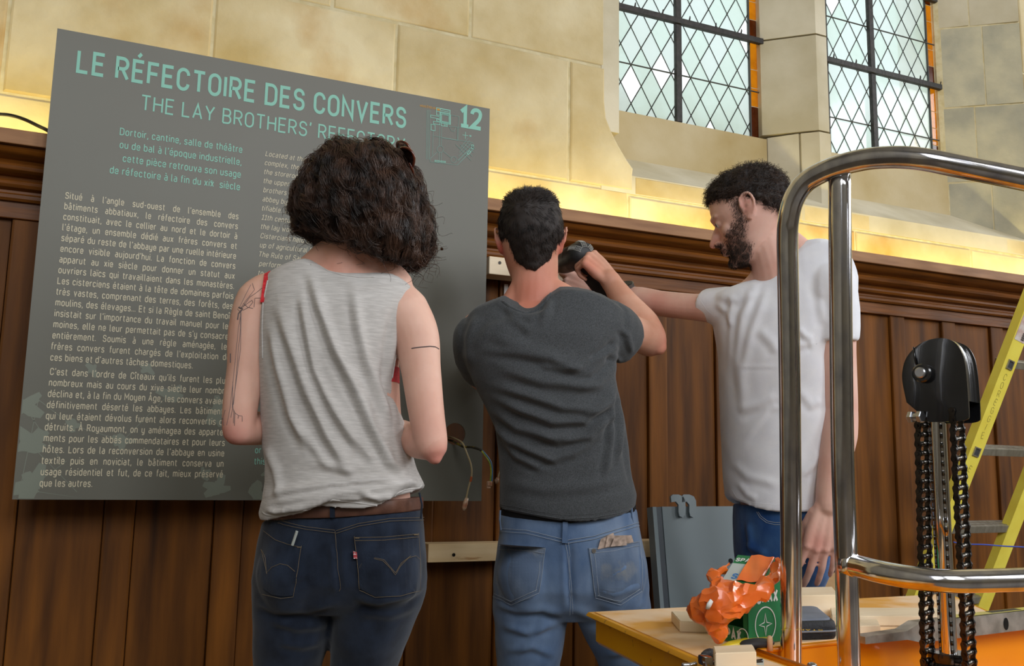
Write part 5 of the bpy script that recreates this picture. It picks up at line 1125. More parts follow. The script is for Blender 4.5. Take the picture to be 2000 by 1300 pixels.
    h = MB(); drape(h, tr, [(1430,966),(1440,984),(1465,990),(1500,995),(1545,997),(1584,993)], .0013, -.0008, dens=3); h.build('hem', m_white, smooth=True).parent = tt; h = MB(); drape(h, tr, [(1429,955),(1440,973),(1465,980),(1500,984),(1545,986),(1586,981)], .0004, .0, dens=3)
    q = h.build('hem', m_white, smooth=True); q.parent = tt; h = MB(); drape(h, tr, [(1594,672),(1604,662),(1620,657),(1645,656),(1670,654)], .0012, -.0008, dens=3); q = h.build('sleeve_hem', m_white, smooth=True); q.parent = tt; h = MB(); drape(h, tr, [(1362,572),(1367,585),(1380,605),(1395,618)], .0012, -.0008, dens=3); q = h.build('sleeve_hem', m_white, smooth=True); q.parent = tt
    # jeans
    kz = lambda px, d, z: np.array([P(px,1250,d)[0], P(px,1250,d)[1], z])
    me = jeans([RG(1442,1592,985,2.25,.105,yaw=Yw), RG(1442,1600,1030,2.25,.112,yaw=Yw), RG(1444,1606,1080,2.25,.115,yaw=Yw), RG(1450,1604,1120,2.25,.11,yaw=Yw), RG(1470,1590,1160,2.25,.08,yaw=Yw)],
               [[[kz(1500,2.28,.78), kz(1490,2.30,.50), kz(1480,2.33,.10)], [.078,.064,.055]], [[kz(1558,2.22,.78), kz(1562,2.2,.50), kz(1568,2.2,.10)], [.078,.064,.055]]], .0055)
    folds(me, [([(1460,1020),(1464,1045),(1470,1080)], 6, .006), ([(1455,1060),(1480,1075),(1500,1085)], 7, .005), ([(1450,1090),(1490,1100),(1530,1090)], 7, .005)])
    wrinkle(me, .002, 22, (1,1,1), 21); je = link('jeans', me, m_denim_m); parts.append(je); tr = bvh(me)
    s = MB()
    for ln in ([(1478,999),(1484,1010),(1497,1020),(1513,1024),(1530,1024)],[(1481,999),(1487,1008),(1499,1017),(1514,1020),(1530,1020)]): drape(s, tr, ln, .0008, .0006, n=5, dens=4)
    q = s.build('stitching', m_thread_p, kind='stuff'); q.parent = je
    shoes(parts, [kz(1480,2.33,.1), kz(1568,2.2,.1)], chest)
    adopt(root, *parts)
    # wristwatch on the outstretched arm
    wc = P(1228,581,2.52); ax = unit(W_-E_); u1 = unit(np.cross(ax, UP)); u2 = np.cross(u1, ax); u1 = u1 if u1@FWD < 0 else -u1; u2 = u2 if u2[2] > 0 else -u2
    m_wb = mat('black_rubber', (22,23,26), .45); m_ws = mat('dark_steel', (120,124,126), .3, metal=.9)
    w_ = empty('wristwatch', wc, 'black wristwatch on the outstretched wrist, just behind the driller’s forearm', 'watch'); pw = []
    mb = MB(); ring = lambda r, o: [wc+ax*o+u1*r*math.cos(q)+u2*r*math.sin(q) for q in np.linspace(0, 2*math.pi, 32, endpoint=False)]
    mb.rings([ring(.0315,-.010), ring(.0345,-.009), ring(.0345,.009), ring(.0315,.010)], cap=False); pw.append(mb.build('strap', m_wb, smooth=True, angle=40))
    nd = unit(u2*.85+u1*.5); mb = MB(); mb.cyl(wc+nd*.031, wc+nd*.042, .019, 24); pw.append(mb.build('case', m_ws, smooth=True, angle=40)); mb = MB(); mb.cyl(wc+nd*.042, wc+nd*.0435, .016, 24); pw.append(mb.build('dial', m_wb))
    mb = MB(); mb.cyl(wc+nd*.036+ax*.019, wc+nd*.036+ax*.023, .003, 10); pw.append(mb.build('crown', m_ws)); adopt(w_, *pw)
make_bearded()
# ------------------------------------------------------------ cordless drill in the driller's hand
def make_drill():
    m_b = mat('black_rubber_grip', (30,31,33), .5, col2=(44,45,47), scale=40); m_g = mat('dark_grey_plastic', (92,88,80), .4, col2=(64,62,58), scale=20); m_s = mat('worn_silver_print', (190,190,184), .4); m_c = mat('blackened_steel', (50,48,46), .35, metal=.8)
    A = P(1136,496,2.46); B = P(1056,532,2.72); ax = unit(B-A); up_ = unit(UP-ax*(UP@ax)); sd = np.cross(ax, up_)
    d = empty('cordless_drill', tuple(A), 'black cordless drill with white stripes gripped beside the driller’s ear', 'drill'); pp = []
    def ringd(o, r, k=1.0, c=0.0): return [A+ax*o+up_*(r*k*math.sin(q)+c)+sd*r*math.cos(q) for q in np.linspace(0, 2*math.pi, 28, endpoint=False)]
    mb = MB(); mb.rings([ringd(-.026,.006), ringd(-.024,.018), ringd(-.016,.030), ringd(0,.0355), ringd(.030,.0355), ringd(.055,.034)]); pp.append(mb.build('motor_cap', m_b, smooth=True, angle=50))
    mb = MB(); mb.rings([ringd(.052,.033), ringd(.06,.035), ringd(.11,.033), ringd(.135,.028), ringd(.15,.024)]); pp.append(mb.build('gear_housing', m_g, smooth=True, angle=50))
    mb = MB(); mb.rings([ringd(.15,.020), ringd(.155,.023), ringd(.185,.022), ringd(.20,.014), ringd(.203,.006)]); pp.append(mb.build('chuck', m_c, smooth=True, angle=40))
    mb = MB(); mb.cyl(A+ax*.20, A+ax*.25, .003, 10); pp.append(mb.build('drill_bit', m_c, smooth=True))
    for a0 in (.75, 1.75, 2.75):      # ribbed white arcs over the domed motor cap
        n_ = up_*math.sin(a0)+sd*math.cos(a0); tn = np.cross(n_, ax); prf = [(-.0262,.006),(-.024,.018),(-.016,.030),(0,.0358),(.02,.0358)]
        O_ = lambda t: (np.interp(t, [0,.2,.45,.75,1], [q_[0] for q_ in prf]), np.interp(t, [0,.2,.45,.75,1], [q_[1] for q_ in prf]))
        def pt_(t, off, side): o, r = O_(t); o2, r2 = O_(min(1, t+.05)); d_ = unit(ax*(o2-o)+n_*(r2-r)); nn = unit(np.cross(tn, d_)); nn = nn if nn@(n_-ax) > 0 else -nn; return A+ax*o+n_*r+nn*off+tn*side, d_, nn
        mb = MB()
        for t in np.linspace(.16, .90, 12):
            c, d_, nn = pt_(t, .0008, 0); mb.box(c, (.0009, .0080, .0010), np.array([d_, tn, nn]).T)
        pp.append(mb.build('vent_ribs', m_s, kind='stuff'))
        for sd_ in (-.0062, .0062): mb = MB(); mb.tube([pt_(t, .0004, sd_)[0] for t in np.linspace(.12, .94, 14)], .0007, n=6); pp.append(mb.build('white_stripe', m_s, smooth=True))
    G = P(1186,578,2.475); mb = MB(); h0 = A+ax*.03-up_*.01
    limb(mb, [h0, h0*.6+G*.4, h0*.2+G*.8, G], [.021,.0175,.018,.021], flat=1.25); pp.append(mb.build('grip', m_b, smooth=True))
    gd = unit(G-h0); s2 = unit(np.cross(gd, ax)); f2 = np.cross(s2, gd); mb = MB(); mb.box(G+gd*.022, (.062,.095,.040), np.array([s2, f2, gd]).T, bevel=.008); pp.append(mb.build('battery', m_b, smooth=True, angle=40))
    mb = MB(); c = h0+gd*.028+ax*.018; mb.box(c, (.014,.016,.026), np.array([s2, ax, gd]).T, bevel=.003); pp.append(mb.build('trigger', m_g))
    adopt(d, *pp)
make_drill()
# ------------------------------------------------------------ things on the wall
m_pine = mat('planed_pine', (220,188,138), .6, col2=(232,204,158), scale=4, stretch=(1.2,10,10), detail=6, bump=.05, spots=((176,128,76), 3.2, .66, .05))
m_pine2 = mat('pale_pine', (234,212,178), .6, col2=(242,224,194), scale=4, stretch=(1.2,10,10), detail=6, bump=.05)
m_screw = mat('dark_screw_head', (52,48,44), .4, metal=.7); m_wood_end = mat('pine_end_grain', (206,168,112), .8, col2=(186,144,90), scale=60)
def battens():
    x0, x1 = Py(836,1075,-.07)[0], 1.62; z1, z0 = Py(836,1062,-.07)[2], Py(836,1098,-.07)[2]
    b = empty('pine_batten', ((x0+x1)/2, -.035, z0), 'pine batten screwed low on the panelling below the board’s corner', 'batten')
    mb = MB(); mb.bx(x0, x1, -.072, -.005, z0, z1, bevel=.0015); a = mb.build('batten_body', m_pine)
    mb = MB(); q = Py(886,1083,-.072); mb.cyl(q, q-np.array([0,.0016,0]), .0045, 14); s = mb.build('screw', m_screw, smooth=True, angle=40); adopt(b, a, s)
    x0, x1 = Py(955,520,-.07)[0], Py(1120,545,-.07)[0]; z1, z0 = Py(958,500,-.07)[2], Py(958,535,-.07)[2]
    b = empty('pine_batten', ((x0+x1)/2, -.035, z0), 'pine batten fixed high behind the driller’s head, beside the board', 'batten')
    mb = MB(); mb.bx(x0, x1, -.072, -.003, z0, z1, bevel=.003); a = mb.build('batten_body', m_pine2)
    mb = MB(); q = Py(976,513,-.072); mb.cyl(q, q-np.array([0,.0014,0]), .0045, 14); s = mb.build('screw', m_screw, smooth=True, angle=40); adopt(b, a, s)
    q = Py(988,568,-.006); mb = MB(); mb.bx(q[0]-.006, q[0]+.006, -.008, -.0035, Py(988,585,-.006)[2], Py(988,555,-.006)[2]); o = mb.build('edge_highlight', mat('painted_edge_highlight', (206,200,196), .7)); tag(o, 'white strip painted as a stile-edge tape on the panelling under the high batten', 'highlight')  # pale strip paints the highlight on the stile edge
    for xs in (1278/1.0,):
        q0, q1 = Py(1283,700,-.005), Py(1290,985,-.005)
battens()
def wires():
    m_beige = mat('beige_cable', (168,150,112), .5); m_blk = mat('black_yellow_sleeve', (34,30,16), .5, col2=(120,104,20), scale=90, lo=.55, hi=.6); m_y = mat('yellow_green_wire', (196,190,40), .4, col2=(90,140,50), scale=60); m_bl = mat('blue_wire', (90,140,176), .4); m_con = mat('clear_terminal_block', (200,170,140), .3, col2=(170,110,80), scale=80); m_cop = mat('copper_tape', (170,84,40), .4)
    H = Py(880,852,-.118)
    def run(pts, r, m, name, parent=None, n=8):
        mb = MB(); mb.tube(catmull(pts, 8), r, n=n); o = mb.build(name, m, smooth=True); return o
    o1 = [H+np.array([0,.06,0]), P(880,853,2.42), P(893,858,2.34), P(904,866,2.30), P(912,885,2.29), P(920,908,2.29), P(921,928,2.29), P(915,952,2.29), P(911,970,2.29), P(909,978,2.29)]
    c = empty('beige_cable', tuple(o1[0]), 'beige cable hanging from the round hole with a taped end', 'cable'); a = run(o1, .0022, m_beige, 'wire'); b = run([P(921,930,2.29), P(919,940,2.29)], .0030, m_cop, 'tape_band'); mb = MB(); mb.tube([P(912,972,2.29), P(909,982,2.29), P(907,990,2.29), P(906,997,2.29)], [.0045,.0065,.006,.003], n=8); t = mb.build('terminal_block', m_con, smooth=True); adopt(c, a, b, t)
    o2 = [H+np.array([0,.06,-.005]), P(882,860,2.40), P(893,866,2.33), P(905,872,2.30), P(922,873,2.28), P(936,877,2.27), P(941,880,2.27)]
    c = empty('sleeved_cable', tuple(o2[0]), 'dark sleeved cable from the hole splitting into yellow-green and blue wires', 'cable'); a = run(o2, .0030, m_blk, 'outer_sleeve')
    b = run([P(940,879,2.27), P(948,890,2.26), P(956,903,2.26), P(959,918,2.26), P(958,935,2.26), P(957,944,2.26)], .0017, m_y, 'yellow_green_wire'); d = run([P(941,878,2.272), P(950,888,2.262), P(959,902,2.262), P(961.5,918,2.262), P(961,935,2.262), P(960,944,2.262)], .0016, m_bl, 'blue_wire')
    mb = MB(); mb.box(P(956,944,2.26), (.012,.010,.012), bevel=.002); mb.box(P(954,950,2.26), (.008,.008,.008), bevel=.001); t = mb.build('terminal_block', m_con); adopt(c, a, b, d, t)
    mb = MB(); mb.tube([P(972,933,2.30), P(970,938,2.295), P(970,944,2.295)], [.004,.0055,.003], n=8); o = mb.build('wire_end', m_con, smooth=True)
    mb = MB(); mb.tube(catmull([P(972,934,2.30), P(976,920,2.34), P(985,905,2.45), P(1000,900,2.6)], 6), .0018, n=6); o2_ = mb.build('wire', m_beige, smooth=True); r = empty('short_wire', tuple(P(1000,900,2.6)), 'loose wire end poking out beside the charcoal T-shirt', 'wire'); adopt(r, o, o2_)
    # black cable on the ledge at the upper left
    pts = [Py(-60,222,.0), Py(0,223,-.01), Py(25,226,-.02), Py(50,234,-.04), Py(75,246,-.07), Py(90,253,-.10), Py(104,262,-.112)]
    o = run(pts, .0042, mat('black_rubber_cable', (24,22,16), .5), 'black_cable'); tag(o, 'black cable arching over the cornice behind the board’s left edge', 'cable')
wires()
# second grey panel leaning on the panelling, with its two hooks
def leaning_panel():
    m_g = mat('slate_grey_paint', (112,124,128), .45, col2=(118,129,132), scale=3); m_gd = mat('dark_slate_edge', (56,66,76), .4)
    y0 = -.27; tl = Py(1276,989,y0+.12); br = Py(1460,1200,y0)
    def pt(px, py, k=0.0):       # lies on a plane leaning back by about 8 degrees
        r = ray(px, py); n = np.array([0, 1, -.14]); p0 = np.array([0, y0, .62]); t = ((p0-CAM)@n)/(r@n); return CAM+r*t+np.array([0,k,-.14*k])
    A, B, C_, D_ = pt(1276,989), pt(1450,988), pt(1450,1198), pt(1292,1196)
    dn = unit(D_-A); 
    foot = lambda p: p+dn*((p[2]-.012)/-dn[2])
    g = empty('grey_metal_panel', ((A[0]+B[0])/2, foot(A)[1], 0), 'narrow slate-grey panel with two hooks leaning behind the bearded person', 'panel'); pp = []
    nv = unit(np.cross(B-A, dn)); nv = nv if nv[1] < 0 else -nv; X = unit(B-A)
    A2, B2 = A+X*.028, A+X*.60; mb = MB(); mb.prism([A2, B2, foot(B2), foot(A2)], -nv*.006); pp.append(mb.build('sheet', m_g))
    mb = MB(); mb.prism([A-nv*.004, A+X*.012-nv*.004, foot(A+X*.012-nv*.004), foot(A-nv*.004)], -nv*.03); pp.append(mb.build('outer_flange', m_g))
    mb = MB(); mb.prism([A+X*.012-nv*.012, A+X*.03-nv*.004, foot(A+X*.03-nv*.004), foot(A+X*.012-nv*.012)], -nv*.004); pp.append(mb.build('edge_channel', m_gd))
    for cx in (1326, 1347):
        pl = [(cx-20,970),(cx-16,966),(cx-5,966),(cx+4,970),(cx+8,978),(cx+9,996),(cx+8,1006),(cx+3,1011),(cx-3,1008),(cx-5,1000),(cx-5,986),(cx-10,980),(cx-19,981)]
        q = [pt(*p)+nv*.004 for p in pl]; mb = MB(); mb.prism(q, nv*.007); pp.append(mb.build('hook', m_g))
    mb = MB(); q = pt(1427,1095)+nv*.0; mb.cyl(q-nv*.001, q+nv*.0012, .007, 18); pp.append(mb.build('keyhole', m_dark))
    adopt(g, *pp)
leaning_panel()
# ------------------------------------------------------------ lift trolley: yellow platform, orange tray, chrome push handle, chain mast
m_yel = mat('yellow_enamel', (246,178,14), .38, col2=(240,168,10), scale=5, spots=((180,120,30), 30, .68, .05), coat=.3, bump=.03)
m_dustwood = mat('dusty_plywood', (240,208,170), .85, col2=(226,166,72), scale=9, detail=8, lo=.42, hi=.62, stretch=(1,1,1), spots=((236,206,170), 5, .5, .2), bump=.15)
m_org = mat('orange_enamel', (244,152,6), .32, col2=(240,144,4), scale=4, coat=.4)
m_chrome = mat('worn_chrome', (214,213,214), .05, metal=1.0, col2=(168,168,176), scale=38, detail=8, lo=.42, hi=.70, rough2=.24, stretch=(1,1,.5)); m_chrome2 = mat('polished_chrome_rod', (214,214,214), .06, metal=1.0)
m_blk = mat('black_lacquered_steel', (14,15,18), .22, coat=.5, col2=(22,23,26), scale=30); m_chain = mat('oiled_chain_steel', (74,72,70), .34, metal=.9, col2=(50,48,46), scale=60); m_steel = mat('zinc_bolt', (176,178,182), .3, metal=1.0); m_roll = mat('chain_roller', (112,108,102), .3, metal=1.0)
def trolley():
    T_ = empty('lift_trolley', (.50, -1.05, 0), 'yellow and orange platform lift trolley with chrome push handle and chain mast', 'trolley'); pp = []
    ZT = .860
    K = Pz(1150,1197,ZT); L_ = Pz(1400,1308,ZT); Rr = Pz(1345,1187,ZT)
    ex = unit((Rr-K)*[1,1,0]); ey = unit((L_-K)*[1,1,0])         # ex to the right along the back edge, ey towards us along the left edge
    W_, Dp = .86, .78
    dz = np.array([0,0,-1.0]); zt = .863; a = Pz(1480,1271,zt); b = Pz(2000,1215,zt); e1 = unit(b-a); e2 = unit(Pz(1570,1302,zt)-a); b = a+e1*.95
    on = lambda p: np.array([p[0], p[1], ZT]); back_n = np.array([-e1[1], e1[0], 0]); side_n = np.array([e2[1], -e2[0], 0]); side_n = side_n if side_n[0] < 0 else -side_n
    poly = [K, K+ex*W_, on(a+e1*.60+back_n*.012), on(a+back_n*.012+side_n*.012), on(a+e2*.40+side_n*.012), K+ey*Dp]
    def inset3(P_, d, z):
        q = np.array(P_)[:, :2]; k = len(q); ar = 0.5*sum(q[i][0]*q[(i+1)%k][1]-q[(i+1)%k][0]*q[i][1] for i in range(k)); sg = 1 if ar > 0 else -1; out = []
        for i in range(k):
            f1 = unit(q[i]-q[i-1]); f2 = unit(q[(i+1)%k]-q[i]); n1 = sg*np.array([-f1[1], f1[0]]); n2 = sg*np.array([-f2[1], f2[0]]); n = n1+n2; n /= max(n@n1, .3)
            out.append([*(q[i]+n*d), ZT-z])
        return out
    mb = MB(); mb.rings([inset3(poly, o, z) for o, z in ((0,-.002),(-.002,0),(-.004,.004),(.010,.012),(.010,.045),(.014,.050),(.03,.050))]); pp.append(mb.build('platform', m_yel, smooth=True, angle=35))
    mb = MB(); mb.prism(inset3(poly, .008, -.0032), dz*.003); pp.append(mb.build('platform_board', m_dustwood))
    # tray behind the handle
    def wall_(p, q, h, th, n): 
        mb = MB(); mb.rings([[p+dz*0, q+dz*0, q+n*th, p+n*th], [p-n*0+dz*.003, q+dz*.003, q+n*th+dz*.003, p+n*th+dz*.003], [p+dz*h, q+dz*h, q+n*th+dz*h, p+n*th+dz*h]]); return mb
    # the tray stands clear of the platform, so the platform stops short of it
    pp.append(wall_(a, b, .16, .004, np.array([-e1[1], e1[0], 0])).build('tray_back_wall', m_org)); q = a+e2*.42
    pp.append(wall_(a, q, .16, .004, np.array([e2[1], -e2[0], 0])).build('tray_side_wall', m_org))
    mb = MB(); mb.tube([a+e2*.002, a+e2*.21, q], .0035, n=8); mb.tube([a, b], .0035, n=8); pp.append(mb.build('tray_rolled_rim', m_org, smooth=True))
    mb = MB(); mb.prism([a+dz*.155, b+dz*.155, b+e2*.42+dz*.155, q+dz*.155], dz*.004); pp.append(mb.build('tray_floor', m_org))
    mb = MB(); cc = P(1586,1300,1.215); mb.ell(cc, (.007,.007,.005), None, 12); pp.append(mb.build('tray_bolt', m_steel, smooth=True))
    # handle
    top = [(1545,1290,1.265),(1545,1100,1.262),(1543,800,1.262),(1540,600,1.262),(1538,470,1.262),(1541,425,1.258),(1551,388,1.252),(1571,358,1.243),(1602,338,1.23),(1640,323,1.215),(1690,311,1.198),(1735,307,1.183),(1775,308,1.172),(1815,313,1.163),(1870,324,1.155),(2000,350,1.14),(2150,381,1.125),(2280,408,1.11)]
    hp = [P(*t) for t in top]; lowp = Pz(1545,1290,ZT-.02); foot = hp[0]+(hp[0]-hp[2])/np.linalg.norm(hp[0]-hp[2])*.13
    mb = MB(); mb.tube(catmull([foot]+hp, 8), .0143, n=28); pp.append(mb.build('handle_tube', m_chrome, smooth=True))
    u = [P(1640,338,1.226), P(1642,600,1.216), P(1646,900,1.211), P(1653,1100,1.209), P(1661,1400,1.206)]
    mb = MB(); mb.tube(catmull(u, 6), .0146, n=28); pp.append(mb.build('inner_upright', m_chrome, smooth=True))
    cb = [(1654,1101,1.209),(1680,1106,1.19),(1715,1115,1.165),(1760,1124,1.145),(1810,1131,1.13),(1850,1134,1.125),(1900,1134,1.128),(2000,1131,1.14),(2150,1124,1.16),(2280,1118,1.18)]
    mb = MB(); mb.tube(catmull([P(*t) for t in cb], 8), .0143, n=28); pp.append(mb.build('crossbar', m_chrome, smooth=True))
    mb = MB(); q0, q1 = P(1656,1101,1.208), P(1670,1104,1.197); mb.tube([q0, q1], [.0185,.0148], n=24); pp.append(mb.build('weld', m_chrome, smooth=True))
    # mast: rod, collar
    dM = 1.335
    r0, r1 = P(1852,1275,dM), P(1829,800,dM); mb = MB(); mb.cyl(r0-UP*.10, r1, .0122, 28); pp.append(mb.build('piston_rod', m_chrome2, smooth=True, angle=40))
    mb = MB(); mb.tube([r0-UP*.12, r0-UP*.03, r0-UP*.018, r0-UP*.012, r0-UP*.004, r0+UP*.002, r0+UP*.002], [.038,.038,.034,.026,.0285,.0275,.014], n=32); pp.append(mb.build('cylinder_gland', m_blk, smooth=True, angle=50))
    # sprocket cover: a box with a round top, seen from its side
    fx = unit(RH*.72-FH*.69); fd = unit(RH*.69+FH*.72)   # fx across the side plate, fd away from us
    O = P(1763,760,1.34)
    w_ = .0615; 
    def sp(x, z, dd): return O+(fx*x*1.21+UP*z+fd*dd)*.957
    zt_ = (760-662)/F*1.352; zb = -(826-760)/F*1.352
    X1 = (1856-1763)/F*1.38
    prof = [(.004,-.020),(0,.012),(.001,.030),(.006,.047),(.017,.062),(.032,.0715),(.050,.0735),(.0645,.066),(.0725,.050),(.0755,.030),(.0765,0),(.0765,-.040),(.0745,-.0475),(.066,-.0505),(.030,-.0505),(.018,-.036)]
    prof = [tuple(p_) for p_ in catmull(np.array(prof[:14]), 4)]+prof[14:]
    k = 1.0; n_ = len(prof)
    face = [sp(x*k, z*k, 0) for x, z in prof]
    mb = MB(); thk = .050
    R0 = [sp(.038+(x-.038)*.93, .01+(z-.01)*.94, -.0005) for x, z in prof]; R1 = face; R1b = [sp(x, z, .004) for x, z in prof]; R2 = [sp(x, z, thk) for x, z in prof]
    # side plate, wrap-around band and far plate
    mb.rings([R0, R1, R1b], cap=False); mb.add(R0, [tuple(range(n_))])
    Fs = []; V = np.array(R1b+R2); idx = list(range(1, 11)); 
    mb.add(V, [(i, i+1, i+1+n_, i+n_) for i in range(0, 42)])
    mb.rings([R2, [sp(x, z, thk+.003) for x, z in prof]], cap=True)
    me = mb.mesh('sprocket_cover'); bm = bmesh.new(); bm.from_mesh(me); bmesh.ops.remove_doubles(bm, verts=bm.verts, dist=1e-5); bm.to_mesh(me); bm.free()
    me.polygons.foreach_set('use_smooth', [True]*len(me.polygons)); me.set_sharp_from_angle(angle=math.radians(40)); pp.append(link('sprocket_cover', me, m_blk))
    c = sp(.027,.022,0); mb = MB(); mb.cyl(c+fd*.002, c-fd*.010, .0135, 28); mb.tube([c-fd*.010, c-fd*.012], [.0135,.0115], n=28); pp.append(mb.build('axle_boss', m_blk, smooth=True, angle=40))
    mb = MB(); mb.tube([c-fd*.010, c-fd*.0165, c-fd*.018], [.0078,.0078,.0062], n=24); pp.append(mb.build('axle_pin', m_steel, smooth=True, angle=40))
    mb = MB(); mb.tube([sp(.016,.063,-.001), sp(.017,.05,-.002), sp(.019,.036,-.003)], .0014, n=6); pp.append(mb.build('plate_rib', m_blk, smooth=True))
    # sprocket inside
    sc = sp(.038,.018,.026); mb = MB(); N_ = 14
    ring = []
    for i in range(N_*4):
        a_ = 2*math.pi*i/(N_*4); r = .030 if i%4 in (0,1) else .036; ring.append(sc+fx*r*math.cos(a_)+UP*r*math.sin(a_)-fd*.003)
    mb.prism(ring, fd*.006); pp.append(mb.build('sprocket', m_chain))
    # bolt below the cover
    q = P(1787,814,1.316); ax = unit(fx*.97-fd*.2); mb = MB()
    def hexa(c, r, h, axv):
        u1 = unit(np.cross(axv, UP)); u2 = np.cross(u1, axv); mb.rings([[c+axv*o+(u1*math.cos(t)+u2*math.sin(t))*r*k_ for t in np.linspace(0, 2*math.pi, 6, endpoint=False)] for o, k_ in ((0,.86),(h*.15,1),(h*.85,1),(h,.86))])
    hexa(q-ax*.009, .0088, .007, ax); mb.cyl(q-ax*.002, q+ax*.010, .0055, 12); hexa(q+ax*.005, .0088, .007, ax); pp.append(mb.build('hex_bolt', m_steel))
    # roller chains: each link a part (two plates, pins, rollers), strands seen from the side
    def chain(pA, pB, pitch, tilt):
        ln = np.linalg.norm(pB-pA); n = int(ln/pitch); dv = unit(pB-pA); sx = unit(RH*.82+FH*.57); sx = unit(sx-dv*(sx@dv))   # pin axis
        nx = np.cross(dv, sx); meshes = {}
        for i in range(n):
            outer = i % 2 == 0
            if outer not in meshes:
                mb = MB(); o = .0118 if outer else .0096; hh = pitch/2
                for s in (-1, 1):
                    pl = []
                    for e in (-1, 1):
                        for t in np.linspace(-math.pi/2, math.pi/2, 6): pl.append(dv*(e*(hh+.0048*math.cos(t)))+nx*(e*.0050*math.sin(t)))
                        pl.append(dv*e*hh*.0+nx*e*.0034)
                    mb.prism([q_+sx*(s*o-.0009) for q_ in pl], sx*.0018)
                if outer:
                    for e in (-1, 1): mb.cyl(dv*e*hh-sx*.0142, dv*e*hh+sx*.0142, .0022, 8)
                meshes[outer] = mb.mesh('chain_link'); meshes[outer].materials.append(m_chain)
                if not outer:
                    mr = MB()
                    for e in (-1, 1): mr.cyl(dv*e*hh-sx*.0084, dv*e*hh+sx*.0084, .0040, 10)
                    meshes['r'] = mr.mesh('roller', smooth=True); meshes['r'].materials.append(m_roll)
            c_ = pA+dv*(i+.5)*pitch; o_ = bpy.data.objects.new('chain_link', meshes[outer]); C.objects.link(o_); o_.location = c_; pp.append(o_)
            if not outer:
                r_ = bpy.data.objects.new('chain_roller', meshes['r']); C.objects.link(r_); r_.parent = o_
    chain(P(1800,812,1.345), P(1815,1420,1.335), .0136, 0); chain(P(1868,800,1.294), P(1900,1420,1.287), .0136, 0)
    # undercarriage, mostly out of frame: mast foot, legs and castors
    m_u = m_yel
    f0 = r0*[1,1,0]
    mb = MB(); mb.bx(f0[0]-.05, f0[0]+.05, f0[1]-.04, f0[1]+.04, .10, r0[2]-.12, bevel=.004); pp.append(mb.build('mast_column', m_blk))
    base = K*[1,1,0]
    for s in (.34, W_-.10):
        p = base+ex*s; q = p+ey*Dp
        mb = MB(); mb.tube([p+UP*.10, q+UP*.10], .025, n=8); pp.append(mb.build('base_leg', m_u))
        for c_ in (p, q):
            mb = MB(); mb.cyl(c_+UP*.045-ex*.012, c_+UP*.045+ex*.012, .045, 20); pp.append(mb.build('castor_wheel', m_blk, smooth=True, angle=40))
        for t1, t2 in ((.02,.58),(.58,.02)):
            mb = MB(); mb.tube([p+ey*t1+UP*.12, p+ey*t2+UP*(ZT-.05)], .016, n=8); pp.append(mb.build('scissor_arm', m_u))
    adopt(T_, *pp); return ex, ey, ZT, K
TEX, TEY, TZ, TK = trolley()
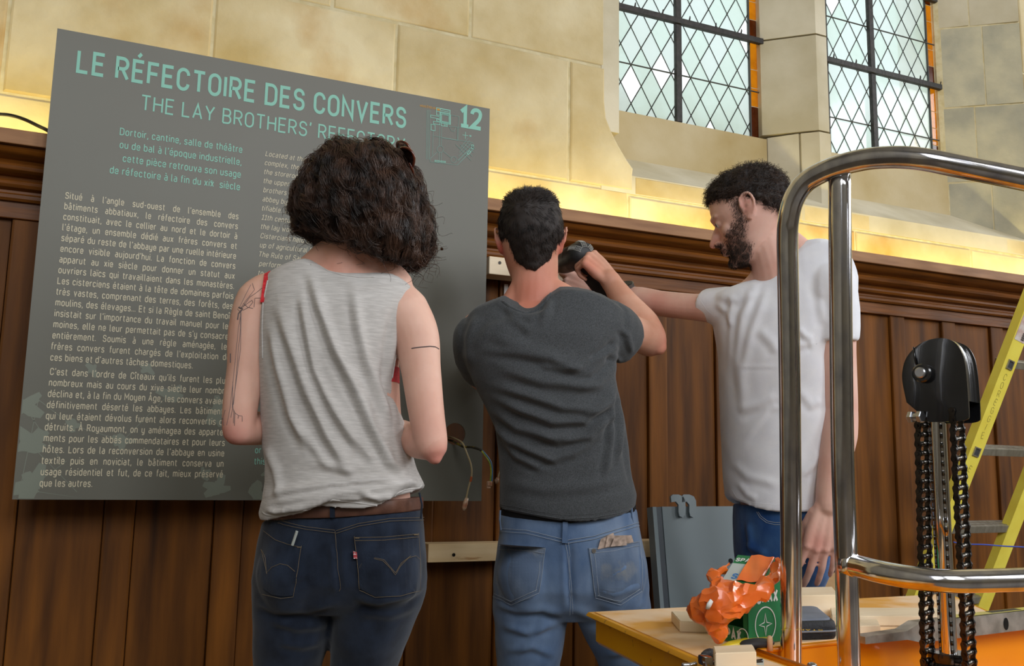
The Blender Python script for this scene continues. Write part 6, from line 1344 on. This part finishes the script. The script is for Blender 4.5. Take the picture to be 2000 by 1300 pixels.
# ------------------------------------------------------------ stepladder beyond the trolley
def ladder():
    m_l = mat('yellow_fibreglass', (244,228,92), .5, col2=(236,216,78), scale=14, bump=.05); m_al = mat('brushed_aluminium', (188,186,176), .38, metal=.85, col2=(164,160,148), scale=60, stretch=(1,1,.1)); m_pen = mat('pencil_writing', (150,138,60), .8); m_st = mat('white_sticker', (226,222,214), .5, col2=(200,160,150), scale=30)
    d0 = 2.90; c = lambda x, y, d: P(x, y, d)
    A, B = c(2054,500,d0-.02), c(1786,1196,d0); ax = unit(B-A); B = B+ax*(B[2]/-ax[2]); off = c(1936,1188,d0*1.055)-c(1800,1194,d0); off[2] = 0
    L_ = empty('stepladder', tuple(B), 'yellow stepladder with aluminium treads standing beyond the trolley mast', 'ladder'); pp = []
    wd = .062; nrm = unit(np.cross(off, ax)); nrm = nrm if nrm@FWD < 0 else -nrm; wv = unit(np.cross(ax, nrm)); wv = wv if wv@RIGHT > 0 else -wv      # wv across the rail face
    fn = unit(np.cross(ax, off)); fn = fn if fn@FWD < 0 else -fn
    for k, o in ((0, 0), (1, 1)):
        a, b = A+off*o-ax*.6, B+off*o
        mb = MB(); g = .0035
        prof = [(-.5,0),(.5,0),(.5,.45),(.5-.06,.45),(.5-.06,.06),(-.5+.06,.06),(-.5+.06,.45),(-.5,.45)]
        mb.rings([[q+wv*x*wd-fn*y*wd for x, y in prof] for q in (a, b)]); pp.append(mb.build('rail', m_l))
        mb = MB(); mb.box(b+UP*.012, (.075,.045,.03), bevel=.004); pp.append(mb.build('rubber_foot', m_blk))
    def on(y):       # point of the first rail's axis on picture row y
        t = 0
        q = A+(B-A)*0
        lo, hi = -.6, np.linalg.norm(B-A)
        for _ in range(40):
            m = (lo+hi)/2; yy = proj([A+ax*m])[1][0]
            if yy < y: lo = m
            else: hi = m
        return A+ax*lo
    for y in (545, 712, 882, 1036, 1182, 1330, 1480, 1630, 1780):
        q = on(y)
        mb = MB(); u = unit(off); v_ = unit(np.cross(u, fn)); v_ = v_ if v_[2] > 0 else -v_
        mb.box(q+off*.5-fn*.028, (np.linalg.norm(off), .052, .024), np.array([u, -fn, v_]).T, bevel=.002); 
        for s in (-1, 0, 1): mb.box(q+off*.5-fn*.028+v_*.0125+fn*s*.016, (np.linalg.norm(off)*.98, .006, .002), np.array([u, -fn, v_]).T)
        pp.append(mb.build('tread', m_al))
        mb = MB(); r = .0135; w = unit(wv); h_ = unit(np.cross(fn, w))
        mb.rings([[q+fn*z+w*x*k+h_*yv*k for x, yv in ((-r,-r),(r,-r),(r,r),(-r,r))] for z, k in ((.0,1.15),(.0035,1.1),(.0035,.80),(-.010,.75))], cap=False); o_ = mb.build('rung_socket', m_al); pp.append(o_)
        mb = MB(); mb.prism([q+fn*.0006+w*x+h_*yv for x, yv in ((-r*.8,-r*.8),(r*.8,-r*.8),(r*.8,r*.8),(-r*.8,r*.8))], fn*.0004); pp.append(mb.build('socket_opening', mat('dark_socket', (60,62,66), .6)))
    def write(txt, y0, y1, cap, m, name, w_=1.1):
        a, b = on(y0), on(y1); V, Fs = text_mesh(txt, bold=w_); dv = unit(b-a); s = np.linalg.norm(b-a)/(len(txt)*1.0); mb = MB()
        x = 0; allv = []
        for i, ch in enumerate(txt):
            wd_, v, f = glyph(ch, w_)
            if len(v) == 0: continue
            ctr = a+(b-a)*(i+.5)/len(txt); tlt = random.uniform(-.25, .25); ct, st = math.cos(tlt), math.sin(tlt)
            X = (v[:,0]-wd_/2)*cap/10; Y = (v[:,1]-5)*cap/10; X, Y = X*ct-Y*st, X*st+Y*ct
            wx = wv; hy = -dv
            mb.add(ctr+np.outer(X, wx)+np.outer(Y, hy)+fn*.0006, f)
        pp.append(mb.build(name, m))
    write('COREGGIE', 728, 858, .020, m_pen, 'pencil_lettering', .7); write('EX', 905, 945, .020, m_pen, 'pencil_lettering', .7)
    q = on(640); mb = MB(); dv = ax; mb.prism([q+fn*.0004+wv*x-dv*y for x, y in ((-.026,-.045),(.026,-.045),(.026,.07),(-.026,.07))], fn*.0004); o_ = mb.build('sticker', m_st); pp.append(o_)
    mb = MB()
    for k in range(11): mb.prism([q+fn*.001+wv*(.004+x)+dv*(.016+.0022*k+y) for x, y in ((0,0),(.016,0),(.016,.0011 if k%3 else .0016),(0,.0011 if k%3 else .0016))], fn*.0002)
    pp.append(mb.build('barcode', m_dark, kind='stuff'))
    # rear legs of the ladder
    for o in (0, 1):
        a = A+off*o-ax*.6-fn*.10; b = a*1.0; b = np.array([a[0]+.42, a[1]+.12, 0.012]); mb = MB(); mb.box((a+b)/2, (.045,.022,np.linalg.norm(a-b)), np.array([unit(np.cross(unit(a-b), fn)), np.cross(unit(a-b), unit(np.cross(unit(a-b), fn))), unit(a-b)]).T); pp.append(mb.build('rear_leg', m_l))
    adopt(L_, *pp)
    mb = MB(); mb.tube(catmull([c(1862,1058,2.85), c(1880,1062,2.84), c(1920,1063,2.83), c(1960,1066,2.83), c(2010,1069,2.83), c(2060,1078,2.83)], 6), .0022, n=6); o = mb.build('blue_string', mat('blue_twine', (70,90,190), .6), smooth=True); tag(o, 'thin blue string tied across the yellow ladder rails', 'string')
ladder()
# ------------------------------------------------------------ loose things on the platform
def props():
    m_green = mat('green_printed_card', (18,112,62), .5, col2=(24,122,70), scale=10); m_wprint = mat('white_print', (224,226,222), .5); m_card = mat('brown_cardboard', (190,148,98), .8, col2=(200,160,112), scale=20); m_bluep = mat('blue_print', (60,120,180), .5); m_gp = mat('light_grey_print', (176,184,180), .5)
    m_bag = mat('orange_plastic_film', (240,104,28), .32, col2=(246,124,44), scale=12, spec=.6); m_bag.node_tree.nodes['Principled BSDF'].inputs['Coat Weight'].default_value = .5
    Z = TZ+.0034
    def blk(name, bl, br, back, h, m, label, cat, z=Z, bev=.0012, group=None):
        a, b, c = Pz(*bl, z), Pz(*br, z), Pz(*back, z); mb = MB(); mb.rings([[a, b, b+c-a, c], [a+UP*h, b+UP*h, b+c-a+UP*h, c+UP*h]]); me = mb.mesh(name)
        bm = bmesh.new(); bm.from_mesh(me); bmesh.ops.bevel(bm, geom=list(bm.edges), offset=bev, segments=2, affect='EDGES'); bm.to_mesh(me); bm.free(); o = link(name, me, m); tag(o, label, cat, group); return o, a, b, c
    blk('pine_offcut', (1328,1234), (1410,1237), (1311,1213), .0165, m_pine2, 'small pine offcut lying in front of the orange bag', 'wood block')
    blk('pine_offcut', (1397,1312), (1478,1308), (1393,1296), .022, m_pine2, 'pale pine offcut at the front platform corner beside the orange tray', 'wood block')
    blk('pine_beam', (1560,1205), (1640,1203), (1552,1186), .036, m_pine2, 'thick pine beam lying at the back of the platform', 'timber')
    blk('pine_plank', (1645,1239), (1720,1236), (1642,1226), .012, m_pine2, 'short flat pine plank under the long one', 'timber')
    blk('pine_plank', (1625,1222), (1884,1222), (1622,1204), .0155, m_pine2, 'long pine plank lying behind the inner chrome upright', 'timber', z=Z+.0005)
    # green screw carton with a sloping cut, seen on its near corner
    c0, cl, cr = Pz(1462,1263,Z), Pz(1407,1249,Z), Pz(1560,1246,Z); el = unit(cl-c0); er = unit(cr-c0); Ls = np.linalg.norm(cl-c0); Lr = .112
    G = empty('screw_carton', tuple(c0), 'green open screw carton lettered SPAX under the crumpled orange bag', 'carton'); pp = []; t = .0015
    low, mid, hi = .024, .050, .088
    side = [c0, c0+er*Lr, c0+er*Lr+UP*hi, c0+er*.055+UP*hi, c0+UP*mid]
    for o, nm in ((0, 'side_panel'), (Ls, 'side_panel')):
        mb = MB(); mb.prism([p+el*o for p in side], el*(t if o == 0 else -t)); pp.append(mb.build(nm, m_green))
    mb = MB(); mb.prism([c0, cl, cl+UP*low, c0+UP*low], er*t); mb.prism([c0, c0+el*.010, c0+el*.010+UP*(mid-.002), c0+UP*mid], er*t); pp.append(mb.build('front_panel', m_green))
    mb = MB(); mb.prism([c0+er*Lr, c0+er*Lr+el*Ls, c0+er*Lr+el*Ls+UP*hi, c0+er*Lr+UP*hi], -er*t); pp.append(mb.build('back_panel', m_green))
    mb = MB(); mb.prism([c0, c0+er*Lr, c0+er*Lr+el*Ls, c0+el*Ls], UP*t); pp.append(mb.build('carton_floor', m_card))
    def letters(txt, org, ux, uy, cap, m, name, w_=2.2, lift=None, sx=.85):
        V, Fs = text_mesh(txt, bold=w_); n = np.cross(ux, uy); n = n if n@FWD < 0 else -n; mb = MB(); s = cap/10
        mb.add(np.asarray(org)+np.outer(V[:,0]*s*sx, ux)+np.outer(V[:,1]*s, uy)+np.outer(.0004+V[:,2]*.0003, n), Fs); return mb.build(name, m)
    uv = UP
    pp.append(letters('SPAX', cl+UP*.006-el*.004, -el, uv, .0125, m_wprint, 'brand_lettering', 2.6, sx=.92))
    pp.append(letters('SPAX', c0+er*.022+UP*.058, er, uv, .0150, m_wprint, 'brand_lettering', 2.6, sx=.92))
    def ring_(c, r, ux, w_, name, m, poly=None):
        n = np.cross(ux, UP); n = n if n@FWD < 0 else -n; mb = MB(); k = 36; P0 = [c+ux*r*math.cos(q)+UP*r*math.sin(q)+n*.0005 for q in np.linspace(0, 2*math.pi, k, endpoint=False)] if poly is None else [c+ux*x*r+UP*y*r+n*.0005 for x, y in poly]
        mb.tube(P0, w_, n=6, closed=True, flat=.4, up=n); return mb.build(name, m)
    pp.append(ring_(cl-el*(.049)+UP*.0125, .0105, -el, .0008, 'logo_ring', m_wprint))
    pp.append(ring_(c0+er*.040+UP*.027, .024, er, .0010, 'logo_ring', m_wprint)); pp.append(ring_(c0+er*.040+UP*.027, .019, er, .0009, 'logo_star', m_wprint, [(-.8,0),(-.15,.15),(0,.8),(.15,.15),(.8,0),(.15,-.15),(0,-.8),(-.15,-.15)]))
    adopt(G, *pp)
    # small box taped in orange film, tilted on the carton
    q = [P(1441,1083,1.345), P(1514,1090,1.345), P(1479,1146,1.285), P(1410,1133,1.285)]; n = unit(np.cross(q[1]-q[0], q[3]-q[0])); n = n if n@FWD < 0 else -n
    S_ = empty('screw_box', tuple(q[3]), 'small green and grey box wrapped in orange film, tilted on the green carton', 'box'); pp = []
    ux, uy = unit(q[1]-q[0]), unit(q[0]-q[3]); w_, h_ = np.linalg.norm(q[1]-q[0]), np.linalg.norm(q[0]-q[3]); O = q[3]; pt = lambda x, y, z=0: O+ux*x*w_+uy*y*h_+n*z
    mb = MB(); mb.rings([[pt(0,0,-.03), pt(1,0,-.03), pt(1,1,-.03), pt(0,1,-.03)], [pt(0,0), pt(1,0), pt(1,1), pt(0,1)]]); pp.append(mb.build('box_body', m_green))
    mb = MB(); mb.prism([pt(0,.0,.0003), pt(.36,0,.0003), pt(.36,.66,.0003), pt(0,.66,.0003)], n*.0002); pp.append(mb.build('grey_label', m_gp))
    pp.append(letters('SPAX', pt(.05,.74,.0006), ux, uy, .0085, m_wprint, 'box_lettering', 2.6)); pp.append(letters('S', pt(.20,.10,.0006), ux, uy, .012, m_bluep, 'blue_lettering', 2.6))
    G_ = []
    for i in range(9):
        v = i/8; G_.append([pt(.36+.66*u, v, .0026+.0012*math.sin(u*9+v*5)+(-.030*max(0, u-.93)/.07)) for u in np.linspace(0, 1, 16)])
    mb = MB(); mb.grid(G_); pp.append(mb.build('tape_film', m_bag, smooth=True)); adopt(S_, *pp)
    # crumpled orange bag: hanging folds of film, faceted
    mb = MB()
    for pts, rad in (([P(1400,1140,1.285), P(1425,1150,1.262), P(1455,1160,1.25), P(1485,1160,1.25)], [.008,.011,.012,.009]), ([P(1394,1122,1.31), P(1397,1140,1.28), P(1403,1158,1.26)], [.006,.009,.010]),
                     ([P(1352,1190,1.27), P(1372,1180,1.26), P(1400,1172,1.245), P(1440,1178,1.24), P(1468,1174,1.25)], [.007,.013,.016,.014,.009]), ([P(1360,1200,1.27), P(1385,1212,1.255), P(1402,1222,1.25)], [.007,.013,.010]),
                     ([P(1400,1200,1.25), P(1404,1225,1.25), P(1402,1244,1.255), P(1401,1250,1.255)], [.012,.011,.007,.003]), ([P(1440,1190,1.235), P(1415,1196,1.24), P(1395,1196,1.24)], [.010,.012,.011]),
                     ([P(1462,1166,1.25), P(1488,1150,1.258), P(1508,1125,1.285), P(1522,1100,1.31)], [.012,.010,.008,.005]), ([P(1400,1160,1.26), P(1440,1168,1.245), P(1470,1164,1.25)], [.014,.014,.011]),
                     ([P(1516,1090,1.34), P(1520,1105,1.31), P(1512,1130,1.28)], [.003,.004,.006]), ([P(1424,1098,1.335), P(1407,1118,1.31), P(1398,1128,1.30)], [.003,.004,.006])):
        limb(mb, pts, rad, n=12)
    me = fuse(mb, .0026, 1, 'orange_bag'); V = getV(me); N = getN(me); s = 42
    def ridg(v, sc, sd): return abs(noise.noise(Vector(v*sc+sd)))
    D_ = np.array([.014*(.25-ridg(v*[1,1,.7], 36, 3))+.008*(.24-ridg(v*[.7,1,1], 74, 9)) for v in V]); setV(me, V+N*D_[:, None])
    o = link('orange_bag', me, m_bag); md = o.modifiers.new('d', 'DECIMATE'); md.ratio = .13; me2 = bpy.data.meshes.new_from_object(o.evaluated_get(bpy.context.evaluated_depsgraph_get())); o.modifiers.clear(); o.data = me2; me2.polygons.foreach_set('use_smooth', [True]*len(me2.polygons)); me2.set_sharp_from_angle(angle=math.radians(30))
    tag(o, 'crumpled orange plastic bag hanging over the green screw carton', 'plastic bag')
    mb = MB(); mb.tube([P(1382,1188,1.222), P(1385,1180,1.220), P(1390,1172,1.222)], [.0035,.0046,.0036], n=10, flat=.5); w = mb.build('white_label', m_wprint, smooth=True); bpy.context.view_layer.update(); w.parent = o
    # tool pouch
    c = [Pz(1503,1252,Z), Pz(1636,1248,Z), Pz(1600,1216,Z), Pz(1515,1219,Z)]; W = empty('tool_pouch', tuple(sum(c)/4), 'black zipped case with grey lid lettered STANLEY behind the chrome handle', 'tool case'); pp = []
    mp_b = mat('black_ballistic_fabric', (26,28,34), .7, col2=(36,38,44), scale=160, bump=.2); mp_g = mat('grey_fabric_lid', (112,118,132), .75, col2=(120,126,140), scale=60); m_yp = mat('yellow_print', (214,170,20), .6)
    def rr(h, ins, n=8):
        ctr = sum(c)/4; out = []
        for i in range(4):
            a, b_, d_ = c[i-1], c[i], c[(i+1)%4]; p = b_+(ctr-b_)*ins; e1_, e2_ = unit(a-b_), unit(d_-b_); r = .014
            for t_ in np.linspace(0, 1, n): q1 = p+e1_*r; q2 = p+e2_*r; out.append((1-t_)**2*q1+2*(1-t_)*t_*p+t_**2*q2+UP*h)
        return out
    mb = MB(); mb.rings([rr(0,.04), rr(.004,0), rr(.018,0), rr(.024,.03), rr(.026,.10)]); pp.append(mb.build('case_body', mp_b, smooth=True, angle=50))
    mb = MB(); mb.rings([rr(.0245,.13), rr(.0285,.16), rr(.030,.24)]); pp.append(mb.build('lid', mp_g, smooth=True, angle=40))
    mb = MB(); mb.tube(rr(.012,-.012), .0016, n=6, closed=True); pp.append(mb.build('zip', mat('grey_zip', (130,134,144), .5), smooth=True))
    V, Fs = text_mesh('STANLEY', bold=2.0); o0 = Pz(1606,1229,Z+.031); ux = unit(Pz(1566,1228,Z+.031)-o0); uy = unit(Pz(1608,1237,Z+.031)-o0); s_ = .010/10; mb = MB(); mb.add(o0+np.outer(V[:,0]*s_*.9, ux)+np.outer(V[:,1]*s_, uy)+np.outer(V[:,2]*.0003, UP), Fs); pp.append(mb.build('brand_lettering', m_yp)); adopt(W, *pp)
    # brown cardboard standing on the floor behind the platform, just past the hanging hand
    q = [P(1540,1172,2.22), P(1660,1100,2.24)]; k = empty('cardboard_sheet', (q[0][0], q[0][1], 0), 'brown cardboard sheet standing on the floor just behind the hanging hand', 'cardboard')
    f0, f1 = np.array([q[0][0], q[0][1], 0]), np.array([q[1][0], q[1][1], 0]); nf = unit(np.cross(f1-f0, UP)); nf = nf if nf@FWD > 0 else -nf
    mb = MB(); mb.prism([f0, f1, q[1], q[0]], nf*.005); s1 = mb.build('sheet', m_card); mb = MB(); mb.prism([f1, f1+nf*.10, q[1]+nf*.10, q[1]], (f0-f1)*.02); s2 = mb.build('folded_side', m_card); adopt(k, s1, s2)
    # spirit level across the tray
    a, b = Pz(1690,1249,TZ+.012), Pz(2010,1211,TZ+.016); e_ = unit(b-a); b = b+e_*.35; lv = empty('spirit_level', tuple(a), 'silver spirit level with yellow label lying across the orange tray', 'spirit level'); pp = []
    m_alu = mat('scuffed_aluminium', (204,202,194), .4, metal=.8, col2=(150,148,140), scale=30); m_yl = mat('yellow_label', (214,200,90), .5, col2=(200,190,120), scale=20)
    f_ = unit(np.cross(e_, UP)); f_ = f_ if f_@FWD > 0 else -f_; Ln = np.linalg.norm(b-a); u_ = unit(np.cross(f_, e_)); u_ = u_ if u_[2] > 0 else -u_
    mb = MB(); mb.rings([[a+e_*s+f_*y+u_*z for y, z in ((0,-.006-k),(0,.004+k*1.5),(.022,.004+k*1.5),(.022,-.006-k))] for s, k in ((0,0),(.09,.001),(.12,.0075),(Ln,.008))]); pp.append(mb.build('level_body', m_alu))
    mb = MB(); mb.prism([a+e_*s+f_*y+u_*.0166 for s, y in ((.20,.002),(Ln-.05,.002),(Ln-.05,.020),(.20,.020))], u_*.0004); pp.append(mb.build('yellow_label', m_yl))
    mb = MB(); mb.box(a+e_*.335+f_*.011+u_*.0172, (.075,.012,.0006), np.array([e_, f_, u_]).T); pp.append(mb.build('dark_print', mat('dark_print', (60,60,56), .5)))
    cv = P(1930,1226,1.49); t_ = (cv-a)@e_; cc = a+e_*t_+u_*-.001; mb = MB(); ov = [cc-f_*.0006+e_*.0062*math.cos(q)+u_*.0095*math.sin(q) for q in np.linspace(0, 2*math.pi, 24, endpoint=False)]; mb.prism(ov, f_*.0005); pp.append(mb.build('vial_window', m_blk)); adopt(lv, *pp)
    # yellow and black handled tool, dowel, clip, black handled blade
    m_yt = mat('yellow_tool_plastic', (226,200,20), .4); kn = empty('yellow_handled_tool', tuple(Pz(1440,1270,Z)), 'yellow tool handle with black grip lying in front of the green carton', 'tool'); pp = []
    ctr = [Pz(1402,1279,Z), Pz(1430,1273,Z), Pz(1465,1268,Z), Pz(1505,1262,Z)]; mb = MB()
    mb.rings([[ctr[i]+FH*[.010,.022,.028,.024][i]*k_+UP*z_ for k_, z_ in ((0,.001),(0,[.008,.011,.012,.010][i]*.7),(.15,[.008,.011,.012,.010][i]),(.85,[.008,.011,.012,.010][i]),(1,[.008,.011,.012,.010][i]*.7),(1,.001))] for i in range(4)]); pp.append(mb.build('yellow_handle', m_yt, smooth=True, angle=50))
    mb = MB(); limb(mb, [Pz(1376,1279,Z+.006), Pz(1386,1276,Z+.007), Pz(1402,1277,Z+.006)], [.005,.007,.005], n=10); pass
    pp.append(mb.build('black_grip', mat('black_rubber_tool_grip', (38,38,40), .6, col2=(60,60,62), scale=200, bump=.4), smooth=True)); mb = MB(); mb.ell(Pz(1478,1256,Z+.008), (.030,.012,.007), None, 12); pp.append(mb.build('grip_pad', mat('black_pad', (46,46,48), .6), smooth=True)); adopt(kn, *pp)
    mb = MB(); b0 = Pz(1504,1270,Z); mb.tube([b0, b0+UP*.016, b0+UP*.0185, b0+UP*.020], [.0040,.0040,.0034,.0015], n=12); o = mb.build('wooden_dowel', mat('beech_dowel', (222,186,144), .7), smooth=True); tag(o, 'short wooden dowel standing beside the outer chrome tube', 'dowel')
    m_cl = mat('polished_clip', (200,200,205), .12, metal=1.0); cp = empty('metal_clip', tuple(Pz(1375,1298,Z)), 'shiny metal clip on the platform edge beside the pale offcut', 'clip'); pp = []
    c_ = Pz(1378,1302,Z); mb = MB(); mb.box(c_+UP*.008, (.020,.012,.012), frame(RH+FH*.3), bevel=.003); pp.append(mb.build('clip_body', m_cl, smooth=True, angle=40)); mb = MB(); mb.tube(catmull([c_-RH*.012+UP*.004, c_-RH*.020-FH*.004+UP*.003, c_-RH*.030-FH*.006+UP*.003], 4), .0028, n=8); mb.tube([c_+RH*.009+UP*.006, c_+RH*.014-FH*.008+UP*.005], .0035, n=8); pp.append(mb.build('clip_arm', m_cl, smooth=True)); adopt(cp, *pp)
    bl = empty('pruning_blade', tuple(Pz(1450,1302,Z+.02)), 'black edged grey blade tool in front of the pale offcut', 'tool'); a_ = [P(1441,1284,1.19), P(1450,1291,1.18), P(1468,1293,1.175), P(1490,1290,1.17)]; mb = MB(); mb.tube(catmull(a_, 5), [.0012]+[.003]*14+[.003], n=8); e1_ = mb.build('black_edge', m_blk, smooth=True)
    mb = MB(); mb.prism([P(1449,1292,1.18), P(1492,1291,1.17), P(1492,1325,1.15), P(1455,1325,1.15)], UP*.002); e2_ = mb.build('grey_plate', m_gp); adopt(bl, e1_, e2_)
props()
